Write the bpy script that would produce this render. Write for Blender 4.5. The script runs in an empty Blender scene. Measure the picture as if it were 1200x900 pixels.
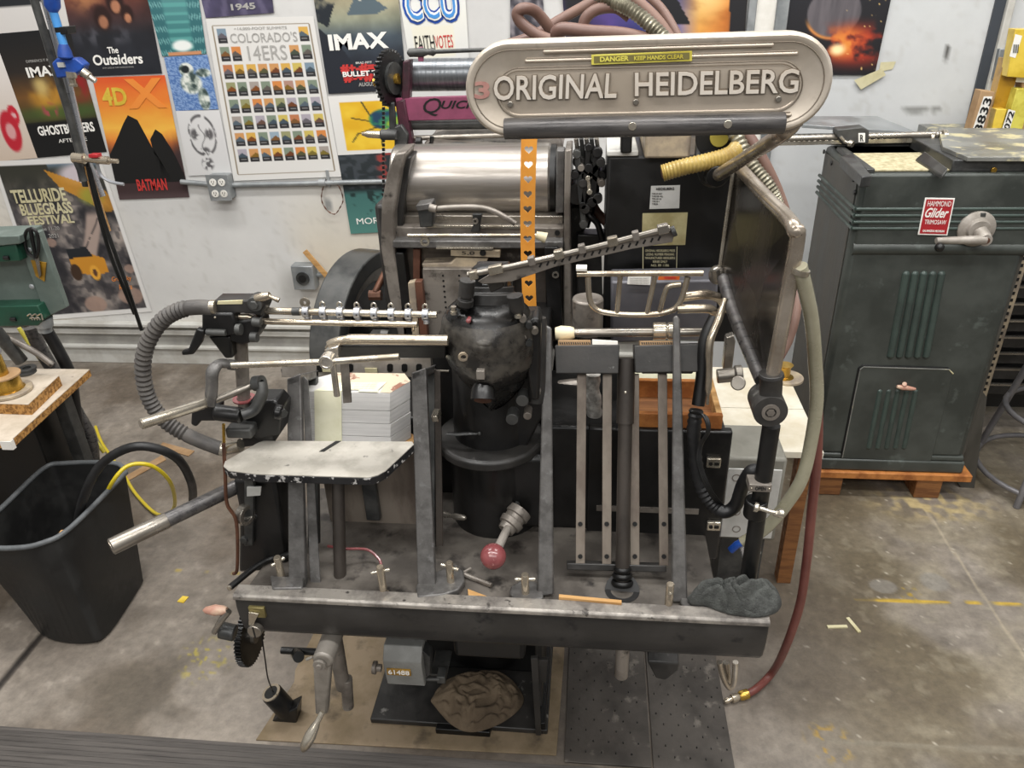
import bpy, bmesh, math, random
import numpy as np
from mathutils import Vector, Matrix
random.seed(7)
PI = math.pi
C = bpy.context.scene.collection
# ------------------------------------------------------------------ camera (calibrated, 1200x900)
FPX, PITCH, YAW, ROLL, CH = 900.0, .494, -.114, .034, 1.66
_cy, _sy = math.cos(YAW), math.sin(YAW)
FW = np.array([_sy*math.cos(PITCH), _cy*math.cos(PITCH), -math.sin(PITCH)])
RT = np.array([_cy, -_sy, 0.]); DN = np.cross(FW, RT)
R2 = math.cos(ROLL)*RT + math.sin(ROLL)*DN
D2 = -math.sin(ROLL)*RT + math.cos(ROLL)*DN
EYE = np.array([0, 0, CH])
def ray(u, v): return R2*((u-600)/FPX) + D2*((v-450)/FPX) + FW
def Yp(u, v, y): q = ray(u, v); return Vector(EYE + q*(y/q[1]))
def Zp(u, v, z=0.): q = ray(u, v); return Vector(EYE + q*((z-CH)/q[2]))
LA = math.radians(23); LT = math.tan(LA)
LB = Vector((0, math.cos(LA), -math.sin(LA)))      # backwards, square to the leaning piles
LU = Vector((0, math.sin(LA), math.cos(LA)))
def Lp(u, v, y0=1.1):
    q = ray(u, v); s = (y0+(CH-.62)*LT)/(q[1]-q[2]*LT); return Vector(EYE + q*s)
cam = bpy.data.cameras.new('camera'); camo = bpy.data.objects.new('camera', cam); C.objects.link(camo)
cam.sensor_fit = 'HORIZONTAL'; cam.sensor_width = 36; cam.lens = FPX/1200*36; cam.clip_start = .02
Rm = Matrix((R2, -D2, -FW)).transposed()
camo.matrix_world = Matrix.Translation(Vector(EYE)) @ Rm.to_4x4()
bpy.context.scene.camera = camo
# ------------------------------------------------------------------ materials
def lin(c):
    if isinstance(c, str):
        c = c.lstrip('#'); c = [int(c[i:i+2], 16)/255 for i in (0, 2, 4)]
    return tuple((x/12.92 if x <= .04045 else ((x+.055)/1.055)**2.4) for x in c) + (1,)
MATS = {}
def mat(name, c1, c2=None, scale=12, metal=0, rough=.5, bump=.0, lo=.42, hi=.62, c3=None, s3=60, lo3=.6, hi3=.7, stretch=None, alpha=1, trans=0, coat=0, emit=0, spec=.5, bs=None):
    m = bpy.data.materials.new(name); m.use_nodes = True
    nt = m.node_tree; N = nt.nodes; Lk = nt.links
    b = N['Principled BSDF']
    b.inputs['Metallic'].default_value = metal*.8; b.inputs['Roughness'].default_value = rough
    b.inputs['Specular IOR Level'].default_value = spec
    b.inputs['Coat Weight'].default_value = coat
    b.inputs['Alpha'].default_value = alpha; b.inputs['Transmission Weight'].default_value = trans
    col = lin(c1); b.inputs['Base Color'].default_value = col
    if emit:
        b.inputs['Emission Color'].default_value = col; b.inputs['Emission Strength'].default_value = emit
    tc = N.new('ShaderNodeTexCoord'); mp = N.new('ShaderNodeMapping'); Lk.new(tc.outputs['Object'], mp.inputs[0])
    if stretch: mp.inputs['Scale'].default_value = stretch
    def noise(sc, det=6, ro=.6):
        n = N.new('ShaderNodeTexNoise'); n.inputs['Scale'].default_value = sc; n.inputs['Detail'].default_value = det
        n.inputs['Roughness'].default_value = ro; Lk.new(mp.outputs[0], n.inputs['Vector']); return n.outputs[0]
    def ramp(src, a, bb):
        r = N.new('ShaderNodeMapRange'); r.inputs[1].default_value = a; r.inputs[2].default_value = bb
        Lk.new(src, r.inputs[0]); return r.outputs[0]
    cur = None
    if c2:
        mx = N.new('ShaderNodeMix'); mx.data_type = 'RGBA'
        mx.inputs[6].default_value = col; mx.inputs[7].default_value = lin(c2)
        f = ramp(noise(scale), lo, hi); Lk.new(f, mx.inputs[0]); cur = mx.outputs[2]
        rr = N.new('ShaderNodeMapRange'); rr.inputs[3].default_value = rough*.85; rr.inputs[4].default_value = min(1, rough*1.3)
        Lk.new(f, rr.inputs[0]); Lk.new(rr.outputs[0], b.inputs['Roughness'])
    if c3:
        mx = N.new('ShaderNodeMix'); mx.data_type = 'RGBA'
        if cur: Lk.new(cur, mx.inputs[6])
        else: mx.inputs[6].default_value = col
        mx.inputs[7].default_value = lin(c3)
        Lk.new(ramp(noise(s3, 4), lo3, hi3), mx.inputs[0]); cur = mx.outputs[2]
    if cur: Lk.new(cur, b.inputs['Base Color'])
    if bump:
        bp = N.new('ShaderNodeBump'); bp.inputs['Strength'].default_value = bump; bp.inputs['Distance'].default_value = .004
        Lk.new(noise(bs or scale*5, 8), bp.inputs['Height']); Lk.new(bp.outputs[0], b.inputs['Normal'])
    MATS[name] = m; return m
mat('cast', '#222120', '#373533', 9, 0, .42, .25, c3='#75736f', s3=26, lo3=.66, hi3=.74)
mat('castblk', '#0e0e0e', '#1c1b1b', 9, 0, .34, .15, c3='#4c4a46', s3=20, lo3=.70, hi3=.74)
mat('bell', '#0d0d0d', '#23211f', 18, .2, .28, .12, lo=.45, hi=.6)
mat('bellworn', '#2b2927', '#4d4943', 24, .2, .3, .2, lo=.42, hi=.56)
mat('barface', '#2a2928', '#3d3b39', 7, .25, .42, .2, c3='#19191b', s3=16, lo3=.6, hi3=.68)
mat('ledge', '#a39d95', '#6f6a65', 22, .5, .45, .2, c3='#47433f', s3=50, lo3=.62, hi3=.7)
mat('deck', '#4b4641', '#6d6760', 8, .3, .55, .25, c3='#2c2825', s3=18, lo3=.55, hi3=.68)
mat('black', '#090909', '#131313', 10, 0, .4, .1)
mat('postm', '#6b6967', '#504e4c', 24, .4, .42, .15, c3='#7b7a79', s3=60, lo3=.6, hi3=.75)
mat('blockm', '#393837', '#454341', 14, .3, .45, .15, c3='#8a8a88', s3=45, lo3=.68, hi3=.74)
mat('steel', '#a29c93', '#7d776e', 12, 1, .3, .08, lo=.4, hi=.7)
mat('steelb', '#c9c2b4', '#9c9282', 16, 1, .24, .05)
mat('chrome', '#d8d2c8', '#a89d8e', 16, 1, .16, .05)
mat('oldchrome', '#bdb2a4', '#8b7f71', 11, .9, .26, .05, lo=.4, hi=.7)
mat('nickel', '#c3b7a4', '#7e7162', 14, 1, .25, .05, lo=.5, hi=.75)
mat('drumm', '#aca6a0', '#8d877f', 6, 1, .34, .05, stretch=(.6, 8, 8))
mat('drumm2', '#838689', '#6d7175', 30, 1, .33, .05, stretch=(6, .5, .5))
mat('greysteel', '#8f8880', '#655e57', 10, .45, .4, .15, c3='#3b3632', s3=26, lo3=.6, hi3=.72)
mat('tanplate', '#57504a', '#3b3632', 7, .6, .42, .15, c3='#7d766d', s3=22, lo3=.6, hi3=.7)
mat('signdark', '#6e6458', '#857a6c', 20, .4, .5)
mat('signm', '#d2c7b9', '#b9ae9f', 9, .6, .34, .06, c3='#9d9182', s3=24, lo3=.6, hi3=.75)
mat('signp', '#bdb1a2', '#a79b8c', 10, .6, .4, .06)
mat('signl', '#ebe2d6', '#d8cdbf', 14, .45, .34, .05)
mat('tubegrey', '#4a4848', '#605d5b', 20, .5, .32, .08, stretch=(.5, 4, 4))
mat('pink', '#924a66', '#7d3c56', 10, 0, .45, .1)
mat('pinkdk', '#4e2634', '#2e1a20', 20, 0, .45, .2)
mat('ink', '#101010'); mat('white', '#e9e6df', '#d8d4cb', 8, 0, .55); mat('whitetext', '#eeece6')
mat('red', '#a8252c', rough=.4); mat('redtext', '#c23632'); mat('greytext', '#a8a6a2'); mat('orangetext', '#e98c3a')
mat('yellow', '#d2c95a', '#b5a636', 20, 0, .5); mat('yellowtube', '#cdb61e', rough=.35, coat=.3)
mat('ball', '#8c4c4d', '#793f41', 20, 0, .22, .03, c3='#ab7a76', s3=40, lo3=.62, hi3=.7, coat=.4)
mat('rubberhose', '#6b5047', '#7b6054', 9, 0, .5, .1, stretch=(1, 1, 1))
mat('redhose', '#6b3a34', '#7d4a42', 8, 0, .38, .06)
mat('clearhose', '#9a9681', '#85806b', 9, 0, .25, .05, coat=.4)
mat('blackhose', '#44413f', '#585450', 30, 0, .55, .2)
mat('rubberblk', '#141415', '#1f1f20', 12, 0, .45, .1)
mat('tanhose', '#ad9552', '#8f7638', 18, 0, .4, .08, coat=.2)
mat('flexmetal', '#8f8a78', '#5f5a4b', 30, .7, .35, .1)
mat('strap', '#e39a3b', '#d98d30', 20, 0, .6, .05)
mat('paper', '#c6c4c1', '#bab8b6', 30, 0, .75, .15, stretch=(.3, .3, 12))
mat('paperyellow', '#dcd9bf', '#d2cfb2', 25, 0, .75); mat('paperwhite', '#e8e6e0', rough=.75)
mat('paperbrown', '#c6b7a0', '#8a6152', 22, 0, .75, lo=.58, hi=.62)
mat('shelf', '#bbb6ac', '#a29d93', 18, .1, .42, .1, c3='#7b7871', s3=40, lo3=.66, hi3=.72)
mat('shelfedge', '#17171a', '#202022', 20, .1, .45, .2, c3='#b5b3b0', s3=70, lo3=.56, hi3=.6)
mat('wood', '#c59a63', '#a87d48', 6, 0, .6, .15, stretch=(1, 9, 9)); mat('wooddk', '#8a5c34', '#6d4526', 8, 0, .6, .15, stretch=(1, 8, 8))
mat('woodedge', '#b9783d', '#8f5526', 18, 0, .65, .2); mat('chip', '#b88747', '#7b5528', 90, 0, .8, .4, lo=.45, hi=.58)
mat('laminate', '#c7bbab', '#b3a694', 14, 0, .5, .08, c3='#8d8071', s3=30, lo3=.64, hi3=.74)
mat('plywhite', '#dcd6c6', '#c9bfa8', 7, 0, .5, .1, c3='#e9c980', s3=16, lo3=.68, hi3=.8)
mat('brownstrip', '#6b4738', '#543427', 12, .2, .5, .1)
mat('brass', '#c7a24d', '#a37f33', 14, 1, .22, .04); mat('kraft', '#a98a66', '#957654', 10, 0, .8, .2)
mat('sawgreen', '#353936', '#474b47', 5, .1, .42, .12, c3='#59605c', s3=14, lo3=.62, hi3=.75)
mat('sawdark', '#35342f', '#54514b', 4, .1, .5, .15, stretch=(3, 3, .7), lo=.35, hi=.65)
mat('sawrib', '#414e49', '#37413d', 10, .1, .4, .1)
mat('sawtop', '#7b7c78', '#93938e', 8, .5, .38, .1, c3='#d9d0a8', s3=13, lo3=.52, hi3=.62)
mat('sawdust', '#c7bd9b', '#a79d7c', 60, 0, .95, .5)
mat('iron', '#3a3b3b', '#555553', 14, .5, .42, .15)
mat('machgreen', '#66716b', '#58635d', 10, .1, .45, .05); mat('dkgreen', '#1f4a39', '#173a2c', 10, .1, .4, .05)
mat('blue', '#2350a8', '#1b3f8a', 12, 0, .4, .03); mat('bluelt', '#4a90d2', rough=.35)
mat('pvc', '#b9bbc0', '#a5a7ac', 8, .8, .3, .05)
mat('binm', '#1a1a1a', '#232322', 10, 0, .5, .12); mat('binrim', '#5f6264', '#4c4f51', 16, 0, .5, .1)
mat('cloth', '#4b4d4a', '#3a3b39', 40, 0, .95, .9, bs=300); mat('ragtan', '#6f604d', '#56493a', 8, 0, .95, .5, bs=200)
mat('galv', '#8c9092', '#a3a6a7', 10, .6, .42, .08); mat('trimw', '#c9c8c2', '#b4b1a9', 7, 0, .55, .1)
mat('trimgrey', '#8d8b86', '#a5a39d', 5, 0, .6, .1); mat('gap', '#3c4148')
mat('tan', '#8b7a63', '#766750', 7, 0, .75, .2, c3='#54493a', s3=12, lo3=.55, hi3=.7)
mat('plate', '#4f4a45', '#3b3733', 6, .3, .55, .25, c3='#6e6861', s3=20, lo3=.6, hi3=.7)
mat('hole', '#0b0a0a'); mat('mat', '#3d3936', '#57524e', 6, 0, .6, .35, stretch=(.7, 14, 1), lo=.35, hi=.65)
mat('yellowish', '#dfc24c', '#c9a92f', 12, 0, .35, .05, coat=.3)
mat('amber', '#b98d2a', '#7d5c15', 9, 0, .18, .02, coat=.5)
mat('tape', '#cfc8a4', '#bdb48c', 12, 0, .5); mat('labelw', '#cfcfcc', '#bcbcb8', 14, .3, .4); mat('labely', '#b9ae7f', '#d2c99b', 22, .6, .35, .1)
mat('orange', '#d2662a'); mat('guidem', '#a8a199', '#8b847b', 14, .3, .45, .1)
mat('stripm', '#8f857a', '#6e635a', 7, .5, .4, .1, stretch=(2, 2, .6))
mat('crankm', '#948e86', '#7b756d', 14, .3, .45, .15)
mat('rammed', '#4b4540', '#38332f', 8, .5, .35, .1, stretch=(2, 2, .5))
mat('bagm', '#c4c1ba', '#7e7b76', 40, .0, .35, .5)
mat('pinknum', '#96635e', '#ad8077', 30, .1, .5)
mat('olive', '#6f6738')
mat('stoolg', '#6c6a6c', '#7b797a', 10, .4, .4); mat('rust', '#6e4a38', '#4b3227', 14, .5, .5, .2)
mat('greypanel', '#55555a', '#66656a', 5, .4, .38, .05); mat('nameplate', '#8d8255', '#6f6540', 25, .7, .35, .1)
mat('shield', '#37332f', '#4f4942', 5, .85, .25, .08, stretch=(3, 3, .8)); mat('dialy', '#b9a94a')
mat('greyplastic', '#77756c', '#8a887f', 10, .1, .5); mat('counter', '#8d8e8b', '#7d7d7a', 16, .2, .4, .05)
mat('pinkwood', '#b98a78', '#d9c3a8', 22, 0, .4, .1); mat('yarn', '#d9cfae'); mat('claybeige', '#b9a98f', '#8e8274', 20, .2, .5, .1)
vc = bpy.data.materials.new('painted'); vc.use_nodes = True
_b = vc.node_tree.nodes['Principled BSDF']; _a = vc.node_tree.nodes.new('ShaderNodeAttribute'); _a.attribute_name = 'Col'
vc.node_tree.links.new(_a.outputs['Color'], _b.inputs['Base Color']); _b.inputs['Roughness'].default_value = .45
MATS['painted'] = vc
def vcmat(name, sc, amt, rough, bump, det=10):
    m = bpy.data.materials.new(name); m.use_nodes = True; N = m.node_tree.nodes; K = m.node_tree.links; b = N['Principled BSDF']
    a = N.new('ShaderNodeAttribute'); a.attribute_name = 'Col'; tc = N.new('ShaderNodeTexCoord')
    n = N.new('ShaderNodeTexNoise'); n.inputs['Scale'].default_value = sc; n.inputs['Detail'].default_value = det; n.inputs['Roughness'].default_value = .7
    K.new(tc.outputs['Object'], n.inputs['Vector'])
    r = N.new('ShaderNodeMapRange'); r.inputs[1].default_value = .3; r.inputs[2].default_value = .7; r.inputs[3].default_value = 1-amt; r.inputs[4].default_value = 1+amt
    K.new(n.outputs[0], r.inputs[0]); mx = N.new('ShaderNodeVectorMath'); mx.operation = 'SCALE'
    K.new(a.outputs['Color'], mx.inputs[0]); K.new(r.outputs[0], mx.inputs['Scale']); K.new(mx.outputs[0], b.inputs['Base Color'])
    b.inputs['Roughness'].default_value = rough
    bp = N.new('ShaderNodeBump'); bp.inputs['Strength'].default_value = bump; bp.inputs['Distance'].default_value = .004
    K.new(n.outputs[0], bp.inputs['Height']); K.new(bp.outputs[0], b.inputs['Normal']); MATS[name] = m
vcmat('concrete', 34, .26, .5, .45); vcmat('wallpaint', 9, .04, .45, .08)
# ------------------------------------------------------------------ mesh helpers
def V(*a): return Vector(a)
def catmull(pts, n=6):
    out = []
    P = [pts[0]] + list(pts) + [pts[-1]]
    for i in range(1, len(P)-2):
        for k in range(n):
            t = k/n; a, b, c, d = P[i-1], P[i], P[i+1], P[i+2]
            out.append(.5*((2*b)+(c-a)*t+(2*a-5*b+4*c-d)*t*t+(3*b-a-3*c+d)*t**3))
    out.append(pts[-1].copy()); return out
class MB:
    def __init__(s): s.v = []; s.f = []
    def add(s, vs, fs):
        o = len(s.v); s.v += [Vector(x) for x in vs]; s.f += [[i+o for i in f] for f in fs]; return s
    def box(s, lo, hi):
        x0, y0, z0 = lo; x1, y1, z1 = hi
        return s.add([(x0,y0,z0),(x1,y0,z0),(x1,y1,z0),(x0,y1,z0),(x0,y0,z1),(x1,y0,z1),(x1,y1,z1),(x0,y1,z1)],
              [[0,3,2,1],[4,5,6,7],[0,1,5,4],[1,2,6,5],[2,3,7,6],[3,0,4,7]])
    def prism(s, pts, vec):
        n = len(pts); vec = Vector(vec)
        return s.add([Vector(p) for p in pts]+[Vector(p)+vec for p in pts], [list(range(n)), list(range(2*n-1, n-1, -1))]+[[i, i+n, (i+1) % n+n, (i+1) % n] for i in range(n)])
    def obox(s, c, ax, hx, ay, hy, az, hz):
        c = Vector(c); X = Vector(ax).normalized()*hx; Y = Vector(ay).normalized()*hy; Z = Vector(az).normalized()*hz
        return s.add([c+a*X+b*Y+d*Z for d in (-1, 1) for a, b in ((-1,-1),(1,-1),(1,1),(-1,1))], [[0,3,2,1],[4,5,6,7],[0,1,5,4],[1,2,6,5],[2,3,7,6],[3,0,4,7]])
    def tube(s, pts, r, seg=12, smooth=0, caps=True, closed=False, rf=None, flat=None):
        pts = [Vector(p) for p in pts]
        if smooth: pts = catmull(pts, smooth)
        n = len(pts); vs = []; prev = None
        for i, p in enumerate(pts):
            if closed: t = pts[(i+1) % n]-pts[i-1]
            else: t = pts[min(i+1, n-1)]-pts[max(i-1, 0)]
            t.normalize()
            if prev is None:
                u = t.cross(V(0, 0, 1))
                if u.length < .1: u = t.cross(V(1, 0, 0))
            else: u = prev-t*prev.dot(t)
            u.normalize(); prev = u; w = t.cross(u)
            rr = r[min(int(i/max(1, (n-1))*(len(r)-1)+.5), len(r)-1)] if isinstance(r, (list, tuple)) else r
            if rf: rr *= rf(i)
            for k in range(seg):
                a = 2*PI*k/seg; vs.append(p+u*math.cos(a)*rr+w*math.sin(a)*rr*(flat or 1))
        fs = []
        m = n if closed else n-1
        for i in range(m):
            for k in range(seg):
                a = i*seg+k; b = i*seg+(k+1) % seg; j = (i+1) % n
                fs.append([a, b, j*seg+(k+1) % seg, j*seg+k])
        if caps and not closed: fs += [list(range(seg))[::-1], [(n-1)*seg+k for k in range(seg)]]
        return s.add(vs, fs)
    def cyl(s, a, b, r, r2=None, seg=24): return s.tube2(a, b, [(0, r), (1, r if r2 is None else r2)], seg)
    def tube2(s, a, b, prof, seg=24, caps=True):      # prof: (t along a-b, radius)
        a = Vector(a); b = Vector(b); t = (b-a).normalized(); u = t.cross(V(0, 0, 1))
        if u.length < .1: u = t.cross(V(1, 0, 0))
        u.normalize(); w = t.cross(u); vs = []
        for q, r in prof:
            for k in range(seg):
                an = 2*PI*k/seg; vs.append(a+(b-a)*q+u*math.cos(an)*r+w*math.sin(an)*r)
        n = len(prof); fs = [[i*seg+k, i*seg+(k+1) % seg, (i+1)*seg+(k+1) % seg, (i+1)*seg+k] for i in range(n-1) for k in range(seg)]
        if caps: fs += [list(range(seg))[::-1], [(n-1)*seg+k for k in range(seg)]]
        return s.add(vs, fs)
    def ring(s, c, ax, ri, ro, h, seg=40):
        ax = Vector(ax).normalized(); c = Vector(c); u = ax.cross(V(0, 0, 1))
        if u.length < .1: u = ax.cross(V(1, 0, 0))
        u.normalize(); w = ax.cross(u); vs = []
        for r, hh in ((ri, -h/2), (ro, -h/2), (ro, h/2), (ri, h/2)):
            for k in range(seg): a = 2*PI*k/seg; vs.append(c+ax*hh+(u*math.cos(a)+w*math.sin(a))*r)
        return s.add(vs, [[i*seg+k, i*seg+(k+1) % seg, ((i+1) % 4)*seg+(k+1) % seg, ((i+1) % 4)*seg+k] for i in range(4) for k in range(seg)])
    def gear(s, c, ax, r, teeth, h, td, bore=.3):
        ax = Vector(ax).normalized(); u = ax.cross(V(0, 0, 1)); u.normalize(); w = ax.cross(u); c = Vector(c); n = teeth*4; vs = []
        for hh in (-h/2, h/2):
            for k in range(n):
                a = 2*PI*k/n; rr = r if k % 4 in (0, 1) else r-td; vs.append(c+ax*hh+(u*math.cos(a)+w*math.sin(a))*rr)
            for k in range(n):
                a = 2*PI*k/n; vs.append(c+ax*hh+(u*math.cos(a)+w*math.sin(a))*r*bore)
        fs = []
        for k in range(n):
            j = (k+1) % n
            fs += [[k, j, n+j, n+k], [2*n+k, 3*n+k, 3*n+j, 2*n+j], [k, 2*n+k, 2*n+j, j], [n+k, n+j, 3*n+j, 3*n+k]]
        return s.add(vs, fs)
    def ball(s, c, r, sx=1, sy=1, sz=1, seg=20, rings=12):
        c = Vector(c); vs = [c+V(0, 0, r*sz)]
        for i in range(1, rings):
            ph = PI*i/rings
            for k in range(seg): a = 2*PI*k/seg; vs.append(c+V(r*sx*math.sin(ph)*math.cos(a), r*sy*math.sin(ph)*math.sin(a), r*sz*math.cos(ph)))
        vs.append(c-V(0, 0, r*sz)); L = len(vs)-1
        fs = [[0, 1+k, 1+(k+1) % seg] for k in range(seg)]
        for i in range(rings-2):
            fs += [[1+i*seg+k, 1+(i+1)*seg+k, 1+(i+1)*seg+(k+1) % seg, 1+i*seg+(k+1) % seg] for k in range(seg)]
        fs += [[L, 1+(rings-2)*seg+(k+1) % seg, 1+(rings-2)*seg+k] for k in range(seg)]
        return s.add(vs, fs)
def wloc(p):
    v = V(0, 0, 0)
    while p is not None: v += p.location; p = p.parent
    return v
def mk(name, mb, m, parent=None, bev=0, smooth=True, recalc=True, origin=None, seg=2):
    me = bpy.data.meshes.new(name)
    if origin is None:
        if parent is not None: origin = wloc(parent)
        else:
            lo = [min(v[i] for v in mb.v) for i in range(3)]; hi = [max(v[i] for v in mb.v) for i in range(3)]
            origin = V((lo[0]+hi[0])/2, (lo[1]+hi[1])/2, lo[2])
    me.from_pydata([v-origin for v in mb.v], [], mb.f)
    if recalc:
        bm = bmesh.new(); bm.from_mesh(me); bmesh.ops.recalc_face_normals(bm, faces=bm.faces); bm.to_mesh(me); bm.free()
    if smooth:
        me.polygons.foreach_set('use_smooth', [True]*len(me.polygons)); me.set_sharp_from_angle(angle=math.radians(38))
    me.materials.append(MATS[m] if isinstance(m, str) else m)
    o = bpy.data.objects.new(name, me); C.objects.link(o)
    if parent is not None: o.parent = parent
    else: o.location = origin
    if bev:
        b = o.modifiers.new('bevel', 'BEVEL'); b.width = bev; b.segments = seg; b.limit_method = 'ANGLE'; b.angle_limit = math.radians(35)
    return o
def tag(o, label, cat, group=None):
    o['label'] = label; o['category'] = cat
    if group: o['group'] = group
    return o
def thing(name, loc, label, cat, group=None):
    o = bpy.data.objects.new(name, None); C.objects.link(o); o.location = loc; o.empty_display_size = .05
    return tag(o, label, cat, group)
def struct(name, mb, m, bev=0, **k):
    o = mk(name, mb, m, None, bev, **k); o['kind'] = 'structure'; return o
def text(s, m, parent, BL, BR, TL, ext=.0006, bold=0., name='lettering', label=None, shear=0):
    cu = bpy.data.curves.new('t', 'FONT'); cu.body = s; cu.size = 1; cu.extrude = .01; cu.offset = bold; cu.shear = shear
    cu.resolution_u = 3
    ob = bpy.data.objects.new('t', cu); C.objects.link(ob)
    bpy.context.view_layer.update()
    dg = bpy.context.evaluated_depsgraph_get(); me0 = bpy.data.meshes.new_from_object(ob.evaluated_get(dg))
    bpy.data.objects.remove(ob); bpy.data.curves.remove(cu)
    vs = [v.co.copy() for v in me0.vertices]; fs = [list(p.vertices) for p in me0.polygons]; bpy.data.meshes.remove(me0)
    x0 = min(v.x for v in vs); x1 = max(v.x for v in vs); y0 = min(v.y for v in vs); y1 = max(v.y for v in vs)
    BL, BR, TL = Vector(BL), Vector(BR), Vector(TL); X = BR-BL; Y = TL-BL; Nn = X.cross(Y).normalized()
    mb = MB(); mb.add([BL+X*((v.x-x0)/(x1-x0))+Y*((v.y-y0)/(y1-y0))+Nn*(ext if v.z > 0 else 0) for v in vs], fs)
    o = mk(name, mb, m, parent, smooth=False, recalc=False)
    if label: o['label'] = label
    return o
# ------------------------------------------------------------------ numpy painting
def S(h): h = h.lstrip('#'); return np.array([int(h[i:i+2], 16)/255 for i in (0, 2, 4)])
_rng = np.random.RandomState(3); _T = _rng.rand(256, 256)
def vn(x, y):
    xi = np.floor(x).astype(int); yi = np.floor(y).astype(int); fx = x-xi; fy = y-yi; fx = fx*fx*(3-2*fx); fy = fy*fy*(3-2*fy)
    g = lambda a, b: _T[a % 256, b % 256]
    return (g(xi, yi)*(1-fx)+g(xi+1, yi)*fx)*(1-fy)+(g(xi, yi+1)*(1-fx)+g(xi+1, yi+1)*fx)*fy
def fbm(x, y, o=4):
    s = 0; a = .5; t = 0
    for i in range(o): s = s+a*vn(x*2**i+i*17.3, y*2**i+i*9.1); t += a; a *= .5
    return s/t
def mixc(c, d, m): return c*(1-m[:, None])+(d if d.ndim == 2 else d[None])*m[:, None]
def sstep(x, a, b): t = np.clip((x-a)/(b-a), 0, 1); return t*t*(3-2*t)
def grad(v, stops):
    xs = [s[0] for s in stops]; cs = np.array([S(s[1]) for s in stops])
    return np.stack([np.interp(v, xs, cs[:, i]) for i in range(3)], 1)
def ell(U, Vv, cx, cy, rx, ry, soft=.15): d = np.sqrt(((U-cx)/rx)**2+((Vv-cy)/ry)**2); return 1-sstep(d, 1-soft, 1+soft)
def poly(U, Vv, pts):
    ins = np.zeros(len(U), bool); n = len(pts)
    for i in range(n):
        x1, y1 = pts[i]; x2, y2 = pts[i-1]
        if y1 == y2: continue
        c = ((y1 > Vv) != (y2 > Vv)) & (U < (x2-x1)*(Vv-y1)/(y2-y1)+x1); ins ^= c
    return ins.astype(float)
def segd(X, Y, ax, ay, bx, by):
    dx, dy = bx-ax, by-ay; t = np.clip(((X-ax)*dx+(Y-ay)*dy)/(dx*dx+dy*dy), 0, 1); return np.hypot(X-ax-t*dx, Y-ay-t*dy)
def painted(name, TL, TR, BR, BL, nx, ny, fn, m='painted', parent=None, wave=0, kind=None, nrm=V(0, -1, 0)):
    us = np.linspace(0, 1, nx+1); vs = np.linspace(0, 1, ny+1); U, W = np.meshgrid(us, vs); U = U.ravel(); W = W.ravel()
    TL, TR, BR, BL = map(np.array, (TL, TR, BR, BL))
    P = (TL[None]*((1-U)*(1-W))[:, None]+TR[None]*(U*(1-W))[:, None]+BR[None]*(U*W)[:, None]+BL[None]*((1-U)*W)[:, None])
    if wave: P = P+np.array(nrm)[None]*(wave*(.3+fbm(U*3, W*3, 2)))[:, None]
    col = np.clip(fn(U, W, P), 0, 1); col = np.where(col <= .04045, col/12.92, ((col+.055)/1.055)**2.4)
    mb = MB(); w = nx+1
    lo = P.min(0); hi = P.max(0); org = Vector(((lo[0]+hi[0])/2, (lo[1]+hi[1])/2, lo[2])) if parent is None else wloc(parent)
    me = bpy.data.meshes.new(name)
    I, J = np.meshgrid(np.arange(nx), np.arange(ny)); a = (J*w+I).ravel()
    F = np.stack([a, a+w, a+w+1, a+1], 1)
    me.from_pydata((P-np.array(org)).tolist(), [], F.tolist())
    at = me.color_attributes.new('Col', 'FLOAT_COLOR', 'POINT'); at.data.foreach_set('color', np.concatenate([col, np.ones((len(col), 1))], 1).astype(np.float32).ravel())
    me.materials.append(MATS[m]); o = bpy.data.objects.new(name, me); C.objects.link(o)
    if parent is None: o.location = org
    else: o.parent = parent
    if kind: o['kind'] = kind
    return o
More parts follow.
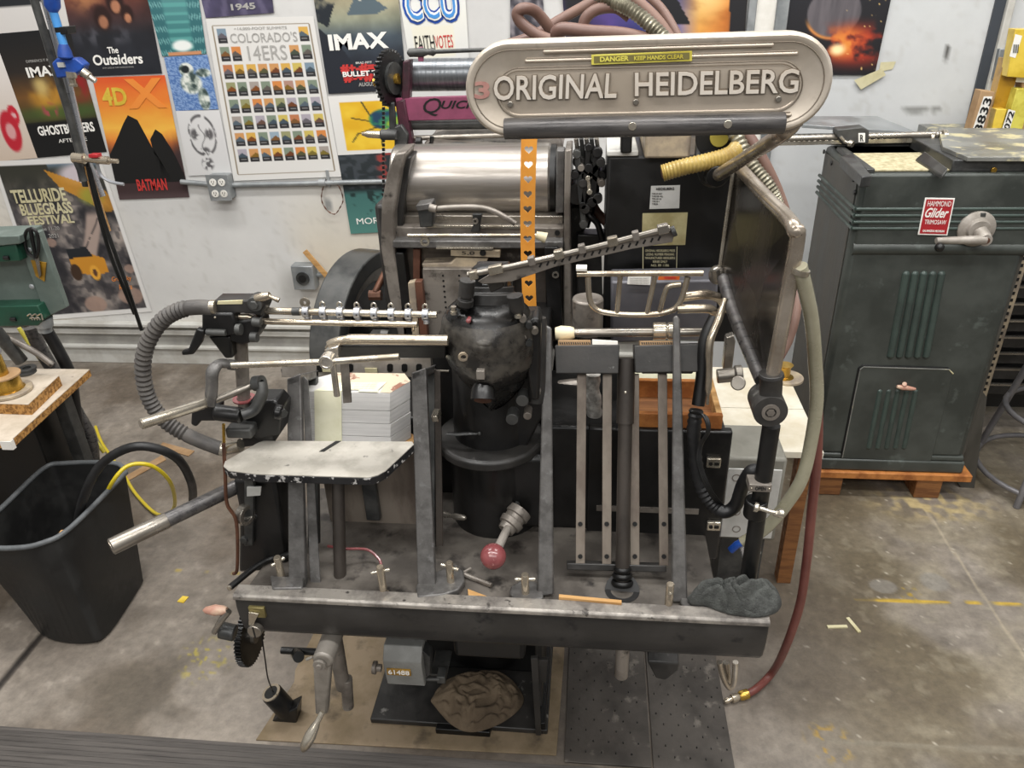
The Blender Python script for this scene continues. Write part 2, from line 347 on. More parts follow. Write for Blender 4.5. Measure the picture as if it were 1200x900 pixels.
# ================================================================== SETTING
WY = 3.22
def floor_fn(U, W, P):
    X, Y = P[:, 0], P[:, 1]
    n = fbm(X*1.3+5, Y*1.3, 5); n2 = fbm(X*6, Y*6+3, 5); n3 = fbm(X*2.6+20, Y*2.6+11, 4)
    c = grad(n, [(.2, '#7b7268'), (.5, '#8f867b'), (.8, '#a0968a')])
    n5 = fbm(X*24, Y*24, 4); c = c*(.80+.30*n2+.12*n5)[:, None]; c = mixc(c, S('#4c443b'), sstep(fbm(X*9+50, Y*7, 5), .52, .74)*.32); c = mixc(c, S('#b5aca0'), sstep(n5, .66, .8)*.35)
    c = mixc(c, S('#55493c'), sstep(n3, .52, .7)*.55)                      # brown stains
    c = mixc(c, S('#9a9187'), sstep(fbm(X*3+40, Y*3, 4), .58, .7)*.4)
    r = sstep(X, .4, .9); c = mixc(c, S('#90866f'), r*.5*sstep(n2, .35, .6)); c = mixc(c, S('#5c513d'), r*sstep(n3, .42, .6)*.6); c = mixc(c, S('#a8a08c'), r*sstep(fbm(X*30, Y*30, 3), .6, .75)*.3)
    a = Zp(1085, 598); b = Zp(1200, 770); d = segd(X, Y, a.x, a.y, b.x, b.y); c = mixc(c, S('#b3a791'), (1-sstep(d, .002, .006))*.7)
    a = Zp(48, 745); b = Zp(-40, 850); d = segd(X, Y, a.x, a.y, b.x, b.y)+.006*(n2-.5); c = mixc(c, S('#2c2723'), 1-sstep(d, .006, .016))
    a = Zp(1005, 703); b = Zp(1200, 708); d = segd(X, Y, a.x, a.y, b.x, b.y); c = mixc(c, S('#c7a437'), (1-sstep(d, .003, .008))*sstep(vn(X*25, Y*3), .35, .6))
    a = Zp(200, 668); b = Zp(280, 672); d = segd(X, Y, a.x, a.y, b.x, b.y); c = mixc(c, S('#b29b4b'), (1-sstep(d, .002, .007))*sstep(vn(X*40, Y*3), .35, .6))
    for (u, v, rr, hx) in ((972, 870, .05, '#b3903e'), (240, 772, .07, '#b5a64a'), (1066, 695, .03, '#a98d35'), (545, 0, 0, '#000000')):
        if rr: q = Zp(u, v); d = np.hypot(X-q.x, Y-q.y); c = mixc(c, S(hx), (1-sstep(d, rr*.5, rr*1.4))*sstep(vn(X*90, Y*90), .62, .75))
    q = Zp(1090, 590); d = np.hypot((X-q.x)*.5, Y-q.y); c = mixc(c, S('#b9a678'), (1-sstep(d, .03, .14))*sstep(vn(X*45, Y*45)+.3*n2, .45, .8)*.9)   # sawdust
    for (u, v, rx, ry) in ((1035, 687, .04, .03), (1095, 682, .04, .04)):
        q = Zp(u, v); c = mixc(c, S('#8e8a83'), ell(X, Y, q.x, q.y, rx, ry)*.7)
    q = Zp(150, 815); c = mixc(c, S('#5e564b'), ell(X, Y, q.x, q.y, .14, .1, .5)*sstep(n2, .3, .5)*.8)
    q = Zp(215, 800); c = mixc(c, S('#5a5248'), ell(X, Y, q.x, q.y, .12, .14, .5)*sstep(n2, .35, .5)*.7)
    c = mixc(c, S('#d8d0c0'), sstep(vn(X*170, Y*170), .93, .99)*sstep(X, .35, .7)*.7)
    a = Zp(960, 868); b = Zp(1200, 880); d = segd(X, Y, a.x, a.y, b.x, b.y)+.02*(n2-.5); c = mixc(c, S('#8f8878'), (1-sstep(d, .004, .012))*.5)
    c = c*(.93)
    # lighter clear trail under the far wall, soft darker ellipse under the press
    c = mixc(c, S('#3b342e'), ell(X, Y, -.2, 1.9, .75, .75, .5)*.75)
    return c
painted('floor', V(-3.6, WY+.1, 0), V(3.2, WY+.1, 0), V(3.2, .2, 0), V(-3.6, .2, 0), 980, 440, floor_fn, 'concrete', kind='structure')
bpy.data.objects['floor'].data.flip_normals() if bpy.data.objects['floor'].data.polygons[0].normal.z < 0 else None
def wall_fn(U, W, P):
    X, Z = P[:, 0], P[:, 2]
    c = grad(fbm(X*1.5, Z*1.5, 4), [(.2, '#c9c8c6'), (.8, '#dad9d6')])
    c = mixc(c, S('#d2c5ac'), sstep(1.2-Z, .1, .9)*sstep(fbm(X*1.1+9, Z*1.1, 3), .35, .6)*.75*(1-sstep(X, -.9, 0)))
    c = mixc(c, S('#c6ccd0'), sstep(X, 0, .8)*.45)
    sc = sstep(fbm(X*22+3, Z*60, 4), .70, .76); c = mixc(c, S('#9a968f'), sc*.1)
    sc = sstep(fbm(X*60+3, Z*20, 4), .72, .77); c = mixc(c, S('#9a958c'), sc*.15)
    for (u, v, rx, rz) in ((1075, 129, .05, .012), (1098, 128, .018, .013), (385, 240, .018, .03)):
        q = Yp(u, v, WY); m = ell(X+.01*fbm(X*40, Z*40), Z, q.x, q.z, rx, rz, .3); c = mixc(c, S('#8d8e8c'), m)
    a = Yp(1106, 72, WY); b = Yp(1111, 55, WY); c = mixc(c, S('#4b4a48'), 1-sstep(segd(X, Z, a.x, a.z, b.x, b.z), .002, .005))
    q = Yp(340, 345, WY); c = mixc(c, S('#8b8983'), ell(X, Z, q.x, q.z, .05, .12, .6)*.3)
    return c
painted('wall_back', V(-3.6, WY, 2.6), V(3.2, WY, 2.6), V(3.2, WY, 0), V(-3.6, WY, 0), 420, 170, wall_fn, 'wallpaint', kind='structure')
z1 = Yp(200, 388, WY).z; z0 = Yp(200, 406, WY).z
mb = MB(); yb = WY
for a, b, d in ((.0, .085, .02), (.085, .1, .035), (.16, .185, .03), (.205, .222, .045)): mb.box((-3.5, yb-d, a), (.3, yb, b))
struct('baseboard_back', mb, 'trimw', .003)
mb = MB(); mb.box((-3.5, yb-.012, .1), (.3, yb, .16)); struct('trim_1', mb, 'trimgrey')
# ducts/trim verticals behind the sign and the corner strip at right
a = Yp(874, 30, WY).x; b = Yp(892, 30, WY).x; c_ = Yp(905, 30, WY).x; d_ = Yp(921, 30, WY).x
mb = MB(); mb.box((a, WY-.02, .9), (a+.03, WY, 2.4)); mb.box((d_-.045, WY-.02, .9), (d_, WY, 2.4)); struct('trim_2', mb, 'galv', .003)
mb = MB(); mb.box((a+.03, WY-.008, .9), (d_-.045, WY, 2.4)); struct('trim_3', mb, 'white')
a = Yp(1166, 0, WY).x; mb = MB(); mb.box((a, WY-.012, .2), (a+.035, WY, 2.4)); struct('trim_4', mb, 'gap')
mb = MB(); mb.box((a+.035, WY-.03, .2), (a+.06, WY, 2.4)); struct('trim_5', mb, 'trimw', .004)
a = Yp(661, 10, WY).x; mb = MB(); mb.box((a, WY-.006, 1.5), (a+.008, WY, 2.3)); struct('trim_6', mb, 'red')
# floor coverings
def flat(name, pts, t, m, label, cat, z=.0, bev=.001, group=None):
    mb = MB(); mb.prism([V(p.x, p.y, z) for p in pts], (0, 0, t)); return tag(mk(name, mb, m, None, bev), label, cat, group)
flat('cardboard_sheet', [Zp(345, 800), Zp(300, 868), Zp(652, 886), Zp(661, 770), V(-.06, 1.9, 0), V(-.75, 1.9, 0), V(-.78, 1.4, 0)], .004, 'tan', 'tan stained board laid flat on the floor under the press', 'board')
px1, px2, px3 = .0, 0, 0
A = Zp(661, 777); B = Zp(756, 780); D = Zp(850, 828); F0 = 1.18
def perf(name, x0, x1, label):
    t = thing(name, V((x0+x1)/2, 1.5, 0), label, 'floor plate')
    mb = MB(); mb.box((x0, F0, .0005), (x1, 2.0, .006)); mk('plate', mb, 'plate', t, .001)
    mb = MB(); k = 0; y = F0+.03
    while y < 1.62:
        x = x0+.015+(.018 if k % 2 else 0)
        while x < x1-.01: mb.cyl((x+random.uniform(-.002, .002), y, .0061), (x, y, .0066), .0026, seg=8); x += .036
        y += .03; k += 1
    h = mk('perforation', mb, 'hole', t); h['kind'] = 'stuff'
perf('perforated_plate', A.x+.012, B.x-.002, 'dark perforated floor plate beside the tan board, left of the pair')
perf('perforated_plate', B.x+.003, Zp(852, 850).x, 'dark perforated floor plate under the right end of the press bar')
mb = MB(); y = F0-.012
q0 = Zp(0, 855)
while y > .8: mb.box((-2.0, y-.010, 0), (.34, y, .008)); mb.box((-2.0, y-.0135, 0), (.34, y-.010, .0071)); y -= .0135
tag(mk('floor_mat', mb, 'mat', None), 'long dark ribbed mat along the bottom edge in front of the press', 'mat')
# ================================================================== POSTERS
def q2(px, y): return [Yp(u, v, y) for u, v in px]
_pc = [0]
def poster(px, fn, label, nx=40, ny=60, name='poster', cat='poster', wave=.0):
    _pc[0] += 1; y = WY-.002-.0004*_pc[0]
    pts = q2(px, y); o = painted(name, *pts, nx, ny, fn, wave=wave); tag(o, label, cat)
    def at(u, v, e=.0015): p = pts[0]*(1-u)*(1-v)+pts[1]*u*(1-v)+pts[2]*u*v+pts[3]*(1-u)*v; return p+V(0, -e-wave, 0)
    def tx(s, m, u0, v0, u1, v1, **k): return text(s, m, o, at(u0, v1), at(u1, v1), at(u0, v0), **k)
    return o, tx, at
def border(c, U, W, b, col='#e8e6e2', asp=.7): m = ((U < b) | (U > 1-b) | (W < b*asp) | (W > 1-b*asp)).astype(float); return mixc(c, S(col), m)
# far left sheets
poster([(-40, -60), (60, -60), (84, 32), (-20, 42)], lambda U, W, P: mixc(grad(W, [(0, '#dedbd8'), (1, '#d3cfcb')]), S('#24272b'), poly(U, W, [(-.1, -.1), (.87, -.1), (.87, .66), (-.1, .70)])), 'white sheet with black block at its top, upper left corner of the wall', 30, 30)
def f(U, W, P):
    c = grad(W, [(0, '#e3dedb'), (1, '#cbb9a8')])
    c = mixc(c, S('#c02334'), ell(U, W, .78, .57, .12, .1, .1)); c = mixc(c, S('#e3d3d0'), ell(U, W, .78, .57, .06, .03, .2)*.8)
    c = mixc(c, S('#b92232'), ell(U, W, .62, .72, .2, .2, .1)); c = mixc(c, S('#d9b9b4'), ell(U, W, .62, .72, .1, .08, .2)*.8); return c
poster([(-48, 64), (4, 64), (44, 185), (-10, 190)], f, 'white sheet with round red stamps at the left edge of the wall', 40, 50)
def f(U, W, P):
    n = fbm(U*4, W*5, 4); c = grad(W, [(0, '#17181a'), (.3, '#2a2420'), (.5, '#6e4a24'), (.7, '#3b3a20'), (.72, '#0e0e0f'), (1, '#121212')])
    m = sstep(W, .3, .4)*(1-sstep(W, .68, .72))
    c = mixc(c, S('#b9862f'), ell(U, W, .42, .48, .22, .17, .6)*m*sstep(n, .3, .6)); c = mixc(c, S('#8c2222'), ell(U, W, .85, .42, .16, .13, .6)*m*sstep(n, .35, .55))
    c = mixc(c, S('#d8c07a'), ell(U, W, .38, .42, .09, .08, .8)*m*.8); c = mixc(c, S('#3f5a2a'), ell(U, W, .6, .64, .6, .05, .8)*m*.8)
    c = mixc(c, S('#9c4a4c'), ell(U, W, .4, .62, .1, .06, .4)*sstep(vn(U*25, W*25), .4, .6)); return c
o, tx, at = poster([(-8, 40), (84, 32), (125, 178), (44, 185)], f, 'black glowing film poster lettered ghostbusters behind the vertical pipes', 60, 70)
tx('IMAX', 'whitetext', .26, .27, .72, .35, bold=.03); tx('EXPERIENCE IT IN', 'greytext', .30, .215, .6, .235)
tx('GHOSTBUSTERS', 'whitetext', .14, .74, .93, .82, bold=.03); tx('AFTERLIFE', 'whitetext', .38, .86, .78, .89)
def f(U, W, P):
    n = fbm(U*7, W*9, 5); n2 = vn(U*26, W*34)
    c = grad(n, [(.3, '#2b2a2e'), (.5, '#605b5a'), (.7, '#a39890')]); c = mixc(c, S('#242329'), sstep(n2, .52, .66)*.45)
    c = mixc(c, S('#34342c'), 1-sstep(W, .05, .32)+0*U)
    pk = poly(U, W, [(.5, 0), (1, 0), (1, .3), (.72, .3), (.5, .1)]); c = mixc(c, S('#7d9bb8'), pk*(1-sstep(W, .0, .08)))
    c = mixc(c, S('#c9bfc4'), ell(U, W, .82, .1, .25, .07, .3)*sstep(n, .4, .55))
    c = mixc(c, S('#c98b2c'), poly(U, W, [(.45, .06), (.95, .2), (1, .32), (.9, .33), (.55, .17)])*(.6+.4*n)); c = mixc(c, S('#8f9a3a'), ell(U, W, .8, .23, .1, .05, .5)*.7)
    road = 1-sstep(np.abs(U-(.82-.25*sstep(W, .3, .62)+.04*np.sin(W*14))), .05, .09); c = mixc(c, S('#a8958b'), road*sstep(W, .3, .36)*(1-sstep(W, .62, .7)))
    c = mixc(c, S('#26262b'), (1-sstep(np.abs(U-(.82-.25*sstep(W, .3, .62))), .0, .012))*sstep(W, .32, .36)*(1-sstep(W, .55, .6))*sstep(vn(U*5, W*70), .4, .5))
    for cx, cy, r in ((.52, .92, .1), (.86, .88, .11), (.93, .7, .05), (.3, .5, .05)): c = mixc(c, S('#a58a7c'), ell(U, W, cx, cy, r, r*.55, .12)*(.7+.3*n))
    c = mixc(c, S('#c98a2a'), poly(U, W, [(.42, .60), (.6, .58), (.74, .62), (.74, .71), (.6, .73), (.42, .70)])); c = mixc(c, S('#1d2126'), poly(U, W, [(.42, .545), (.6, .54), (.64, .6), (.42, .61)]))
    c = mixc(c, S('#e0a33a'), ell(U, W, .61, .71, .045, .05, .1)); c = mixc(c, S('#3d2a1c'), ell(U, W, .44, .70, .05, .055, .1)); c = mixc(c, S('#5a3a28'), ell(U, W, .61, .71, .02, .025, .1))
    return border(c, U, W, .035, '#dddbd8', .75)
o, tx, at = poster([(-10, 189), (117, 184), (178, 365), (52, 375)], f, 'large festival poster with a yellow truck on a rocky track', 100, 120)
tx('TELLURIDE', 'tape', .08, .17, .58, .25, bold=.03); tx('BLUEGRASS', 'tape', .12, .255, .6, .325, bold=.03); tx('FESTIVAL', 'tape', .16, .33, .58, .385, bold=.03)
tx('June 11-20', 'greytext', .22, .40, .42, .43); tx('2021', 'greytext', .3, .445, .39, .47)
tx('Greensky', 'orangetext', .74, .745, .92, .785, shear=.3); tx('Rocks', 'orangetext', .78, .80, .9, .835, shear=.3)
def f(U, W, P):
    n = fbm(U*5, W*7, 5); c = grad(W, [(0, '#8c4b33'), (.35, '#8a4630'), (.55, '#4b2e2b'), (.72, '#24252b'), (1, '#1f2229')])
    c = c*(.7+.6*n)[:, None]; c = mixc(c, S('#c48a58'), ell(U, W, .25, .42, .2, .12, .7)*sstep(n, .4, .6)*.7)
    for cx, cy, rx, ry in ((.42, .62, .07, .055), (.6, .52, .07, .055), (.5, .38, .06, .05), (.72, .6, .05, .04)):
        c = mixc(c, S('#2a1715'), ell(U, W, cx, cy-.02, rx*1.5, ry*1.5, .25)); c = mixc(c, S('#c08462'), ell(U, W, cx, cy+.01, rx*.8, ry*.8, .25)*(.6+.5*n))
    c = mixc(c, S('#55555c'), ell(U, W, .4, .72, .3, .06, .6)*sstep(n, .45, .6)*.8); return c
o, tx, at = poster([(56, -88), (156, -92), (190, 86), (94, 90)], f, 'dark red group portrait film poster lettered outsiders', 60, 90)
tx('The', 'whitetext', .40, .83-.03, .53, .845, bold=.02); tx('Outsiders', 'whitetext', .2, .85, .8, .925, bold=.025); tx('STAY GOLD IN THIS COMPLETE NOVEL', 'greytext', .3, .94, .68, .95); 
def f(U, W, P):
    n = fbm(U*3, W*10, 4); c = grad(W+.12*(n-.5), [(0, '#d9572a'), (.12, '#e2762f'), (.3, '#e89a3a'), (.42, '#f0b84a'), (.55, '#e07a34'), (.7, '#9b4430'), (.8, '#4a2c2b'), (1, '#3a3337')])
    c = mixc(c, S('#3b2b2c'), sstep(W+.25*np.abs(U-.45)+.06*fbm(U*20, W*3, 3), .58, .82)); c = mixc(c, S('#6a5a5c'), sstep(W, .92, 1)*.4)
    return c
o, tx, at = poster([(108, 91), (193, 88), (222, 231), (140, 234)], f, 'orange and black sunset film poster with red lettering at its foot', 60, 90)
tx('4D', 'yellowish', .08, .08, .42, .22, bold=.03); tx('X', 'orangetext', .42, .02, .95, .25, bold=.03)
mb = MB()
# two plain dark hill-like shapes stand in for the poster's figures
for pts in ([(.0, .62), (.12, .52), (.3, .36), (.38, .3), (.5, .34), (.62, .56), (.78, .8), (.78, .86), (0, .86)], [(.62, .5), (.72, .42), (.8, .46), (.9, .6), (.99, .8), (.99, .86), (.66, .86)]): mb.add([at(*p, e=.0012) for p in pts], [list(range(len(pts)))])
mk('silhouette', mb, 'ink', o, smooth=False)
tx('BATMAN', 'redtext', .3, .83, .72, .93, bold=.02)
def f(U, W, P):
    c = grad(W, [(0, '#a7bcbc'), (.3, '#5b8f90'), (1, '#2f6f70')]); k = np.abs(U-.5); wall = sstep(k, .2, .28)
    c = mixc(c, S('#2d5f66'), wall*.7); c = mixc(c, S('#9bd0cc'), wall*sstep(np.sin(U*60)*np.sin(W*50+k*60), .3, .6)*.6)
    c = mixc(c, S('#5fa39e'), (1-wall)*sstep(np.sin(W*70), .2, .5)*sstep(W, .25, .3)*.8); c = mixc(c, S('#d8dedc'), ell(U, W, .5, .1, .35, .2, .3)); c = mixc(c, S('#9fb0b2'), ell(U, W, .5, .1, .35, .2, .3)*sstep(np.sin(np.hypot(U-.5, (W-.1)*2)*90), .2, .6)*.6)
    c = mixc(c, S('#c58a64'), (W > .96)*1.*(U > .15)*(U < .9)); c = mixc(c, S('#e9ece8'), ell(U, W, .5, .9, .22, .06, .3)); return c
poster([(160, -50), (226, -50), (242, 63), (190, 66)], f, 'teal picture of a tall glass walled library hall', 50, 70)
def f(U, W, P):
    n = vn(U*40, W*50); c = mixc(grad(n, [(.3, '#3c5f9b'), (.7, '#93abd1')]), S('#6f93c4'), np.full(len(U), .3))
    body = np.maximum.reduce([ell(U, W, .45, .25, .17, .13, .1), ell(U, W, .5, .5, .25, .2, .15), ell(U, W, .72, .8, .13, .22, .15), ell(U, W, .82, .32, .18, .08, .2)])
    c = mixc(c, grad(fbm(U*9, W*9, 4), [(.3, '#3a4a48'), (.45, '#8d9a92'), (.6, '#dfe2da')]), body); c = mixc(c, S('#1c2426'), ell(U, W, .43, .24, .09, .07, .15)); return c
poster([(192, 67), (243, 64), (256, 128), (206, 130)], f, 'blue picture of a floating astronaut', 44, 50)
def f(U, W, P):
    c = grad(W, [(0, '#d9d8d8'), (1, '#cfcecd')]); d = np.hypot((U-.5)/.3, (W-.38)/.3); n = fbm(U*12, W*12, 4)
    sk = (1-sstep(np.abs(d-1), .02, .12))*sstep(n, .4, .55)+ell(U, W, .33, .36, .09, .08, .4)*sstep(n, .35, .5)+ell(U, W, .66, .36, .09, .08, .4)*sstep(n, .35, .5)+ell(U, W, .5, .82, .13, .1, .3)*sstep(n, .42, .52)+ell(U, W, .5, .62, .1, .06, .4)*sstep(n, .45, .55)
    sk = sk+(1-sstep(np.abs(U-.5-.05*np.sin(W*20)), .0, .02))*(W > .2)*(W < .7); return mixc(c, S('#3f3d3f'), np.clip(sk, 0, 1)*.8)
poster([(206, 130), (257, 129), (272, 204), (221, 206)], f, 'pencil drawing of a skull-like mask on white paper', 50, 60, name='drawing', cat='drawing')
def f(U, W, P):
    n = fbm(U*5, W*5, 4); c = grad(W, [(0, '#3b3a50'), (1, '#4b4560')])*(.7+.5*n)[:, None]; rays = sstep(np.sin(np.arctan2(W+.2, U-.5)*26), .3, .9); return mixc(c, S('#7d7590'), rays*.4)
o, tx, at = poster([(222, -60), (312, -62), (321, 15), (241, 21)], f, 'dusky purple poster just above the mountain chart', 30, 30)
tx('1945', 'greytext', .4, .82, .75, .92, bold=.03)
# the mountain chart
ROWS = [(.105, [0, 7]), (.21, [0, 1, 6, 7]), (.315, range(8)), (.42, range(8)), (.525, range(8)), (.63, range(8)), (.735, range(8)), (.84, range(8))]
def f(U, W, P):
    c = np.tile(S('#dcdad6'), (len(U), 1)); ln = ((np.abs(U-.05) < .004) | (np.abs(U-.95) < .004))*(W > .04)*(W < .96)+((np.abs(W-.04) < .003) | (np.abs(W-.96) < .003))*(U > .05)*(U < .95)
    c = mixc(c, S('#8d7f6a'), np.clip(ln*1., 0, 1))
    rr = np.random.RandomState(5); pal = ['#c98a4a', '#9a8f86', '#c9b04a', '#6f8698', '#b5683a', '#8a8a5a', '#a39ba6', '#d0782f', '#8aa0b0', '#d4a03a', '#a87c6a', '#70806a']
    for ri, (v, cols) in enumerate(ROWS):
        for k in cols:
            u = .085+k*.108; vv = v-.055*(1 if ri == 0 else 1)*.9; w_, h_ = .086, .086
            ins = (U > u)*(U < u+w_)*(W > vv)*(W < vv+h_); lu = (U-u)/w_; lv = (W-vv)/h_
            a = S(pal[rr.randint(12)]); b = S(pal[rr.randint(12)])*.6; top = .3+.5*np.abs(lu-rr.uniform(.3, .7))
            cc = np.where((lv < top)[:, None], (a*.85+.12)[None], b[None]); cc = np.where((lv > .68)[:, None], S('#2b2a2c')[None], cc)
            cc = np.where(((lv > .78) & (lv < .86) & (lu > .2) & (lu < .8))[:, None], S('#8b8a8a')[None], cc)
            c = np.where(ins.astype(bool)[:, None], cc, c)
    return c
o, tx, at = poster([(241, 22), (367, 19), (400, 207), (274, 212)], f, 'white chart of small mountain pictures titled in grey letters', 150, 200)
tx('+14,000-FOOT SUMMITS', 'greytext', .25, .052, .74, .07); tx("COLORADO'S", 'greytext', .2, .085, .82, .14, bold=.0); tx('14ERS', 'greytext', .34, .16, .7, .245)
def f(U, W, P):
    n = fbm(U*5, W*7, 5); c = grad(W, [(0, '#a86a50'), (.12, '#c98a62'), (.25, '#b9ab8a'), (.45, '#8c8f7c'), (.58, '#46525c'), (.75, '#272c36'), (1, '#22252e')])*(.75+.45*n)[:, None]
    c = mixc(c, S('#55646c'), poly(U, W, [(.36, .42), (.55, .22), (.86, .38), (.7, .42)])); c = mixc(c, S('#c9c6b8'), poly(U, W, [(.5, .27), (.55, .22), (.62, .26), (.54, .32)]))
    c = mixc(c, S('#1e242b'), poly(U, W, [(0, .0), (.2, 0), (.26, .3), (.12, .5), (.0, .45)])*sstep(n, .3, .5)); c = mixc(c, S('#1c2129'), poly(U, W, [(.22, 0), (.46, 0), (.36, .16), (.22, .2)])*sstep(n, .35, .5))
    return mixc(c, S('#20242d'), poly(U, W, [(0, .5), (.22, .62), (.34, .75), (.34, 1), (0, 1)]))
o, tx, at = poster([(360, -50), (462, -54), (477, 105), (385, 110)], f, 'dark mountain film poster with red lettering, right of the chart', 60, 90)
tx('IMAX', 'whitetext', .1, .55, .83, .67, bold=.04)
tx('#+-#=##+', 'redtext', .2, .78, .9, .85, bold=.06, name='red_lettering'); tx('#-+#=##', 'redtext', .22, .86, .9, .92, bold=.06, name='red_lettering')
tx('BULLET TRAIN', 'whitetext', .22, .835, .88, .875, bold=.03, ext=.003); tx('BRAD PITT', 'whitetext', .4, .765, .6, .78); tx('AUGUST 5', 'greytext', .4, .925, .68, .955, bold=.02)
def f(U, W, P):
    c = grad(W, [(0, '#e2e0dc'), (1, '#d9d7d3')]); yy = (U > .12)*(U < .93)*(W > .1)*(W < .93); c = mixc(c, grad(fbm(U*4, W*4, 3), [(.3, '#d9a820'), (.7, '#e8c23a')]), yy*1.)
    b = ell(U, W, .66, .42, .2, .17, .1); c = mixc(c, S('#1f2a22'), np.clip(sum((1-sstep(segd(U, W, *s), .004, .014)) for s in ((.5, .4, .4, .12), (.5, .45, .25, .38), (.55, .55, .3, .65), (.3, .65, .22, .78), (.62, .6, .58, .86))), 0, 1)*yy)
    return mixc(c, grad(fbm(U*9, W*9, 3), [(.3, '#1f3f5a'), (.5, '#2f7a5a'), (.7, '#8aa83a')]), b*yy)
poster([(384, 113), (480, 108), (488, 178), (396, 182)], f, 'yellow picture of a shiny beetle with long legs', 60, 50)
def f(U, W, P):
    n = vn(U*14, W*24); c = grad(W, [(0, '#2c3236'), (.42, '#22292c'), (.5, '#3f6a66'), (1, '#4f8078')]); c = mixc(c, S('#454a50'), sstep(n, .5, .6)*(W < .42)*.7); c = mixc(c, S('#1f3231'), sstep(fbm(U*8, W*12, 3), .58, .64)*(W > .46)*(W < .78)); return mixc(c, S('#9c3a34'), (W < .42)*sstep(U, .5, .6)*sstep(n, .5, .6)*.9)
o, tx, at = poster([(396, 182), (476, 178), (490, 270), (411, 274)], f, 'dark teal poster crossed by the wall conduit beside the press', 40, 60)
tx('MORGUE', 'whitetext', .12, .80, .75, .88, bold=.0)
def f(U, W, P): return mixc(grad(W, [(0, '#dfe1e6'), (.5, '#e3e2da'), (1, '#d8d8d6')]), S('#e6e0c8'), (U > .1)*(U < .78)*(W > .6)*(W < .92)*.6)
o, tx, at = poster([(462, -40), (543, -42), (550, 74), (481, 80)], f, 'white poster with big blue college letters over a votes sign', 30, 40)
tx('CCU', 'blue', .03, .18, .92, .57, bold=.1); tx('CCU', 'whitetext', .07, .21, .88, .54, bold=.05, ext=.004); tx('CCU', 'bluelt', .1, .23, .85, .52, bold=.0, ext=.006)
tx('FAITH', 'ink', .14, .68, .46, .83, bold=.0); tx('VOTES', 'redtext', .46, .69, .76, .82, bold=.0)
def f(U, W, P): n = fbm(U*4, W*6, 4); return grad(n, [(.3, '#26262e'), (.5, '#3a3840'), (.7, '#8a8488')])
poster([(598, -60), (632, -60), (640, 50), (598, 52)], f, 'narrow dark poster behind the looped brown hoses', 20, 40)
def f(U, W, P):
    n = fbm(U*5, W*7, 5); c = grad(U, [(0, '#2c2544'), (.25, '#4b3a78'), (.5, '#2f3a78'), (.62, '#6a6aa0'), (.75, '#d99a4a'), (.9, '#c9742f'), (1, '#2b221f')])*(.65+.6*n)[:, None]
    c = mixc(c, S('#efd08a'), ell(U, W, .78, .2, .12, .2, .8)*sstep(n, .4, .6)); c = mixc(c, S('#17171c'), poly(U, W, [(.5, 0), (.58, 0), (.62, .3), (.7, .5), (.55, .52), (.5, .3)])); c = mixc(c, S('#1b1a1e'), poly(U, W, [(.84, .2), (.97, .05), (1, .1), (1, .6), (.92, .6), (.9, .25), (.85, .28)]))
    c = mixc(c, S('#b8333a'), ell(U, W, .3, .28, .03, .09, .3)); c = mixc(c, S('#18171d'), ell(U, W, .08, .2, .07, .5, .3)); return c
poster([(655, -50), (880, -50), (868, 100), (668, 100)], f, 'wide purple and orange film poster behind the hoses and the big sign', 110, 70)
def f(U, W, P):
    n = fbm(U*5, W*7, 5); c = grad(W, [(0, '#22232a'), (.5, '#1c1b20'), (1, '#161419')]); d = np.hypot((U-.48), (W-.42)*1.15)
    c = mixc(c, S('#6a6468'), (1-sstep(d, .25, .27))*(.6+.5*fbm(U*22, W*3, 3))); c = mixc(c, S('#d08a4a'), (1-sstep(np.abs(d-.27), .0, .03))*sstep(W, .45, .58)*(1-sstep(U, .65, .7)))
    g = ell(U, W, .74, .72, .36, .17, .7); c = mixc(c, S('#b8331f'), g*sstep(n, .32, .55)); c = mixc(c, S('#e08a3c'), ell(U, W, .62, .7, .2, .12, .8)*sstep(n, .4, .6)); c = mixc(c, S('#ffe9b0'), ell(U, W, .57, .76, .07, .05, .7))
    c = mixc(c, S('#ffd98a'), sstep(vn(U*60, W*70), .93, .97)*sstep(U, .5, .7)*.8); return c
o, tx, at = poster([(925, -40), (1053, -42), (1025, 88), (913, 87)], f, 'dark film poster of a burning planet on the right wall area', 80, 90)
tx('2023', 'greytext', .44, .89, .52, .93)
# tape strips
for i, (px, lb) in enumerate(((((1001, 94), (1034, 80), (1038, 88), (1009, 105)), 'masking tape scrap hanging at the corner of the burning planet poster'), (((1032, 73), (1050, 72), (1046, 81), (1030, 84)), 'pale tape patch on the wall right of the burning planet poster'))):
    mb = MB(); mb.add(q2(px, WY-.003-.008*(1-i)), [[0, 1, 2, 3]]); tag(mk('tape_strip', mb, 'tape', None), lb, 'tape')
